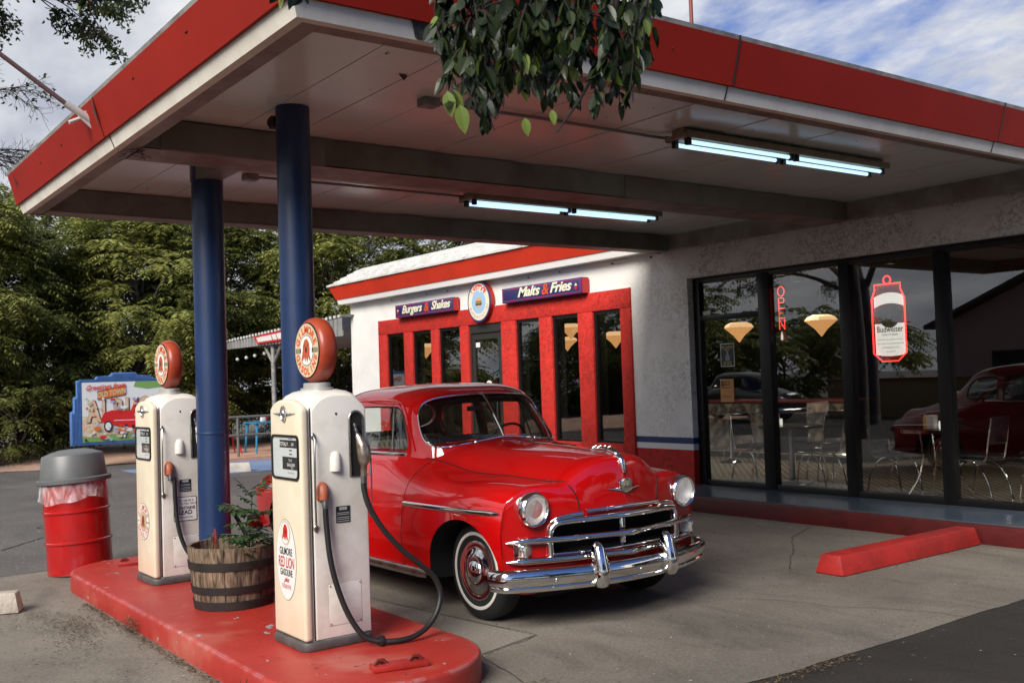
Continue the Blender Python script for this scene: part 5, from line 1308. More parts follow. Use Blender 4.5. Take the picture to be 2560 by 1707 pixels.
    # globe
    mb = MB(); mb.lathe([(0.115, 1.470), (0.115, 1.487), (0.105, 1.490)], (0, 0.0, 0), 'z', 32, sx=1.05, sy=0.8)
    mb.lathe([(0.095, 1.490), (0.095, 1.515), (0.085, 1.520)], (0, 0.0, 0), 'z', 32, sx=1.05, sy=0.8); mb.build('globe_base', mat('base_grey', (0.45, 0.44, 0.41), rough=0.4, metal=0.3), P_, smooth=40)
    rg, hg = 0.196, 0.058
    prof = []
    for a in range(-90, 91, 10):
        prof.append((0.150+0.046*math.cos(R(a))**0.8 if abs(a) < 90 else 0.150, hg*math.sin(R(a))))
    GL = mat('globe_red', (0.36, 0.055, 0.022), rough=0.35, col2=(0.26, 0.025, 0.012), nscale=4, lo=0.35, hi=0.7)
    gc = (0, 0.0, 1.52+rg-0.003)
    mb = MB(); mb.lathe(prof, gc, 'y', 56); gb = mb.build('globe', GL, P_, smooth=60)
    gF = lambda u, v, d=0: (gc[0]+u, -hg-0.002-d, gc[2]+v)
    CRF = mat('globe_face_cream', (0.66, 0.52, 0.33), rough=0.25, coat=0.4)
    mb = MB(); mb.lathe([(0.165, -hg-0.001), (0.168, -hg+0.004), (0.162, -hg+0.012)], gc, 'y', 56); mb.build('lens_rim', INK, gb)
    mb = MB(); mb.flat([gF(a, b, 0.002) for a, b in ellipse(0, 0, 0.160, 0.160, 48)], 0); mb.flat([gF(a, b, 0.0028) for a, b in ellipse(0, 0, 0.092, 0.092, 36)], 1); mb.flat([gF(a, b, 0.0034) for a, b in ellipse(0, 0, 0.088, 0.088, 36)], 2)
    lion(mb, lambda u, v, d: gF(u, v, 0.0036+d*0.4), 0, 0.0, 0.085, 3, 1)
    mb.flat([gF(a, b, 0.0034) for a, b in [(0.075, -0.014), (0.152, -0.014), (0.152, 0.014), (0.075, 0.014)]], 4); mb.flat([gF(a, b, 0.0034) for a, b in [(-0.152, -0.014), (-0.075, -0.014), (-0.075, 0.014), (-0.152, 0.014)]], 4)
    mb.build('globe_face', [CRF, INK, WHITEFLAT, mat('lion_orange', (0.42, 0.08, 0.03), rough=0.5), mat('olive_bar', (0.22, 0.20, 0.12), rough=0.5)], gb, smooth=0, recalc=False)
    mb = MB(); G3 = lambda u, v: gF(u, v, 0.0036)
    mb.arc_text('GILMORE', 0.062, G3, 0.125, 0, 22, bold=0.0018); mb.arc_text('GASOLINE', 0.058, G3, 0.125, 180, -20, bold=0.0016, inward=True)
    mb.build('lettering', ORANGEINK, gb, smooth=0, recalc=False)
    # nozzle
    ALU = mat('cast_aluminium', (0.46, 0.40, 0.33), rough=0.30, metal=0.8, col2=(0.22, 0.16, 0.11), nscale=12)
    NZ = ALU if variant == 0 else WHITE
    nx_ = X+0.03
    mb = MB(); mb.tube([(X+0.008, 0.122, 1.275), (X+0.014, 0.130, 1.23), (X+0.022, 0.138, 1.195)], [0.009, 0.011, 0.012], 12); 
    sp = mb.build('nozzle_spout', STEEL, P_)
    for k in range(5):
        f_ = k/4; q_ = MB(); q_.lathe([(0.0125, -0.003), (0.0145, 0.0), (0.0125, 0.003)], (X+0.010+0.010*f_, 0.124+0.012*f_, 1.265-0.055*f_), 'z', 12); q_.build('spout_ring', INK if k % 2 else STEEL, sp)
    mb = MB(); mb.tube([(X+0.020, 0.136, 1.205), (nx_, 0.142, 1.185), (nx_+0.012, 0.150, 1.15), (nx_+0.018, 0.158, 1.10), (nx_+0.016, 0.160, 1.055), (nx_+0.012, 0.158, 1.03), (nx_+0.010, 0.157, 0.965)], [0.017, 0.022, (0.036, 0.031), (0.041, 0.040), (0.036, 0.037), 0.021, 0.018], 14)
    mb.sphere((nx_+0.035, 0.172, 1.09), 0.026, 12, sc=(0.7, 1, 1)); mb.build('nozzle_body', NZ, P_, smooth=60)
    mb = MB(); mb.tube([(nx_+0.015, 0.172, 1.165), (nx_+0.02, 0.195, 1.14), (nx_+0.022, 0.203, 1.05), (nx_+0.018, 0.196, 0.98), (nx_+0.012, 0.17, 0.965)], 0.005, 8); mb.build('trigger_guard', CHROME2, P_)
    mb = MB(); mb.tube([(nx_+0.010, 0.157, 0.968), (nx_+0.008, 0.157, 0.925)], 0.018, 12); mb.build('ferrule', STEEL, P_)
    return P_
P1 = (-5.640, 2.692, 0.15); P2 = (-8.315, 2.670, 0.15)
gas_pump(P1, 'cream and white vintage pump with oval RED LION advert, nearest the camera', 0)
gas_pump(P2, 'cream and white vintage pump with round advert and CONTAINS LEAD plate, farther one', 1, 0.5)
def rx_(p): return p
hz = empty('fuel_hose', (P1[0]+0.25, P1[1]-0.09, 0.15), 'long black rubber hose looping from the nearer pump onto the island', 'hose', 'pump hoses')
X1 = P1[0]+0.22
pts = [(X1+0.030, 2.604, 0.975), (X1+0.032, 2.606, 0.86), (X1+0.045, 2.62, 0.66), (X1+0.06, 2.655, 0.49), (X1+0.085, 2.71, 0.33), (X1+0.12, 2.78, 0.215), (X1+0.16, 2.86, 0.178), (X1+0.20, 2.96, 0.172), (X1+0.205, 3.06, 0.18), (X1+0.19, 3.16, 0.215), (X1+0.175, 3.24, 0.29), (X1+0.16, 3.275, 0.39), (X1+0.15, 3.24, 0.49), (X1+0.14, 3.16, 0.57), (X1+0.11, 3.05, 0.67), (X1+0.08, 2.945, 0.80), (X1+0.055, 2.875, 0.93), (X1+0.04, 2.851, 1.03), (X1+0.038, 2.849, 1.10)]
pts = [(a-hz.location[0], b-hz.location[1], c-0.15) for a, b, c in pts]
mb = MB(); mb.tube(crom(pts, 6), 0.0165, 12); mb.build('hose', RUBBER, hz)
mb = MB(); mb.lathe([(0.03, -0.015), (0.034, 0.0), (0.03, 0.015)], (pts[6][0], pts[6][1]+0.01, pts[6][2]+0.0), 'y', 14); mb.build('hose_clamp', RUBBER, hz)
hz2 = empty('fuel_hose', P2, 'black rubber hose curving down behind the barrel planter from the farther pump', 'hose', 'pump hoses', R(0.5))
X2 = P2[0]+0.22
pts = [(X2+0.030, 2.612, 0.975), (X2+0.030, 2.615, 0.80), (X2+0.04, 2.63, 0.60), (X2+0.06, 2.67, 0.44), (X2+0.10, 2.74, 0.32), (X2+0.16, 2.84, 0.24), (X2+0.22, 2.95, 0.20), (X2+0.26, 3.06, 0.21), (X2+0.26, 3.13, 0.32), (X2+0.20, 3.10, 0.52), (X2+0.12, 2.98, 0.78), (X2+0.06, 2.89, 0.97), (X2+0.038, 2.858, 1.10)]
pts = [(a-hz2.location[0], b-hz2.location[1], c-0.15) for a, b, c in pts]
mb = MB(); mb.tube(crom(pts, 6), 0.0165, 12); mb.build('hose', RUBBER, hz2)
# ------------------------------------------------------------------ the red car (local +X is the nose, origin under the front axle)
car = empty('vintage_car', (-5.95, 4.78, 0), 'glossy red 1950s coupe with chrome grille parked between pump island and diner', 'car')
def booly(ob, cutter_mb, op='DIFFERENCE', cmats=None):
    c = cutter_mb.build('cut', cmats or [DARK], smooth=0)
    md = ob.modifiers.new('b', 'BOOLEAN'); md.object = c; md.operation = op; md.solver = 'EXACT'; md.material_mode = 'TRANSFER'
    dg = bpy.context.evaluated_depsgraph_get(); dg.update()
    me = bpy.data.meshes.new_from_object(ob.evaluated_get(dg), preserve_all_data_layers=True, depsgraph=dg)
    ob.modifiers.clear(); old = ob.data; ob.data = me; bpy.data.meshes.remove(old)
    bpy.data.objects.remove(c)
    return ob
# half cross-sections: 15 (y,z) from hood ridge to centre of the floor
ST = {
  0.46: [(0,1.118),(.13,1.108),(.25,1.075),(.36,1.01),(.45,.952),(.56,.945),(.68,.935),(.78,.895),(.855,.805),(.885,.67),(.885,.52),(.87,.38),(.85,.27),(.74,.23),(0,.23)],
  0.10: [(0,1.142),(.15,1.135),(.29,1.105),(.41,1.035),(.50,.968),(.61,.958),(.72,.948),(.82,.905),(.885,.81),(.905,.67),(.90,.52),(.885,.38),(.865,.27),(.75,.23),(0,.23)],
 -0.35: [(0,1.164),(.16,1.158),(.32,1.135),(.45,1.070),(.535,.985),(.64,.962),(.74,.945),(.83,.905),(.890,.815),(.908,.67),(.905,.52),(.89,.38),(.87,.26),(.75,.23),(0,.23)],
 -0.75: [(0,1.190),(.17,1.186),(.34,1.170),(.48,1.130),(.575,1.075),(.67,1.03),(.755,.985),(.835,.92),(.885,.82),(.905,.67),(.905,.52),(.89,.38),(.87,.25),(.75,.23),(0,.23)],
 -1.10: [(0,1.17),(.17,1.165),(.34,1.155),(.48,1.135),(.60,1.112),(.69,1.090),(.765,1.035),(.825,.945),(.872,.83),(.900,.67),(.902,.52),(.888,.38),(.865,.24),(.75,.22),(0,.22)],
 -1.60: [(0,1.13),(.17,1.13),(.34,1.13),(.48,1.13),(.62,1.125),(.71,1.098),(.775,1.035),(.825,.945),(.870,.83),(.898,.67),(.900,.52),(.888,.38),(.865,.24),(.75,.22),(0,.22)],
 -2.10: [(0,1.13),(.17,1.13),(.34,1.13),(.48,1.13),(.62,1.125),(.71,1.095),(.775,1.03),(.83,.945),(.880,.83),(.912,.67),(.912,.52),(.895,.38),(.87,.24),(.75,.22),(0,.22)],
 -2.70: [(0,1.13),(.17,1.13),(.34,1.12),(.47,1.09),(.57,1.04),(.67,1.00),(.78,.965),(.87,.90),(.930,.80),(.948,.67),(.945,.52),(.925,.38),(.89,.26),(.75,.23),(0,.23)],
 -3.20: [(0,1.06),(.17,1.055),(.33,1.03),(.44,.98),(.53,.93),(.63,.915),(.75,.905),(.85,.86),(.915,.76),(.935,.64),(.93,.50),(.91,.38),(.87,.28),(.75,.25),(0,.25)],
 -3.55: [(0,.96),(.17,.955),(.32,.93),(.42,.88),(.50,.83),(.60,.815),(.71,.805),(.81,.77),(.880,.69),(.90,.59),(.895,.48),(.87,.38),(.83,.30),(.70,.28),(0,.28)],
}
xs_ = sorted(ST)
def station(x):
    i = max(1, min(len(xs_)-3, next((k for k in range(len(xs_)) if xs_[k] > x), len(xs_)-1)-1))
    i = next((k for k in range(len(xs_)-1) if xs_[k] <= x <= xs_[k+1]), 0)
    a, b = xs_[i], xs_[i+1]; p, q = ST[a], ST[b]
    pp = ST[xs_[i-1]] if i > 0 else None; qq = ST[xs_[i+2]] if i+2 < len(xs_) else None
    t = (x-a)/(b-a); o = []
    for k in range(15):
        r_ = []
        for c in (0, 1):
            m0 = (q[k][c]-pp[k][c])/(b-xs_[i-1])*(b-a) if pp else (q[k][c]-p[k][c])
            m1 = (qq[k][c]-p[k][c])/(xs_[i+2]-a)*(b-a) if qq else (q[k][c]-p[k][c])
            t2, t3 = t*t, t*t*t
            r_.append((2*t3-3*t2+1)*p[k][c]+(t3-2*t2+t)*m0+(-2*t3+3*t2)*q[k][c]+(t3-t2)*m1)
        o.append(r_)
    return o
def ring_at(prof):
    P = [Vector((y, z, 0)) for y, z in prof]
    side = crom(P[:14], 4)+[Vector((prof[13][0]*(1-k/3), prof[13][1], 0)) for k in (1, 2)]
    half = [(p.x, p.y) for p in side]
    # centre top .. floor near centre ; mirror
    full = half+[(0, prof[14][1])]+[(-y, z) for y, z in half[:0:-1]]
    return full
Xf = lambda y: 0.705-0.10*min(abs(y), 0.32)-0.29*min(abs(y), 0.95)**2
Xr = lambda y: -3.86+0.20*min(abs(y), 0.95)**2
rings_ = []
for s_, n_ in [(0.0, 0), (0.25, 0), (0.5, 0), (0.68, 0), (0.80, 0), (0.885, 0), (0.94, 0), (0.975, 0)]:
    u = (1-s_**4.5)**(1/4.5)
    R0 = ring_at(station(xs_[0])); rings_.append([(xs_[0]+(Xr(y*s_)-xs_[0])*u, y*s_, 0.58+(z-0.58)*s_) for y, z in R0])
x = xs_[0]
while x < 0.46-1e-6:
    rings_.append([(x, y, z) for y, z in ring_at(station(x))]); x += 0.0505
for s_ in (1.0, 0.985, 0.96, 0.925, 0.88, 0.82, 0.74, 0.62, 0.45, 0.25, 0.001):
    u = (1-s_**5.5)**(1/5.5) if s_ < 1 else 0
    R0 = ring_at(station(0.46)); rings_.append([(0.46+(Xf(y*s_)-0.46)*u, y*s_, 0.62+(z-0.62)*s_) for y, z in R0])
mb = MB(); mb.rings(rings_)
body = mb.build('body', [CAR_RED, DARK], smooth=0)
bpy.context.view_layer.update()
bvh_body = BVHTree.FromPolygons([v.co for v in body.data.vertices], [tuple(p.vertices) for p in body.data.polygons])
# wheel arches
cut = MB()
for x0, rx, rz in ((0.0, 0.425, 0.365), (-2.86, 0.40, 0.33)):
    o_ = [(x0-rx*1.0, 0.0)]+[(x0+rx*math.cos(R(a)), 0.335+rz*math.sin(R(a))) for a in range(180, -1, -9)]+[(x0+rx*0.98, 0.0)]
    for sy in (-1, 1): cut.prism(o_, sy*0.55, sy*1.2, 'y')
booly(body, cut)
cut = MB(); cut.box(-2.7, -1.12, -0.60, 0.60, 0.42, 1.4); booly(body, cut)
cut = MB(); cut.prism(rrect(-0.545, 0.545, 0.475, 0.682, 0.045), 0.42, 1.0, 'x'); booly(body, cut)
body.data.polygons.foreach_set('use_smooth', [True]*len(body.data.polygons)); body.data.set_sharp_from_angle(angle=R(38))
body.parent = car

def on_body(p, d, off_=0.0):
    h = bvh_body.ray_cast(Vector(p), Vector(d).normalized())
    return None if h[0] is None else h[0]+(h[1] if h[1].dot(Vector(d)) < 0 else -h[1])*off_
def surf_line(pts, d, n=8, off_=0.0):
    o = []
    for p in crom(pts, n):
        q = on_body(p-Vector(d)*1.5, d, off_)
        if q: o.append(q)
    return o
GAP = mat('panel_gap_dark', (0.03, 0.001, 0.001), rough=0.6)
mb = MB()
for sy in (-1, 1):
    # hood / fender seam seen from above, then down the nose
    top = surf_line([(-0.95, sy*0.66, 2.0), (-0.55, sy*0.575, 2.0), (-0.1, sy*0.52, 2.0), (0.30, sy*0.485, 2.0), (0.47, sy*0.455, 2.0), (0.56, sy*0.425, 2.0)], (0, 0, -1))
    fr_ = surf_line([(2, sy*0.405, 0.92), (2, sy*0.375, 0.86), (2, sy*0.36, 0.80), (2, sy*0.355, 0.75)], (-1, 0, 0))
    mb.tube(top+fr_, 0.0052, 6)
    # door front and rear cuts, sill
    for xx in ((-0.76, -0.775, -0.80, -0.80), (-1.98, -1.99, -2.0, -2.0)):
        mb.tube(surf_line([(xx[0], sy*2, 1.05), (xx[0], sy*2, 0.9), (xx[1], sy*2, 0.7), (xx[2], sy*2, 0.5), (xx[3], sy*2, 0.29)], (0, -sy, 0)), 0.0035, 6)
    mb.tube(surf_line([(-0.80, sy*2, 0.29), (-1.4, sy*2, 0.285), (-2.0, sy*2, 0.29)], (0, -sy, 0)), 0.0035, 6)
mb.tube(surf_line([(-0.66, -0.35, 2), (-0.60, 0, 2), (-0.66, 0.35, 2)], (0, 0, -1)), 0.003, 6)
mb.build('panel_seams', GAP, car)
# side chrome: spear on the fender, belt strip, rocker strip
for sy in (-1, 1):
    p = surf_line([(-0.76, sy*2, 0.752), (-0.3, sy*2, 0.756), (0.15, sy*2, 0.763), (0.44, sy*2, 0.768)], (0, -sy, 0), 8, 0.004)
    mb = MB(); mb.tube(p, [(0.018, 0.010)]*(len(p)-3)+[(0.016, 0.009), (0.011, 0.007), (0.003, 0.003)], 10, sq=(0, 0, 1)); mb.build('fender_spear', CHROME, car)
    p = surf_line([(-3.7, sy*2, 0.70), (-3.3, sy*2, 0.72), (-2.8, sy*2, 0.73), (-2.4, sy*2, 0.73)], (0, -sy, 0), 8, 0.004)
    mb = MB(); mb.tube(p, (0.016, 0.009), 10, sq=(0, 0, 1)); mb.build('rear_fender_spear', CHROME, car)
    p = surf_line([(-2.40, sy*2, 0.265), (-1.4, sy*2, 0.258), (-0.50, sy*2, 0.262)], (0, -sy, 0), 10, 0.006)
    mb = MB(); mb.tube(p, [(0.034, 0.012)]*(len(p)-1)+[(0.026, 0.006)], 12, sq=(0, 0, 1)); mb.build('rocker_strip', CHROME2, car)
# ---- greenhouse
GH = [(1.00,-.62,-3.02,.745),(1.08,-.645,-2.97,.728),(1.15,-.67,-2.93,.712),(1.22,-.705,-2.88,.697),(1.30,-.765,-2.80,.680),(1.38,-.83,-2.72,.663),(1.45,-.895,-2.64,.645),(1.50,-.94,-2.57,.625),(1.54,-.975,-2.48,.596),(1.572,-1.02,-2.38,.552),(1.598,-1.08,-2.24,.49),(1.618,-1.17,-2.08,.40),(1.632,-1.30,-1.95,.29),(1.640,-1.45,-1.80,.16),(1.642,-1.58,-1.68,.04)]
def gh_rings(K=96):
    o = []
    P = crom([Vector((z, xf, xr)) for z, xf, xr, hw in GH], 2); Q = crom([Vector((hw, 0, 0)) for z, xf, xr, hw in GH], 2)
    for a, b in zip(P, Q):
        z, xf, xr = a; hw = b.x; xc = -1.75 if z < 1.6 else (xf+xr)/2
        xc = max(min(xc, xf-0.02), xr+0.02)
        o.append([(p, q, z+0.02*(1-(q/0.75)**2)*max(0, min(1, (z-1.35)/0.2))*0) for p, q in sell(xc, 0, xc-xr, hw, 3.0, K, af=xf-xc, nf=4.2)])
    return o
mb = MB(); mb.rings(gh_rings(), cap=False); n_ = len(mb.v); mb.f.append(tuple(range(n_-96, n_))); mb.m.append(0)
gh = mb.build('roof', [CAR_RED, mat('headliner', (0.03, 0.027, 0.025), rough=0.9)], smooth=0, recalc=True)
bvh_gh = BVHTree.FromPolygons([v.co for v in gh.data.vertices], [tuple(p.vertices) for p in gh.data.polygons])
md = gh.modifiers.new('s', 'SOLIDIFY'); md.thickness = 0.028; md.offset = -1; md.material_offset = 1; md.material_offset_rim = 0
dg = bpy.context.evaluated_depsgraph_get(); dg.update()
me = bpy.data.meshes.new_from_object(gh.evaluated_get(dg)); gh.modifiers.clear(); gh.data = me
ws_half = [(0.0, 1.545), (0.20, 1.541), (0.38, 1.528), (0.48, 1.508), (0.545, 1.470), (0.583, 1.41), (0.605, 1.33), (0.618, 1.25), (0.618, 1.195), (0.595, 1.158), (0.53, 1.148), (0.35, 1.168), (0.18, 1.187), (0.0, 1.203)]
ws = [(p.x, p.y) for p in crom([(a, b, 0) for a, b in ws_half], 6)]
ws = ws+[(-a, b) for a, b in ws[-2:0:-1]]
rw = [(p.x, p.y) for p in crom([(0, 1.47, 0), (0.3, 1.46, 0), (0.47, 1.41, 0), (0.52, 1.30, 0), (0.47, 1.22, 0), (0.25, 1.195, 0), (0, 1.19, 0)], 3)]
rw = rw+[(-a, b) for a, b in rw[-2:0:-1]]
dw = [(p.x, p.y) for p in crom([(-1.93, 1.455, 0), (-1.6, 1.460, 0), (-1.32, 1.458, 0), (-1.25, 1.445, 0), (-1.19, 1.40, 0), (-1.12, 1.30, 0), (-1.055, 1.18, 0), (-1.05, 1.135, 0), (-1.09, 1.118, 0), (-1.3, 1.113, 0), (-1.6, 1.110, 0), (-1.93, 1.108, 0)], 3)]
qw = [(p.x, p.y) for p in crom([(-2.03, 1.45, 0), (-2.2, 1.445, 0), (-2.38, 1.42, 0), (-2.50, 1.34, 0), (-2.54, 1.22, 0), (-2.50, 1.13, 0), (-2.3, 1.112, 0), (-2.03, 1.112, 0)], 3)]
cut = MB(); cut.prism(ws, -1.28, 0.2, 'x', 0); cut.prism(rw, -3.4, -2.3, 'x', 0); booly(gh, cut, cmats=[CAR_RED])
cut = MB(); cut.prism(dw, -1, 1, 'y'); cut.prism(qw, -1, 1, 'y'); booly(gh, cut, cmats=[CAR_RED])
gh.data.polygons.foreach_set('use_smooth', [True]*len(gh.data.polygons)); gh.data.set_sharp_from_angle(angle=R(35)); gh.parent = car
def cast_gh(p, d):
    h = bvh_gh.ray_cast(Vector(p), Vector(d).normalized()); return h[0], h[1]
def proj_outline(pts, mode, off_, sy=1):
    o = []
    for a, b in pts:
        if mode == 'front': h, nn = cast_gh((2, a, b), (-1, 0, 0))
        elif mode == 'rear': h, nn = cast_gh((-6, a, b), (1, 0, 0))
        else: h, nn = cast_gh((a, sy*3, b), (0, -sy, 0))
        if h is None: continue
        d_ = Vector((1, 0, 0)) if mode == 'front' else Vector((-1, 0, 0)) if mode == 'rear' else Vector((0, sy, 0))
        if nn.dot(d_) < 0: nn = -nn
        o.append(h+nn*off_)
    return o
def glass_patch(pts, mode, off_, sy=1, step=0.06):
    bm = bmesh.new(); vs = [bm.verts.new((a, b, 0)) for a, b in pts]; bm.faces.new(vs)
    xs2 = [a for a, b in pts]; zs2 = [b for a, b in pts]
    for ax, (lo_, hi_) in ((0, (min(xs2), max(xs2))), (1, (min(zs2), max(zs2)))):
        v_ = lo_+step
        while v_ < hi_:
            pc = [0, 0, 0]; pc[ax] = v_; nn = [0, 0, 0]; nn[ax] = 1
            bmesh.ops.bisect_plane(bm, geom=bm.verts[:]+bm.edges[:]+bm.faces[:], plane_co=pc, plane_no=nn); v_ += step
    bm.verts.index_update(); mb = MB()
    o = [proj_outline([(v.co.x, v.co.y)], mode, off_, sy) for v in bm.verts]
    vv = [q[0] if q else Vector((0, 0, 1)) for q in o]
    mb.add(vv, [tuple(v.index for v in f.verts) for f in bm.faces]); bm.free(); return mb
SGLASS = glass_mat('side_glass', (0.80, 0.82, 0.79), 1.6, 1.6)
CGLASS = glass_mat('car_glass', (0.86, 0.88, 0.84), 1.5, 1.5)
glass_patch(ws, 'front', -0.014).build('windshield', CGLASS, car, recalc=False)
glass_patch(rw, 'rear', -0.014).build('rear_window', CGLASS, car, recalc=False)
for sy in (-1, 1):
    sg = glass_patch(dw, 'side', -0.016, sy).build('door_window', SGLASS, car, recalc=False)
    glass_patch(qw, 'side', -0.016, sy).build('quarter_window', SGLASS, car, recalc=False)
    p = proj_outline([(-1.33, 1.458), (-1.30, 1.35), (-1.27, 1.23), (-1.245, 1.113)], 'side', -0.006, sy)
    mb = MB(); mb.tube(p, 0.007, 6); mb.build('vent_window_post', BLACK, sg)
    mb = MB(); mb.tube(proj_outline(dw, 'side', -0.004, sy), 0.007, 6, closed=True); mb.tube(proj_outline(qw, 'side', -0.004, sy), 0.007, 6, closed=True); mb.build('window_seal', BLACK, car)
    # drip rail along the roof and down the pillar, door frame groove
    dr_ = [(-2.5, 1.46), (-2.1, 1.497), (-1.6, 1.508), (-1.33, 1.503), (-1.22, 1.475), (-1.12, 1.37), (-1.03, 1.24), (-0.955, 1.12)]
    p = proj_outline([(q.x, q.y) for q in crom([(a, b, 0) for a, b in dr_], 4)], 'side', 0.002, sy)
    mb = MB(); mb.tube(p, 0.0085, 8); mb.build('drip_rail', CAR_RED, car)
    dr_ = [(-2.0, 1.10), (-2.0, 1.48), (-1.6, 1.485), (-1.32, 1.482), (-1.23, 1.455), (-1.14, 1.35), (-1.05, 1.22), (-1.0, 1.10)]
    p = proj_outline([(q.x, q.y) for q in crom([(a, b, 0) for a, b in dr_], 4)], 'side', 0.0, sy)
    mb = MB(); mb.tube(p, 0.0035, 6); mb.build('door_frame_gap', GAP, car)
    p = proj_outline([(-2.55, 1.087), (-2.0, 1.088), (-1.4, 1.088), (-0.92, 1.088)], 'side', 0.004, sy)
    p = [on_body((q.x, sy*2, 1.082), (0, -sy, 0), 0.004) or q for q in crom([(-2.5, 0, 0), (-1.8, 0, 0), (-1.3, 0, 0), (-1.04, 0, 0)], 6)]
    mb = MB(); mb.tube(p, (0.019, 0.007), 8, sq=(0, 0, 1)); mb.build('belt_strip', CHROME, car)
def relax(p, n=4):
    for _ in range(n): p = [(p[i-1]+p[i]*2+p[(i+1) % len(p)])/4 for i in range(len(p))]
    return p
p = [q+Vector((0.005, 0, 0)) for q in relax(proj_outline(ws, 'front', 0.0), 2)]
mb = MB(); mb.tube(p, 0.0075, 8, closed=True); mb.build('windshield_trim', CHROME, car)
p = proj_outline([(0, 1.545-0.342*k/8) for k in range(9)], 'front', 0.000)
mb = MB(); mb.tube(p, 0.009, 8); mb.build('windshield_divider', CHROME, car)
for y in (-0.30, 0.28):
    q = on_body((-0.665+0.03*abs(y), y, 2), (0, 0, -1), 0.0)
    mb = MB(); mb.lathe([(0.016, 0), (0.014, 0.012), (0.007, 0.02)], q, 'z', 10); mb.tube([q+Vector((0, 0, 0.015)), q+Vector((-0.01, 0.03, 0.03))], 0.004, 6); mb.build('wiper', CHROME, car)
# interior
SEATG = mat('grey_seat_cloth', (0.24, 0.22, 0.19), rough=0.8, col2=(0.18, 0.165, 0.145), nscale=5)
mb = MB()
for xs0, zt in ((-1.72, 1.165), (-2.48, 1.15)):
    rings2 = []
    for i in range(73):
        y = -0.58+1.16*i/72; b_ = 0.008*abs(math.sin(i*PI/3))
        rings2.append([(xs0-0.16, y, 0.5), (xs0-0.14-b_, y, zt-0.06), (xs0-0.10, y, zt+b_), (xs0-0.04+b_, y, zt-0.015), (xs0+0.06+b_, y, 0.85), (xs0+0.08, y, 0.72), (xs0+0.52, y, 0.70), (xs0+0.52, y, 0.5)])
    mb.rings(rings2)
mb.build('bench_seat', SEATG, car)
mb = MB(); mb.hexa([(-1.12, -0.62, 0.75), (-0.80, -0.62, 0.75), (-0.80, 0.62, 0.75), (-1.12, 0.62, 0.75)], [(-1.08, -0.60, 1.13), (-0.80, -0.60, 1.155), (-0.80, 0.60, 1.155), (-1.08, 0.60, 1.13)]); mb.build('dashboard', mat('dash_paint', (0.03, 0.02, 0.018), rough=0.5), car, bevel=0.03)
mb = MB(); Mx = Matrix.Translation((-1.18, 0.36, 1.10)) @ Matrix.Rotation(R(-62), 4, 'Y')
mb.tube([Mx @ Vector((0.20*math.cos(R(a)), 0.20*math.sin(R(a)), 0)) for a in range(0, 360, 10)], 0.011, 8, closed=True)
mb.tube([Mx @ Vector((0, -0.19, 0)), Mx @ Vector((0, 0.19, 0))], 0.008, 6); mb.tube([Mx @ Vector((0, 0, 0)), Mx @ Vector((0, 0, -0.35))], 0.02, 8)
mb.build('steering_wheel', RUBBER, car)
mb = MB(); mb.box(-1.13, -1.10, -0.06, 0.06, 1.40, 1.44); mb.build('rear_view_mirror', BLACK, car, bevel=0.006)
# ---- wheels
TYRE = mat('tyre', (0.009, 0.009, 0.009), rough=0.65, bump=0.15, bscale=60)
WW = mat('whitewall', (0.66, 0.62, 0.55), rough=0.55)
for ax, wn in ((0.02, 0), (-2.86, 1)):
    for sy in (-1, 1):
        c_ = (ax, sy*0.70, 0.338); s_ = sy
        mb = MB(); T = [(0.19, -0.085), (0.24, -0.088), (0.30, -0.086), (0.328, -0.070), (0.337, -0.045), (0.338, 0.045), (0.328, 0.070), (0.30, 0.086), (0.265, 0.090), (0.235, 0.088), (0.20, 0.078), (0.19, 0.06)]
        mb.lathe([(r_, h*s_) for r_, h in T], c_, 'y', 64, cap=False)
        ty = mb.build('tyre', TYRE, car, smooth=60)
        mb = MB(); mb.lathe([(0.243, 0.0888*s_), (0.246, 0.0925*s_), (0.264, 0.0925*s_), (0.267, 0.0895*s_)], c_, 'y', 64, cap=False); mb.build('whitewall', WW, ty)
        mb = MB(); mb.lathe([(0.222, 0.074*s_), (0.230, 0.083*s_), (0.215, 0.080*s_), (0.190, 0.060*s_), (0.17, 0.05*s_), (0.02, 0.05*s_)], c_, 'y', 48, cap=False); rim = mb.build('rim', mat('rim_black', (0.012, 0.010, 0.010), rough=0.3), car)
        mb = MB(); mb.lathe([(0.200, 0.066*s_), (0.208, 0.078*s_), (0.206, 0.086*s_), (0.192, 0.090*s_), (0.172, 0.080*s_), (0.150, 0.082*s_), (0.124, 0.098*s_), (0.090, 0.104*s_), (0.082, 0.102*s_), (0.078, 0.108*s_), (0.060, 0.122*s_), (0.03, 0.128*s_), (0.001, 0.129*s_)], c_, 'y', 56); mb.build('hubcap', CHROME, rim, smooth=50)
# ---- front end
for sy in (-1, 1):
    hc = Vector((0.572, sy*0.688, 0.792))
    mb = MB(); mb.lathe([(0.098, -0.10), (0.114, -0.03), (0.1175, 0.004), (0.113, 0.020), (0.101, 0.030), (0.093, 0.026), (0.088, 0.014)], hc, 'x', 44, cap=False); hb = mb.build('headlight_ring', CHROME, car, smooth=50)
    mb = MB(); mb.lathe([(0.091, 0.018), (0.07, -0.03), (0.03, -0.05), (0.001, -0.052)], hc, 'x', 36, cap=False); mb.build('reflector', mat('reflector_silver', (0.85, 0.84, 0.80), rough=0.5, metal=0.3, bump=0.15, bscale=25), hb)
    mb = MB(); mb.lathe([(0.090, 0.018), (0.075, 0.031), (0.045, 0.040), (0.001, 0.044)], hc, 'x', 36, cap=False); mb.build('headlight_lens', mat('lens_glass', (0.80, 0.80, 0.75), rough=0.08, coat=1.0, alpha=0.34, bump=0.9, bscale=34, stretch=(1, 3, 0.5)), hb)
gX = lambda y, o=0.0: 0.70-0.34*y*y+o
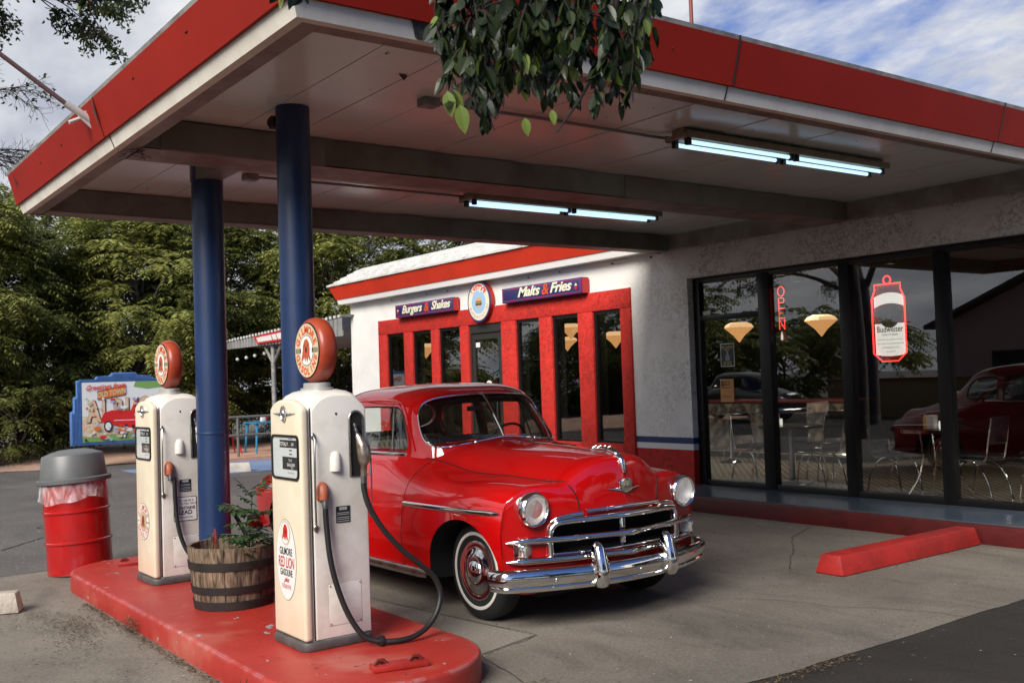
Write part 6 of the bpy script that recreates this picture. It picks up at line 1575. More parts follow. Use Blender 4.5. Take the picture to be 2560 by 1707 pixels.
def bar(pts, r, n=6, seg=12, name='grille_bar', m=CHROME):
    p = crom(pts, n); mb = MB()
    if isinstance(r, list):
        # resample radii
        k = len(r)-1; rr_ = []
        for i in range(len(p)):
            t = i/(len(p)-1)*k; a = int(min(k-1, math.floor(t))); f = t-a
            ra, rb = r[a], r[a+1]; rr_.append((ra[0]*(1-f)+rb[0]*f, ra[1]*(1-f)+rb[1]*f))
        r = rr_
    mb.tube(p, r, seg, sq=(0, 0, 1)); return mb.build(name, m, car, smooth=50)
# surround hoop of the grille
hp = [(gX(.575), -.575, .47), (gX(.578), -.578, .56), (gX(.575), -.575, .635), (gX(.55), -.55, .675), (gX(.50, .01), -.50, .697), (gX(.25, .03), -.25, .708), (gX(0, .045), 0, .712), (gX(.25, .03), .25, .708), (gX(.50, .01), .50, .697), (gX(.55), .55, .675), (gX(.575), .575, .635), (gX(.578), .578, .56), (gX(.575), .575, .47)]
bar([(a+0.005, b, c) for a, b, c in hp], (0.022, 0.025), name='grille_surround')
mbp = [(gX(.86, .03), -.86, .582), (gX(.76, .03), -.76, .588), (gX(.5, .02), -.5, .588), (gX(.2, .02), -.2, .588), (gX(.08, .035), -.08, .588), (gX(0, .045), 0, .589), (gX(.08, .035), .08, .588), (gX(.2, .02), .2, .588), (gX(.5, .02), .5, .588), (gX(.76, .03), .76, .588), (gX(.86, .03), .86, .582)]
bar(mbp, [(0.005, 0.006), (0.026, 0.030), (0.023, 0.028), (0.021, 0.025), (0.021, 0.026), (0.027, 0.034), (0.021, 0.026), (0.021, 0.025), (0.023, 0.028), (0.026, 0.030), (0.005, 0.006)], n=6)
bar([(a, b, .458) for a, b, c in mbp], [(0.005, 0.006), (0.024, 0.028), (0.022, 0.026), (0.020, 0.024), (0.020, 0.026), (0.025, 0.032), (0.020, 0.026), (0.020, 0.024), (0.022, 0.026), (0.024, 0.028), (0.005, 0.006)], n=6)
bar([(gX(y, -0.01), y, .487) for y in (-.54, -.3, 0, .3, .54)], 0.009)
mb = MB(); mb.prism([(-0.022, 0.47), (0.022, 0.47), (0.028, 0.70), (-0.028, 0.70)], 0.64, 0.668, 'x'); mb.build('grille_centre_post', CHROME, car, bevel=0.006)
# lips above the grille
bar([(gX(y, .012), y, .762-0.02*abs(y)) for y in (-.33, -.15, 0, .15, .33)], (0.014, 0.012), name='hood_lip')
for sy in (-1, 1):
    bar([(gX(.355, .01), sy*.355, .742), (gX(.45, .01), sy*.45, .736), (gX(.53, .01), sy*.53, .722), (gX(.57, .0), sy*.57, .700)], [(0.016, 0.012), (0.016, 0.012), (0.014, 0.010), (0.006, 0.006)], name='fender_lip')
    # parking lamp
    a0 = sy*0.725; mb = MB(); pl_ = Matrix.Translation((gX(.725, .0), a0, 0.523)) @ Matrix.Rotation(-sy*math.atan(2*0.34*.725)*1.0, 4, 'Z')
    q = MB(); q.box(-0.06, 0.018, -0.075, 0.075, -0.043, 0.043); q.v = [tuple(pl_ @ Vector(v)) for v in q.v]; pk_ = q.build('parking_light', CHROME, car, bevel=0.006)
    q = MB(); q.box(0.0185, 0.026, -0.062, 0.062, -0.034, 0.034); q.v = [tuple(pl_ @ Vector(v)) for v in q.v]; q.build('lens', mat('parking_lens', (0.45, 0.43, 0.36), rough=0.15, coat=1.0, bump=0.9, bscale=70), pk_, bevel=0.004)
# valance is body; bumper
bX = lambda y: 0.785-0.315*abs(y)**2.1
path = []
for i in range(41):
    y = -0.90+1.80*i/40; path.append(Vector((bX(y), y, 0)))
def wrap(sy):
    o = []
    x0 = bX(0.90)
    for k in range(1, 7):
        a = k/6; o.append(Vector((x0-0.12*a**1.3, sy*(0.90+0.035*math.sin(a*PI/2)), 0)))
    return o
pth = wrap(-1)[::-1]+path+wrap(1)
prof = [(-0.012, 0.275), (0.004, 0.272), (0.016, 0.282), (0.020, 0.298), (0.012, 0.306), (0.022, 0.320), (0.033, 0.345), (0.035, 0.365), (0.030, 0.388), (0.018, 0.408), (0.002, 0.418), (-0.012, 0.412), (0.004, 0.398), (0.016, 0.380), (0.020, 0.360), (0.010, 0.325), (-0.005, 0.290)]
mb = MB(); mb.sweep(pth, [(a, b) for a, b in prof]); bm_ = mb.build('front_bumper', CHROME, car, smooth=50)
for sy in (-1, 1):
    y = sy*0.315; mb = MB(); rs_ = []
    for z, ex, ry, o_ in [(0.262, 0.02, 0.022, 0.03), (0.272, 0.045, 0.040, 0.03), (0.31, 0.062, 0.052, 0.03), (0.37, 0.066, 0.054, 0.03), (0.43, 0.06, 0.049, 0.022), (0.49, 0.050, 0.042, 0.010), (0.53, 0.038, 0.033, 0.004), (0.553, 0.020, 0.020, 0.0), (0.560, 0.004, 0.004, -0.004)]:
        rs_.append([(bX(y)+o_+p, y+q, z) for p, q in sell(0, 0, ex, ry, 2.4, 24)])
    mb.rings(rs_); mb.build('bumper_guard', CHROME, bm_, smooth=60)
    mb = MB(); mb.sweep([Vector((bX(y)+0.0, y+sy_*0.052, 0)) for sy_ in (-1, 1)], [(a+0.008, b) for a, b in prof[3:12]]+[(-0.01, 0.40), (-0.01, 0.30)]); mb.build('guard_collar', CHROME, bm_, bevel=0.004)
for y in (-0.62, -0.0+0.02, 0.62):
    mb = MB(); mb.sphere((bX(y)+0.034, y, 0.345), 0.013, 12, sc=(0.6, 1, 1)); mb.build('bumper_bolt', CHROME, bm_)
# rear bumper and tail lights
mb = MB(); mb.sweep([Vector((-3.93+0.25*abs(y)**2.2, y, 0)) for y in [0.92-1.84*i/30 for i in range(31)]], prof); mb.build('rear_bumper', CHROME, car, smooth=50)
for sy in (-1, 1):
    mb = MB(); mb.lathe([(0.05, 0.03), (0.055, 0), (0.045, -0.03), (0.02, -0.045), (0.001, -0.048)], (-3.70, sy*0.80, 0.66), 'x', 20); mb.build('tail_light', mat('tail_red', (0.4, 0.01, 0.01), rough=0.2, coat=1), car)
mb = MB(); mb.box(0.2, 0.50, -0.62, 0.62, 0.20, 0.34); mb.box(-3.4, 0.2, -0.50, 0.50, 0.19, 0.225); mb.build('underbody', DARK, car)
# hood chrome: ridge strip, ornament, badge
rl = surf_line([(-0.58, 0, 2), (-0.2, 0, 2), (0.15, 0, 2), (0.40, 0, 2)], (0, 0, -1), 8, 0.002)
mb = MB(); mb.tube(rl, (0.006, 0.008), 8); mb.build('hood_strip', CHROME, car)
fr_ = surf_line([(2, 0, 1.085), (2, 0, 1.05), (2, 0, 1.015), (2, 0, 0.985)], (-1, 0, 0), 4, 0.004)
tp_ = surf_line([(0.36, 0, 2), (0.46, 0, 2), (0.55, 0, 2)], (0, 0, -1), 4, 0.004)
mb = MB(); pp_ = tp_+fr_; k = len(pp_); mb.tube(pp_, [(0.006+0.018*math.sin(PI*min(1, i/(k-1)*0.95))**0.7, 0.012+0.010*math.sin(PI*i/(k-1))) for i in range(k)], 10, sq=(0, 1, 0))
b0 = tp_[-1]
mb.rings([[(b0.x+dx, p, b0.z+dz+q) for p, q in ellipse(0, 0, ry, rz, 14)] for dx, dz, ry, rz in ((-0.20, 0.012, 0.003, 0.004), (-0.14, 0.022, 0.014, 0.014), (-0.07, 0.026, 0.022, 0.018), (0.0, 0.022, 0.028, 0.02), (0.05, 0.010, 0.030, 0.02), (0.085, -0.004, 0.024, 0.018), (0.105, -0.016, 0.010, 0.012))])
for i in range(4): mb.tube([(b0.x-0.15+i*0.05, -0.02, b0.z+0.03), (b0.x-0.135+i*0.05, 0, b0.z+0.046), (b0.x-0.15+i*0.05, 0.02, b0.z+0.03)], 0.005, 6)
mb.build('hood_ornament', CHROME, car, smooth=60)
bq = on_body((2, 0, 0.897), (-1, 0, 0), 0.0); bx = bq.x
mb = MB(); sh = [(-0.062, 0.028), (-0.045, 0.045), (0.0, 0.052), (0.045, 0.045), (0.062, 0.028), (0.050, -0.030), (0.0, -0.045), (-0.050, -0.030)]
mb.prism([(a, 0.897+b) for a, b in sh], bx-0.01, bx+0.014, 'x', 0); mb.prism([(a*0.78, 0.897+b*0.75) for a, b in sh], bx+0.0145, bx+0.017, 'x', 1)
mb.prism([(-0.022, 0.885), (-0.010, 0.885), (-0.010, 0.912), (-0.022, 0.912)], bx+0.0175, bx+0.020, 'x', 0); mb.prism([(0.010, 0.885), (0.022, 0.885), (0.022, 0.912), (0.010, 0.912)], bx+0.0175, bx+0.020, 'x', 0); mb.box(bx+0.0175, bx+0.0195, -0.0095, 0.0095, 0.895, 0.902, 0)
bd = mb.build('hood_badge', [CHROME, mat('badge_gold', (0.40, 0.34, 0.22), rough=0.3, metal=0.6)], car, bevel=0.003)
mb = MB()
for sy in (-1, 1): mb.tube([on_body((2, sy*a, 0.876+0.004*k), (-1, 0, 0), 0.007) for k, a in enumerate((0.05, 0.09, 0.14))], [0.010, 0.006, 0.002], 8)
mb.build('badge_wings', CHROME, bd)

# ---- two dark cars across the street, mirrored in the glass front: copies of the same body in other paint
def repaint(o, mp_):
    if o.type == 'MESH':
        o.data = o.data.copy()
        for i, m_ in enumerate(o.data.materials):
            if m_ and m_.name in mp_: o.data.materials[i] = mp_[m_.name]
    for ch in o.children: repaint(ch, mp_)
for (x, y, rz, cn, col_, lb) in ((-25.0, -6.5, 180, 'car_paint_black', (0.012, 0.012, 0.014), 'black parked car across the street mirrored in the middle panes'), (-15.0, -7.2, 180, 'car_paint_grey', (0.05, 0.055, 0.05), 'grey green parked car across the street mirrored near the beer can neon')):
    c2 = copy_tree(car); c2.name = 'parked_car'; c2.location = (x, y, 0); c2.rotation_euler = (0, 0, R(rz))
    tag(c2, lb, 'car', 'cars parked across the street')
    repaint(c2, {'car_paint': mat(cn, col_, rough=0.3, coat=1.0)})
# ------------------------------------------------------------------ patio behind the diner's left corner
aw = empty('patio_awning', (-22.4, 9.8, 0), 'corrugated metal patio awning on a grey post at the left of the diner', 'awning')
AL = mat('corrugated_metal', (0.42, 0.42, 0.41), rough=0.45, metal=0.35, col2=(0.33, 0.33, 0.32), nscale=3)
mb = MB(); rows = []
n_ = 170
for i in range(n_+1):
    x = -4.6+8.0*i/n_; rows.append([(x, -0.1, 2.93+0.032*x+0.05+0.025*math.cos(i*PI/2.5)), (x, 3.5, 2.75+0.03*x+0.05+0.025*math.cos(i*PI/2.5))])
mb.rings(rows, cap=False, closed=False); mb.build('corrugated_roof', AL, aw, smooth=0, recalc=False)
mb = MB()
for i in range(42):
    x = -4.6+8.0*i/42; mb.hexa([(x, -0.13, 2.66+0.0*x), (x+0.12, -0.13, 2.66+0.0*x), (x+0.12, -0.10, 2.66), (x, -0.10, 2.66)], [(x, -0.13, 2.93+0.032*x), (x+0.12, -0.13, 2.93+0.032*x), (x+0.12, -0.10, 2.93+0.032*x), (x, -0.10, 2.93+0.032*x)])
mb.box(-4.6, 3.3, -0.098, -0.06, 2.67, 2.78)
mb.build('ribbed_fascia', AL, aw, smooth=0)
mb = MB()
for i in range(42):
    x = -4.6+8.0*i/42; mb.box(x+0.02, x+0.10, -0.15, -0.135, 2.945+0.032*x, 3.0+0.032*x)
mb.build('rib_end_slats', mat('white_rib_paint', (0.6, 0.6, 0.58), rough=0.5), aw)
mb = MB(); mb.tube([(-0.45, 0, 0.07), (-0.45, 0, 2.7)], 0.055, 12); mb.tube([(-0.45, 0, 2.2), (-0.95, 0, 2.66)], 0.035, 8); mb.tube([(-0.45, 0, 2.2), (0.05, 0, 2.66)], 0.035, 8); mb.build('post', GALV, aw)
bs = empty('awning_sign', (-22.6, 9.63, 2.72), 'small white banner with red border on the awning front', 'sign')
mb = MB(); mb.hexa([(-0.75, 0, -0.02), (1.3, 0, 0.0), (1.3, 0.02, 0.0), (-0.75, 0.02, -0.02)], [(-0.95, -0.03, 0.17), (1.3, -0.03, 0.24), (1.3, -0.01, 0.24), (-0.95, -0.01, 0.17)]); mb.build('board', mat('banner_red', (0.55, 0.02, 0.02), rough=0.5), bs)
mb = MB()
for a, b in ((-0.70, 0.15), (0.20, 0.42), (0.47, 1.2)): mb.flat([(a, -0.012, 0.03+0.012*a), (b, -0.012, 0.03+0.012*b), (b-0.04, -0.034, 0.15+0.03*b), (a-0.06, -0.034, 0.15+0.03*a)])
mb.build('white_panel', WHITEFLAT, bs, smooth=0, recalc=False)
lb_ = ['string light bulb leftmost under the patio awning', 'second string light bulb under the patio awning from the left', 'third string light bulb under the patio awning from the left', 'string light bulb just left of the awning post', 'string light bulb hanging right of the nearer column beside the diner wall']
for i, (x, z) in enumerate(((-25.35, 2.50), (-24.75, 2.52), (-24.2, 2.55), (-23.6, 2.58), (-20.0, 2.60))):
    s_ = empty('string_light_bulb', (x, 9.9, z), lb_[i], 'light bulb', 'string light bulbs under the awning')
    mb = MB(); mb.sphere((0, 0, -0.10), 0.045, 10); mb.build('bulb', mat('bulb_white', (0.7, 0.68, 0.62), rough=0.2), s_)
    mb = MB(); mb.lathe([(0.02, -0.07), (0.02, 0.0), (0.008, 0.01)], (0, 0, 0), 'z', 8); mb.tube([(0, 0, 0), (0, 0, 0.14)], 0.004, 5); mb.build('socket', BLACK, s_)
rl_ = empty('patio_railing', (-23.0, 9.4, 0.07), 'grey tube railing along the patio edge', 'railing')
mb = MB(); RG = mat('railing_grey', (0.13, 0.13, 0.12), rough=0.5)
for z in (0.92, 0.50): mb.tube([(0, -0.65, z), (0, 5.5, z)], 0.03, 10)
mb.build('rails', RG, rl_)
for y in (-0.45, 1.9, 4.2):
    mb = MB(); mb.tube([(0, y, 0), (0, y, 0.92)], 0.032, 10); mb.build('post', RG, rl_)
BLT = mat('blue_table_paint', (0.03, 0.20, 0.36), rough=0.4)
for x, y, lb in ((-24.1, 10.05, 'light blue metal patio table behind the railing'),):
    t = empty('patio_table', (x, y, 0.07), lb, 'table')
    mb = MB(); mb.prism(rrect(-0.4, 0.4, -0.4, 0.4, 0.05), 0.72, 0.75, 'z'); mb.build('tabletop', BLT, t)
    for sx in (-1, 1):
        for sy in (-1, 1):
            mb = MB(); mb.tube([(sx*0.3, sy*0.3, 0.71), (sx*0.36, sy*0.36, 0.0)], [0.04, 0.022], 8); mb.build('leg', BLT, t)
    c = empty('napkin_holder', (x-0.05, y, 0.82), 'white and red napkin holder on the blue patio table', 'napkin holder')
    mb = MB(); mb.box(-0.05, 0.05, -0.06, 0.05, 0, 0.13); mb.build('napkins', WHITEFLAT, c, bevel=0.01)
    mb = MB(); mb.box(-0.05, 0.05, 0.055, 0.10, 0, 0.13); mb.build('red_bottle', REDINK, c, bevel=0.01)
CHR = mat('red_chair_paint', (0.50, 0.01, 0.01), rough=0.35)
rc = empty('patio_chair', (-24.4, 9.25, 0.07), 'red metal cafe chair at the left end of the patio railing', 'chair')
mb = MB(); mb.box(-0.18, 0.18, -0.18, 0.18, 0.43, 0.46); mb.build('seat', CHR, rc, bevel=0.012)
mb = MB(); mb.tube(crom([(-0.17, -0.17, 0.45), (-0.17, -0.26, 0.70), (-0.1, -0.28, 0.86), (0.1, -0.28, 0.86), (0.17, -0.26, 0.70), (0.17, -0.17, 0.45)], 6), 0.02, 8); mb.box(-0.05, 0.05, -0.275, -0.26, 0.46, 0.86); mb.build('backrest', CHR, rc)
for sx in (-1, 1):
    for sy in (-1, 1):
        mb = MB(); mb.tube([(sx*0.15, sy*0.15, 0.44), (sx*0.22, sy*0.24, 0.0)], [0.028, 0.018], 8); mb.build('leg', CHR, rc)

# ------------------------------------------------------------------ postcard sign
SB = (-24.2, 6.75, 0)
pc = empty('postcard_sign', SB, 'blue stepped frame board painted Greetings from OLD TOWN beside the trees', 'sign')
BF = mat('sign_frame_blue', (0.085, 0.20, 0.46), rough=0.5, col2=(0.07, 0.17, 0.40), nscale=3)
K = lambda u, v, d=0.0: (0.0+d, u, v)
def stepped(mb, pts, x0, x1): mb.prism(pts, x0, x1, 'x')
mb = MB(); outl = [(-1.17, 0.50), (1.17, 0.50), (1.17, 1.24), (1.10, 1.28), (1.10, 1.56), (1.03, 1.60), (1.03, 1.95), (0.65, 1.955), (0.60, 2.03), (0.32, 2.04), (0.25, 2.11), (-0.25, 2.11), (-0.32, 2.04), (-0.60, 2.03), (-0.65, 1.955), (-1.03, 1.95), (-1.03, 1.60), (-1.10, 1.56), (-1.10, 1.28), (-1.17, 1.24)]
mb.prism(outl, -0.12, -0.004, 'x'); fr = mb.build('frame', BF, pc, bevel=0.008)
mb = MB()
for k in range(7):
    z = 1.945-0.0; yy = -1.15+k*0.03
    mb.box(-0.003, 0.012, yy, yy+0.014, 0.56, (1.22 if yy < -1.1 else 1.54 if yy < -1.03 else 1.92)); mb.box(-0.003, 0.012, -yy-0.014, -yy, 0.56, (1.22 if yy < -1.1 else 1.54 if yy < -1.03 else 1.92))
for k, (hw_) in enumerate((1.0, 0.98, 0.60, 0.58, 0.28, 0.25)):
    z = 1.925+k*0.03; mb.box(-0.003, 0.012, -hw_, hw_, z, z+0.014)
for k in range(3): mb.box(-0.003, 0.012, -1.15, 1.15, 0.505+k*0.02, 0.515+k*0.02)
mb.build('ribs', BF, fr)
PIC = bpy.data.materials.new('postcard_painting'); PIC.use_nodes = True
t = PIC.node_tree; b_ = t.nodes['Principled BSDF']; tc_ = N(t, 'ShaderNodeTexCoord'); n_ = N(t, 'ShaderNodeTexNoise', i_Scale=11.0, i_Detail=6.0, i_Distortion=1.6); t.links.new(tc_.outputs['Object'], n_.inputs['Vector'])
r_ = N(t, 'ShaderNodeValToRGB'); cr_ = r_.color_ramp
cols = [(0.30, (0.20, 0.36, 0.12)), (0.40, (0.65, 0.62, 0.45)), (0.48, (0.70, 0.28, 0.10)), (0.55, (0.72, 0.66, 0.50)), (0.63, (0.30, 0.50, 0.50)), (0.72, (0.55, 0.12, 0.08))]
cr_.elements[0].position = cols[0][0]; cr_.elements[0].color = (*cols[0][1], 1); cr_.elements[1].position = cols[-1][0]; cr_.elements[1].color = (*cols[-1][1], 1)
for p_, c_ in cols[1:-1]: e_ = cr_.elements.new(p_); e_.color = (*c_, 1)
t.links.new(n_.outputs[0], r_.inputs[0]); t.links.new(r_.outputs[0], b_.inputs['Base Color']); b_.inputs['Roughness'].default_value = 0.5
mb = MB(); q = lambda a0, a1, b0, b1, m, d, mb=mb: mb.flat([K(a0, b0, d), K(a1, b0, d), K(a1, b1, d), K(a0, b1, d)], m)
SKYW = mat('painted_sky', (0.70, 0.72, 0.70), rough=0.5); GRN = mat('painted_green', (0.18, 0.34, 0.10), rough=0.5); ORG = mat('painted_orange', (0.62, 0.16, 0.03), rough=0.5); TAN = mat('painted_tan', (0.60, 0.47, 0.26), rough=0.5); CRD = mat('painted_red', (0.60, 0.02, 0.02), rough=0.4); BLK = mat('painted_black', (0.02, 0.02, 0.02), rough=0.5)
q(-0.93, 0.93, 0.565, 1.90, 0, 0.004); q(-0.93, 0.93, 0.565, 0.72, 1, 0.006)
mb.flat([K(a, b, 0.007) for a, b in [(-0.93, 0.70), (-0.7, 0.66), (-0.2, 0.74), (0.3, 0.68), (0.93, 0.74), (0.93, 1.10), (0.5, 1.18), (-0.2, 1.08), (-0.93, 1.15)]], 2)
mb.flat([K(a, b, 0.007) for a, b in [(0.2, 1.78), (0.5, 1.72), (0.93, 1.76), (0.93, 1.90), (0.25, 1.90)]], 1)
mb.build('painted_scene', [SKYW, GRN, PIC], pc, smooth=0, recalc=False)
# big block letters filled with pictures (only partly readable in the photo)
mb = MB()
bl = [('A', -0.68), ('L', -0.42), ('B', -0.15), ('U', 0.15), ('Q', 0.45), ('U', 0.75)]
for ch, y in bl:
    mb.text(ch, 0.66, lambda u, v, y=y: K(u+y+0.018, v+1.02+0.05*(y+0.7)-0.012, 0.010), 0, bold=0.03, xs=0.62)
    mb.text(ch, 0.66, lambda u, v, y=y: K(u+y, v+1.02+0.05*(y+0.7), 0.013), 1, bold=0.028, xs=0.62)
    mb.text(ch, 0.66, lambda u, v, y=y: K(u+y, v+1.02+0.05*(y+0.7), 0.016), 2, bold=0.012, xs=0.62)
mb.build('block_letters', [BLK, ORG, PIC], pc, smooth=0, recalc=False)
mb = MB(); mb.flat([K(a, b, 0.019) for a, b in [(-0.60, 1.50), (0.02, 1.60), (0.02, 1.83), (-0.60, 1.70)]], 0); mb.flat([K(a, b, 0.021) for a, b in [(-0.59, 1.515), (0.01, 1.61), (0.01, 1.82), (-0.59, 1.69)]], 1)
ot = mb.build('old_town_board', [BLK, ORG], pc, smooth=0, recalc=False)
mb = MB(); mb.text('OLD TOWN', 0.155, lambda u, v: K(u-0.29, v+1.60+0.16*u, 0.024), bold=0.006, xs=0.72); mb.build('lettering', TAN, ot, smooth=0, recalc=False)
mb = MB(); mb.text('Greetings from', 0.165, lambda u, v: K(u-0.42, v+1.745+0.07*u, 0.024), bold=0.003, shear=0.3, xs=0.85); mb.build('lettering', CRD, pc, smooth=0, recalc=False)
mb = MB(); carp = [(-0.52, 0.98), (-0.45, 1.10), (-0.30, 1.14), (0.10, 1.13), (0.16, 1.24), (0.2, 1.24), (0.24, 1.13), (0.80, 1.12), (0.88, 0.98), (0.86, 0.84), (0.30, 0.80), (-0.1, 0.86), (-0.45, 0.93)]
carp = [(a*1.08+0.02, 0.80+(b-0.80)*1.35) for a, b in carp]; mb.flat([K(a, b, 0.026) for a, b in carp], 0)
for y, z in ((-0.38, 0.90), (0.42, 0.82)): mb.flat([K(a, b, 0.028) for a, b in ellipse(y, z, 0.095, 0.13, 20)], 1); mb.flat([K(a, b, 0.030) for a, b in ellipse(y, z, 0.065, 0.09, 20)], 2)
mb.flat([K(a, b, 0.028) for a, b in [(-0.25, 1.02), (0.8, 1.0), (0.8, 1.015), (-0.25, 1.035)]], 2)
for s_, (y, z) in enumerate(((-0.75, 0.78), (-0.62, 0.86), (-0.05, 0.74), (0.05, 0.80), (-0.15, 0.80))): mb.flat([K(a, b, 0.031) for a, b in ellipse(y, z, 0.06+0.01*(s_ % 3), 0.05, 9)], 3+s_ % 3)
rp_ = random.Random(77)
for i in range(90):
    y = rp_.uniform(-0.90, 0.90); z = rp_.uniform(0.60, 0.95) if rp_.random() < 0.6 else rp_.uniform(1.12, 1.55); r__ = rp_.uniform(0.012, 0.045)
    mb.flat([K(a, b, 0.0315+0.0002*i) for a, b in ellipse(y, z, r__*rp_.uniform(0.7, 2.2), r__, rp_.choice((5, 6, 8)), rp_.uniform(0, 90), rp_.uniform(0, 90)+360)], rp_.choice((0, 1, 2, 3, 4, 5, 5, 2, 3)))
mb.build('painted_red_car', [CRD, BLK, SKYW, TAN, ORG, mat('painted_lilac', (0.35, 0.35, 0.5), rough=0.5)], pc, smooth=0, recalc=False)
for y in (-0.72, 0.72):
    mb = MB(); mb.box(-0.12, -0.02, y-0.05, y+0.05, 0.0, 0.498); mb.build('post', FRAME2, pc)

# ------------------------------------------------------------------ foliage
def leafmesh(name, P, D, Nn, L_, W_, m, parent, fold=0.18, droop=None):
    """P points, D directions, Nn normals as arrays; diamond leaves folded on the midrib"""
    n = len(P); S_ = np.cross(D, Nn); S_ /= np.linalg.norm(S_, axis=1)[:, None]+1e-9
    U_ = np.cross(S_, D); L_ = np.broadcast_to(L_, (n,))[:, None]; W_ = np.broadcast_to(W_, (n,))[:, None]
    a = P; b = P+D*L_*0.45+S_*W_*0.5+U_*W_*fold; c = P+D*L_-U_*L_*0.12; d = P+D*L_*0.45-S_*W_*0.5+U_*W_*fold
    V = np.stack([a, b, c, d], 1).reshape(-1, 3)
    me = bpy.data.meshes.new(name); me.vertices.add(4*n); me.vertices.foreach_set('co', V.astype(np.float32).ravel())
    i0 = np.arange(n)*4; F_ = np.stack([i0, i0+1, i0+2, i0, i0+2, i0+3], 1).ravel()
    me.loops.add(6*n); me.loops.foreach_set('vertex_index', F_.astype(np.int32)); me.polygons.add(2*n)
    me.polygons.foreach_set('loop_start', (np.arange(2*n)*3).astype(np.int32)); me.polygons.foreach_set('loop_total', np.full(2*n, 3, np.int32))
    me.materials.append(m); me.update(calc_edges=True); me.validate()
    o = bpy.data.objects.new(name, me); COL.objects.link(o); o.parent = parent
    return o
def norm(a): return a/(np.linalg.norm(a, axis=-1, keepdims=True)+1e-9)
BARK = mat('bark', (0.075, 0.058, 0.045), rough=0.9, col2=(0.13, 0.105, 0.085), nscale=9, bump=0.6, bscale=25, stretch=(1, 1, 0.3))
LEAF_A = leaf_mat('ailanthus_leaf', (0.060, 0.080, 0.018), (0.44, 0.45, 0.13), 0.42, 0.9)
LEAF_B = leaf_mat('darker_leaf', (0.035, 0.050, 0.013), (0.30, 0.32, 0.09), 0.38, 0.9)
LEAF_C = leaf_mat('elm_leaf', (0.035, 0.050, 0.020), (0.10, 0.13, 0.04), 0.35, 2.0)
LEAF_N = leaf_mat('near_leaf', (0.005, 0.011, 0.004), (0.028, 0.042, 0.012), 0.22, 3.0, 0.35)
LEAF_Y = leaf_mat('yellow_leaf', (0.16, 0.24, 0.04), (0.26, 0.34, 0.08), 0.5, 3.0, 0.4)  # lighter yellow-green leaf colour, mixed in as highlights on the dark branch
def frond_tree(loc, h, rad, nclump, nfrond, m, label, seed, base=0.8, group='trees massed behind the sign and diner', lsz=0.15, fl=0.6, zsq=1.0):
    rg_ = np.random.default_rng(seed); rr = random.Random(seed)
    T = empty('leafy_tree', loc, label, 'tree', group)
    mb = MB(); tp = [Vector((0, 0, -0.1))]
    for k in range(1, 6): tp.append(Vector((rr.uniform(-.25, .25), rr.uniform(-.25, .25), h*0.78*k/5)))
    mb.tube(crom(tp, 4), [0.16*(1-0.75*i/20)*h/8 for i in range(21)], 10)
    mb.build('trunk', BARK, T)
    # clump centres over an uneven crown
    C_ = []
    while len(C_) < nclump:
        p = rg_.normal(size=3); p /= np.linalg.norm(p); r_ = rg_.uniform(0.45, 1.0)**0.6
        q = np.array([p[0]*rad*r_, p[1]*rad*r_, (h+base)/2+p[2]*(h-base)/2*zsq*r_])
        lump = 1+0.25*math.sin(3*p[0]+seed)+0.2*math.sin(4*p[1]+2*seed)
        q[:2] *= lump; C_.append(q)
    C_ = np.array(C_)
    mbr = MB()
    for q in C_[::3]:
        k = min(0.75, max(0.15, q[2]/h-0.25)); a = Vector((0, 0, h*k)); b = Vector(q); mid = (a+b)/2+Vector((0, 0, 0.15*(b-a).length))
        mbr.tube(crom([a, mid, b], 4), [0.05*h/8*(1-0.8*i/8)+0.006 for i in range(9)], 5, cap=False)
    mbr.build('limbs', BARK, T)
    P_, D_, N_, L_ = [], [], [], []
    for q in C_:
        cr0 = rg_.uniform(0.5, 0.95)*rad*0.33
        f0 = rg_.normal(size=(nfrond, 3)); f0 = norm(f0); f0[:, 2] = f0[:, 2]*0.55+0.1
        org = q+f0*cr0*rg_.uniform(0.2, 1, (nfrond, 1))
        out_ = org-np.array([0, 0, (h+base)/2]); out_[:, 2] *= 0.3
        dr_ = norm(norm(out_)*0.8+norm(f0)*0.8+rg_.normal(size=(nfrond, 3))*0.25)
        dr_[:, 2] = dr_[:, 2]*0.5+0.05; dr_ = norm(dr_)
        fl_ = fl*rg_.uniform(0.7, 1.25, nfrond)
        side_ = norm(np.cross(dr_, np.array([0, 0, 1.0])))
        for k in range(7):
            t_ = 0.18+0.82*k/6
            pt = org+dr_*(fl_*t_)[:, None]; pt[:, 2] -= fl_*0.42*t_*t_
            for sg in (-1, 1):
                dd = norm(dr_*0.45+side_*sg*0.9+np.array([0, 0, -0.42])+rg_.normal(size=(nfrond, 3))*0.12)
                P_.append(pt); D_.append(dd); N_.append(norm(np.array([0, 0, 1.0])+rg_.normal(size=(nfrond, 3))*0.25)); L_.append(lsz*(1-0.3*abs(t_-0.5))*rg_.uniform(0.8, 1.2, nfrond))
    P_ = np.concatenate(P_); D_ = np.concatenate(D_); N_ = np.concatenate(N_); L_ = np.concatenate(L_)
    keep = P_[:, 2] > 0.1
    leafmesh('crown', P_[keep], D_[keep], N_[keep], L_[keep], L_[keep]*0.33, m, T)
    return T
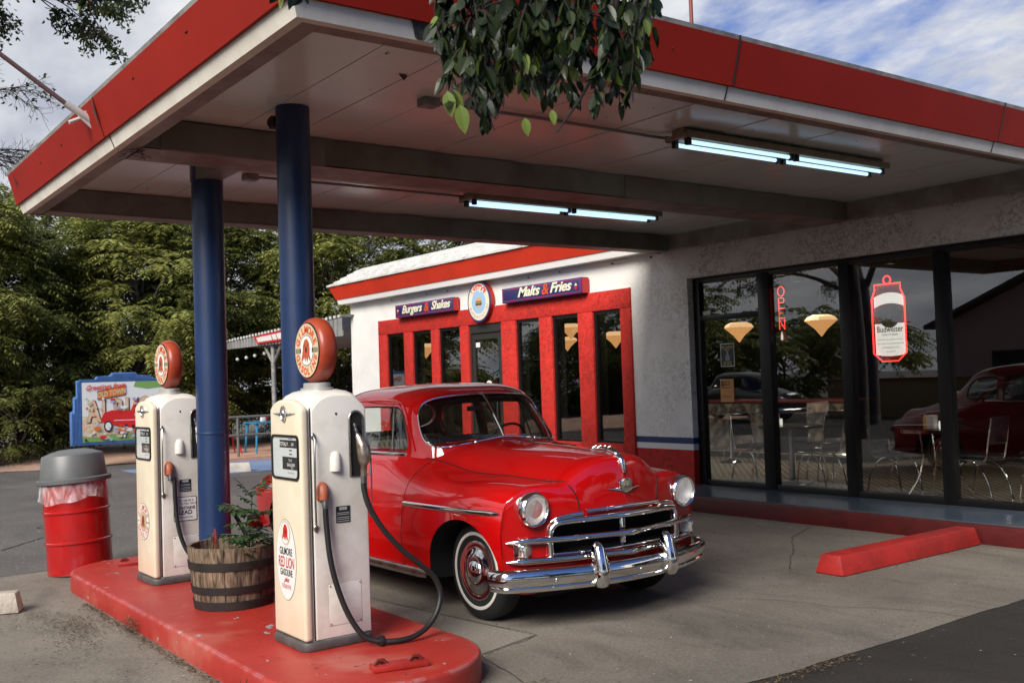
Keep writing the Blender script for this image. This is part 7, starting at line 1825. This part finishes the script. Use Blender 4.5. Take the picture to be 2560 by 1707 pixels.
far = [
 (-27.2, 3.4, 7.6, 1.9, 70, 'trees tapering to the left picture edge, leftmost pale crown'),
 (-29.2, 5.6, 6.6, 2.0, 70, 'tree directly behind the blue postcard sign'),
 (-28.3, 8.4, 7.0, 2.1, 72, 'tree seen between the farther pump and the farther column'),
 (-29.6, 11.2, 7.0, 2.2, 72, 'tree seen between the two blue columns above the awning'),
 (-29.0, 14.4, 7.6, 2.3, 72, 'tree right of the nearer column above the awning'),
 (-28.5, 17.8, 8.2, 2.4, 72, 'tree above the left end of the shingle roof'),
 (-27.6, 21.4, 9.0, 2.6, 72, 'tree behind the diner roof peeking under the canopy'),
]
for i, (x, y, h, r_, nc_, lb) in enumerate(far):
    frond_tree((x, y, 0), h, r_, nc_, 48, LEAF_A if i % 2 == 0 else LEAF_B, lb, 40+i, base=0.3, lsz=0.185)
for i, (x, y, h, r_, lb) in enumerate([(-31.5, 2.0, 9.5, 2.4, 'tall tree behind the leftmost crown'), (-33.0, 6.8, 9.0, 2.8, 'tall backing tree over the postcard sign'), (-33.0, 11.5, 8.6, 2.8, 'backing tree behind the two columns'), (-33.0, 17.0, 9.0, 3.0, 'backing tree right of the nearer column')]):
    frond_tree((x, y, 0), h, r_, 64, 30, LEAF_B, lb, 80+i, base=0.2, lsz=0.20, fl=0.75)
for i, (x, y, h, r_, lb) in enumerate([(-25.9, 2.2, 1.9, 1.2, 'low bush at the left picture edge behind the barrel'), (-27.0, 5.0, 2.4, 1.3, 'dark shrub left of the postcard sign'), (-26.6, 8.9, 2.2, 1.1, 'shrub between postcard sign and patio'), (-27.3, 12.4, 2.6, 1.4, 'shrub behind the patio table')]):
    frond_tree((x, y, 0), h, r_, 26, 24, LEAF_B, lb, 120+i, base=0.1, group='shrubs under the trees', lsz=0.11, fl=0.45)

# elm at the top left: trunk outside the frame, fine branches, small leaves
def twig_tree(loc, label, seed, limbs, leafdens, m, lsize, name='elm_tree', group=None, trunk_h=5.0, tr=0.2, cat='tree'):
    rg_ = np.random.default_rng(seed); rr = random.Random(seed)
    T = empty(name, loc, label, cat, group); B0 = Vector(loc)
    mb = MB(); mb.tube(crom([(0, 0, -0.1), (0.1, 0.05, trunk_h*0.4), (0.0, 0.1, trunk_h)], 6), [tr*(1-0.4*i/12) for i in range(13)], 12); mb.build('trunk', BARK, T)
    tw = MB(); P_, D_ = [], []
    def grow(p, d, L_, r_, depth, leafy):
        n = 6; q = [p]; dd = d.copy()
        for k in range(n):
            dd = (dd+Vector((rr.uniform(-.16, .16), rr.uniform(-.16, .16), rr.uniform(-.13, .10)))).normalized(); q.append(q[-1]+dd*L_/n)
        tw.tube(q, [max(0.0022, r_*(1-0.75*k/n)) for k in range(n+1)], 5 if depth else 6, cap=False)
        if depth == 0 or L_ < 0.25:
            if leafy > 0:
                for k in range(1, n+1):
                    for _ in range(leafdens):
                        if rr.random() < leafy:
                            P_.append(q[k]+Vector((rr.uniform(-.05, .05), rr.uniform(-.05, .05), rr.uniform(-.05, .05)))); D_.append(Vector((rr.uniform(-1, 1), rr.uniform(-1, 1), rr.uniform(-1.2, 0.3))).normalized())
            return
        for k in range(2, n+1):
            for _ in range(2):
                nd = (dd*0.7+Vector((rr.uniform(-1, 1), rr.uniform(-1, 1), rr.uniform(-0.8, 0.7)))*0.75).normalized()
                grow(q[k], nd, L_*rr.uniform(0.38, 0.6), r_*0.45, depth-1, leafy)
    for (a, b, r_, depth, leafy) in limbs:
        a = Vector(a)-B0; b = Vector(b)-B0; mid = (a+b)/2+Vector((0, 0, 0.25*(b-a).length*0.3)); pth_ = crom([a, mid, b], 5)
        tw.tube(pth_, [r_*(1-0.6*k/(len(pth_)-1)) for k in range(len(pth_))], 8, cap=False)
        dd = (b-mid).normalized()
        for k in (4, 6, 8, len(pth_)-1, len(pth_)-1):
            kk = min(k, len(pth_)-1); nd = (dd+Vector((rr.uniform(-.7, .7), rr.uniform(-.7, .7), rr.uniform(-.5, .5)))).normalized()
            grow(pth_[kk], nd, rr.uniform(0.7, 1.1)*(b-a).length*0.30, r_*0.35, depth, leafy)
    tw.build('limbs', BARK, T, recalc=False)
    if P_:
        P_ = np.array([tuple(p) for p in P_]); D_ = np.array([tuple(p) for p in D_]); n = len(P_)
        L_ = lsize*rg_.uniform(0.7, 1.2, n); leafmesh('crown', P_, D_, norm(rg_.normal(size=(n, 3))), L_, L_*0.5, m, T)
    return T
twig_tree((-14.6, -0.6, 0), 'small leaved elm reaching into the upper left corner of the sky', 5,
          [((-14.6, -0.6, 4.6), (-14.0, 2.35, 6.75), 0.06, 2, 1.0), ((-14.6, -0.6, 4.8), (-13.6, 2.1, 6.3), 0.05, 2, 0.9), ((-14.6, -0.6, 4.4), (-14.3, 1.9, 7.0), 0.05, 2, 1.0), ((-14.6, -0.6, 4.2), (-14.2, 2.1, 5.55), 0.04, 2, 0.03), ((-14.6, -0.6, 3.9), (-14.9, 2.2, 4.9), 0.04, 2, 0.0), ((-14.6, -0.6, 3.9), (-15.6, 2.35, 5.0), 0.035, 2, 0.0)], 3, LEAF_C, 0.075)

# near branch hanging in front of the canopy edge
NB = empty('overhanging_tree', (0.9, 3.4, 0), 'tree outside the frame whose dark leafy branch hangs before the canopy edge', 'tree')
mb = MB(); mb.tube(crom([(0, 0, -0.1), (0.05, 0.05, 1.5), (-0.1, 0.0, 3.0), (-0.4, -0.1, 4.2)], 5), [0.19-0.006*i for i in range(16)], 12); mb.build('trunk', BARK, NB)
def cp(px, py, dpt):
    """point seen at source pixel px,py at depth dpt (used to place the branch)"""
    v = fw*dpt+r2*((px-1280)/FPX*dpt)-u2*((py-853.5)/FPX*dpt); return Vector((0, 0, 1.65))+v-Vector((0.9, 3.4, 0))
rr = random.Random(33); ml = MB(); my = MB(); mt = MB()
hub = cp(1500, -420, 3.6)
mt.tube(crom([(-0.3, -0.1, 4.0), ((hub.x)*0.5, hub.y*0.5, 3.95), hub, cp(1250, -300, 3.5)], 6), [0.045-0.0018*i for i in range(19)], 8)
sprigs = []
for i in range(84):
    px = rr.uniform(1085, 1640); lim = 250-0.00018*(px-1330)**2*8 if 0 else 0
    # lower boundary of the mass across px
    low = np.interp(px, [1085, 1120, 1180, 1300, 1450, 1560, 1620, 1640], [150, 250, 285, 275, 285, 280, 200, 120])
    low += 26*math.sin(px/19.0)+18*math.sin(px/47.0+1)-14; py = low-abs(rr.gauss(0, 1))*95-8; sprigs.append((px, py, rr.uniform(3.25, 3.95)))
for i in range(48):
    sprigs.append((rr.uniform(1080, 1630), rr.uniform(-40, 190), rr.uniform(3.3, 4.0)))
sprigs += [(1640, 20, 3.6), (1630, 70, 3.5), (700, -20, 3.4), (735, -25, 3.4), (760, -15, 3.5), (215, 0, 3.3), (235, -5, 3.3), (680, -40, 3.4)]
nodes = [cp(1150, -110, 3.5), cp(1260, -90, 3.6), cp(1380, -120, 3.6), cp(1480, -90, 3.65), cp(1580, -100, 3.6), cp(1180, 40, 3.55), cp(1330, 60, 3.6), cp(1450, 50, 3.6), cp(1570, 40, 3.6), cp(700, -90, 3.4), cp(225, -70, 3.3)]
for q_ in nodes[:5]: mt.tube(crom([hub, (hub+q_)/2+Vector((0, 0, 0.05)), q_], 4), [0.014-0.001*k for k in range(9)], 6, cap=False)
for a_, b_ in ((0, 5), (1, 6), (2, 6), (3, 7), (4, 8)): mt.tube([nodes[a_], (nodes[a_]+nodes[b_])/2+Vector((0.02, 0.01, 0)), nodes[b_]], [0.007, 0.006, 0.004], 6, cap=False)
mt.tube(crom([cp(1250, -300, 3.5), cp(1000, -190, 3.45), nodes[9], cp(450, -120, 3.35), nodes[10]], 5), [0.016-0.0006*k for k in range(21)], 6, cap=False)
for (px, py, dp) in sprigs:
    tip = cp(px, py, dp); st_ = cp(px+rr.uniform(-60, 60), py-rr.uniform(110, 200), dp+rr.uniform(-0.05, 0.1)); mid = (tip+st_)/2+Vector((rr.uniform(-.03, .03), rr.uniform(-.03, .03), 0.02))
    near_ = min(nodes, key=lambda q_: (q_-st_).length); pth_ = crom([st_, mid, tip], 4); mt.tube([near_, (near_+st_)/2+Vector((0, 0, 0.01)), st_], 0.0032, 5, cap=False); mt.tube(pth_, [0.0035-0.0002*k for k in range(len(pth_))], 5, cap=False)
    for k in range(1, len(pth_)):
        tg = (pth_[k]-pth_[k-1]).normalized()
        for sg in (-1, 1):
            if rr.random() < 0.16: continue
            ang = rr.uniform(0, 6.28); s_ = Vector((math.cos(ang), math.sin(ang), 0))
            dd = (tg*0.6+s_*0.6+Vector((0, 0, -0.55))).normalized(); L_ = rr.uniform(0.034, 0.086)
            v_, f_ = leaf_blade(pth_[k], dd, Vector((rr.uniform(-1, 1), rr.uniform(-1, 1), rr.uniform(0.2, 1))), L_, L_*rr.uniform(0.36, 0.58), 0.22, rr.uniform(-0.1, 0.35))
            (my if (rr.random() < 0.12 and k > 4) else ml).add(v_, f_)
for (px, py, L_) in ((1118, 228, 0.085), (1150, 262, 0.095), (1312, 295, 0.06), (1380, 275, 0.05)):
    v_, f_ = leaf_blade(cp(px, py, 3.3), Vector((0.1, 0.1, -1)), Vector((0.8, -0.6, 0.2)), L_, L_*0.5, 0.15, 0.1); my.add(v_, f_)
mt.tube([cp(1560, -100, 3.5), cp(1520, 120, 3.5), cp(1450, 250, 3.45), cp(1392, 330, 3.4)], [0.009, 0.008, 0.005, 0.003], 7)
mt.build('limbs', mat('dark_twig', (0.022, 0.017, 0.012), rough=0.9), NB, recalc=False); ml.build('crown', LEAF_N, NB, recalc=False, smooth=0); my.build('yellow_leaves', LEAF_Y, NB, recalc=False, smooth=0)

for (x, y, h, r_, lb) in ((9.5, 3.4, 6.0, 3.0, 'big tree right beside the photographer, outside the frame'), (14, -3, 6.5, 3.2, 'big tree behind the photographer shading the lane'), (15.0, 10, 6.0, 3.2, 'big tree beyond the asphalt lane outside the frame')):
    frond_tree((x, y, 0), h, r_, 60, 26, LEAF_B, lb, int(300+x), base=2.4, lsz=0.30, fl=0.9, group='trees around the photographer')
# ------------------------------------------------------------------ leaf litter
def litter(name, pts_, label):
    n = len(pts_); P_ = np.array(pts_); a = rng.uniform(0, 6.28, n); D_ = np.stack([np.cos(a), np.sin(a), rng.uniform(-0.1, 0.25, n)], 1)
    o = leafmesh(name, P_, norm(D_), norm(np.array([0, 0, 1.0])+rng.normal(size=(n, 3))*0.3), rng.uniform(0.008, 0.03, n), 0.007, mat('dry_litter', (0.16, 0.11, 0.06), rough=0.9, col2=(0.05, 0.035, 0.02), nscale=30), None)
    return tag(o, label, 'litter', kind='stuff')
pts_ = []
for i in range(1500):
    x = rng.uniform(-8.6, -4.6); y = 2.08-abs(rng.normal())*0.035; pts_.append((x, y, 0.004))
for i in range(900):
    x = rng.normal(-7.75, 0.42); y = rng.normal(1.72, 0.10)+0.10*math.sin(x*3); pts_.append((x, y, 0.004))
for i in range(260):
    pts_.append((rng.normal(-7.35, 0.05), 2.07-abs(rng.normal())*0.02, rng.uniform(0.0, 0.10)))
for i in range(260):
    pts_.append((rng.uniform(-9.6, -4.2), rng.uniform(0.8, 2.1), 0.003))
for i in range(300):
    t_ = rng.uniform(0, 1); pts_.append((-4.53+0.1*abs(rng.normal())*0.6, 2.6+0.9*t_, 0.004))
for i in range(420):
    pts_.append((rng.uniform(-10.4, -3.7), rng.uniform(3.4, 9.0), 0.003))
for i in range(500):
    pts_.append((-3.70+abs(rng.normal())*0.05, rng.uniform(4.0, 5.1), 0.0)); 
for i in range(160):
    pts_.append((rng.uniform(-5.3, -5.02), rng.uniform(6.95, 8.5), 0.003))
litter('leaf_litter', pts_, 'dry leaf litter scattered along the island foot and over the pavement')

# ------------------------------------------------------------------ across the street (seen in the glass and chrome)
hs = empty('gabled_house', (-16.5, -19, 0), 'pale pink gabled house across the street, mirrored in the diner glass', 'house')
PKW = mat('house_pink', (0.42, 0.27, 0.22), rough=0.8, bump=0.2)
mb = MB(); mb.box(-5, 5, -4, 3, 0, 3.2); mb.prism([(-5, 3.2), (5, 3.2), (0, 5.3)], -4, 3, 'y'); mb.build('wall', PKW, hs)
mb = MB()
for s_ in (-1, 1): mb.hexa([(0, -4.4, 5.35), (s_*5.6, -4.4, 3.0), (s_*5.6, 3.5, 3.0), (0, 3.5, 5.35)], [(0, -4.4, 5.5), (s_*5.6, -4.4, 3.15), (s_*5.6, 3.5, 3.15), (0, 3.5, 5.5)])
mb.build('roof', mat('roof_brown', (0.07, 0.05, 0.04), rough=0.9), hs)
mb = MB(); mb.box(-0.5, 0.5, 3.01, 3.06, 0, 2.1); mb.build('door', FRAME2, hs)
for x in (-3.2, 2.2):
    mb = MB(); mb.box(x, x+1.2, 3.01, 3.06, 0.9, 2.1); mb.build('window', DARK, hs)
tw_ = empty('truck_standin_wall', (-14, -9.5, 0), 'low ochre wall standing in for a yellow truck across the street, mirrored in the diner glass', 'wall')  # wall added in place of the yellow truck mirrored in the panes
mb = MB(); mb.box(-8, 9, -0.12, 0.12, 0, 1.2); mb.build('wall', mat('ochre_wall', (0.36, 0.24, 0.10), rough=0.8), tw_)
mb = MB(); mb.box(-8.05, 9.05, -0.16, 0.16, 1.202, 1.28); mb.build('coping', mat('coping_red', (0.25, 0.06, 0.04), rough=0.8), tw_)
for i, (x, y, h, r_) in enumerate([(-36, -11, 3.9, 3.0), (-41, -15, 4.6, 3.2), (-36, -19, 4.4, 3.0), (-44, -22, 5.4, 3.4), (-38, -27, 5.2, 3.2)]):
    frond_tree((x, y, 0), h, r_, 34, 16, LEAF_B, ['low bushy tree mirrored in the first panes', 'low tree mirrored behind the bushy one', 'low tree mirrored under the pendant lamp', 'wide low tree farthest along the mirrored street', 'low tree mirrored beside the beer can neon'][i], 260+i, base=0.0, lsz=0.4, fl=1.0, group='trees across the street')
for i, (x, y, h, r_) in enumerate([(-34, -12, 7.0, 2.8), (-39, -16, 8, 3.2), (-32.5, -26, 4.2, 3.0), (-10, -24, 6.5, 3.0), (-3, -24, 6.5, 3.2), (5, -22, 6, 3), (19, -9, 6, 3.4), (22, 4, 6, 3.2), (21, 14, 6, 3)]):
    frond_tree((x, y, 0), h, r_, 34, 16, LEAF_B, 'street tree across the road, mirrored in glass and chrome, number %d along the row' % (i+1) if False else ['leftmost street tree in the diner glass reflection', 'second street tree in the diner glass reflection', 'tree beside the mirrored gabled house', 'tree across the street right of the mirrored house', 'tree mirrored in the right end of the glass', 'tree behind the photographer mirrored in chrome', 'tree right of the photographer mirrored in the car hood', 'tree by the street corner mirrored in the bumper', 'tree beyond the asphalt lane mirrored in the fender'][i], 200+i, base=1.5, lsz=0.34, fl=1.0, group='trees across the street')
twig_tree((-17.9, -5.8, 0), 'bare branched tree across the lane, mirrored in the diner glass', 9,
          [((-17.9, -5.8, 3.6), (-20.5, -5.0, 6.0), 0.10, 2, 0.15), ((-17.9, -5.8, 3.9), (-16.0, -5.2, 6.2), 0.10, 2, 0.2), ((-17.9, -5.8, 3.9), (-19.4, -6.8, 6.6), 0.09, 2, 0.2), ((-17.9, -5.8, 3.6), (-21.8, -5.6, 4.8), 0.08, 2, 0.1)], 3, LEAF_C, 0.10, name='street_tree', trunk_h=4.2, tr=0.28)
# ------------------------------------------------------------------ one mesh per piece: split parts whose shapes lie far apart
def split_parts():
    skip = ('crown', 'leaves', 'yellow_leaves', 'limbs', 'shingle_roof', 'stem')
    for o in [o for o in bpy.data.objects if o.type == 'MESH' and o.parent and o.data.users == 1]:
        me = o.data; nv, ne = len(me.vertices), len(me.edges)
        if o.name.split('.')[0] in skip or nv > 60000 or nv < 8: continue
        co = np.empty(nv*3, np.float32); me.vertices.foreach_get('co', co); co = co.reshape(nv, 3)
        ed = np.empty(ne*2, np.int32); me.edges.foreach_get('vertices', ed); ed = ed.reshape(ne, 2)
        lab = np.arange(nv)
        while True:
            new = lab.copy(); np.minimum.at(new, ed[:, 0], lab[ed[:, 1]]); np.minimum.at(new, ed[:, 1], lab[ed[:, 0]]); new = new[new]
            if (new == lab).all(): break
            lab = new
        u, isl = np.unique(lab, return_inverse=True); k = len(u)
        if k < 2 or k > 900: continue
        lo = np.full((k, 3), np.inf); hi = np.full((k, 3), -np.inf)
        np.minimum.at(lo, isl, co); np.maximum.at(hi, isl, co)
        size = (hi-lo).max(1)
        gap = np.maximum(0, np.maximum(lo[:, None]-hi[None], lo[None]-hi[:, None]))
        near = np.sqrt((gap**2).sum(2)) <= np.maximum(0.02, 0.5*np.maximum(size[:, None], size[None]))
        pc_ = np.arange(k)
        while True:
            new = np.array([pc_[near[i]].min() for i in range(k)])
            if (new == pc_).all(): break
            pc_ = new
        pu, pi_ = np.unique(pc_, return_inverse=True)
        if len(pu) < 2 or len(pu) > 16: continue
        vp_ = pi_[isl]
        polys = [(tuple(p.vertices), p.material_index) for p in me.polygons]
        sm_ = any(p.use_smooth for p in me.polygons)
        for q in range(len(pu)):
            ids = np.nonzero(vp_ == q)[0]; remap = {int(a): b for b, a in enumerate(ids)}
            fs = [(tuple(remap[v] for v in f), m_) for f, m_ in polys if vp_[f[0]] == q]
            if not fs: continue
            m2 = bpy.data.meshes.new(me.name); m2.from_pydata([tuple(map(float, co[i])) for i in ids], [], [f for f, _ in fs])
            for mt_ in me.materials: m2.materials.append(mt_)
            m2.polygons.foreach_set('material_index', [m_ for _, m_ in fs])
            if sm_: m2.polygons.foreach_set('use_smooth', [True]*len(fs)); m2.set_sharp_from_angle(angle=R(42))
            if q == 0: first = m2
            else:
                o2 = bpy.data.objects.new(o.name.split('.')[0], m2); COL.objects.link(o2); o2.parent = o.parent; o2.matrix_local = o.matrix_local.copy()
                for kk in ('label',):
                    if kk in o: o2[kk] = o[kk]
        o.data = first
split_parts()
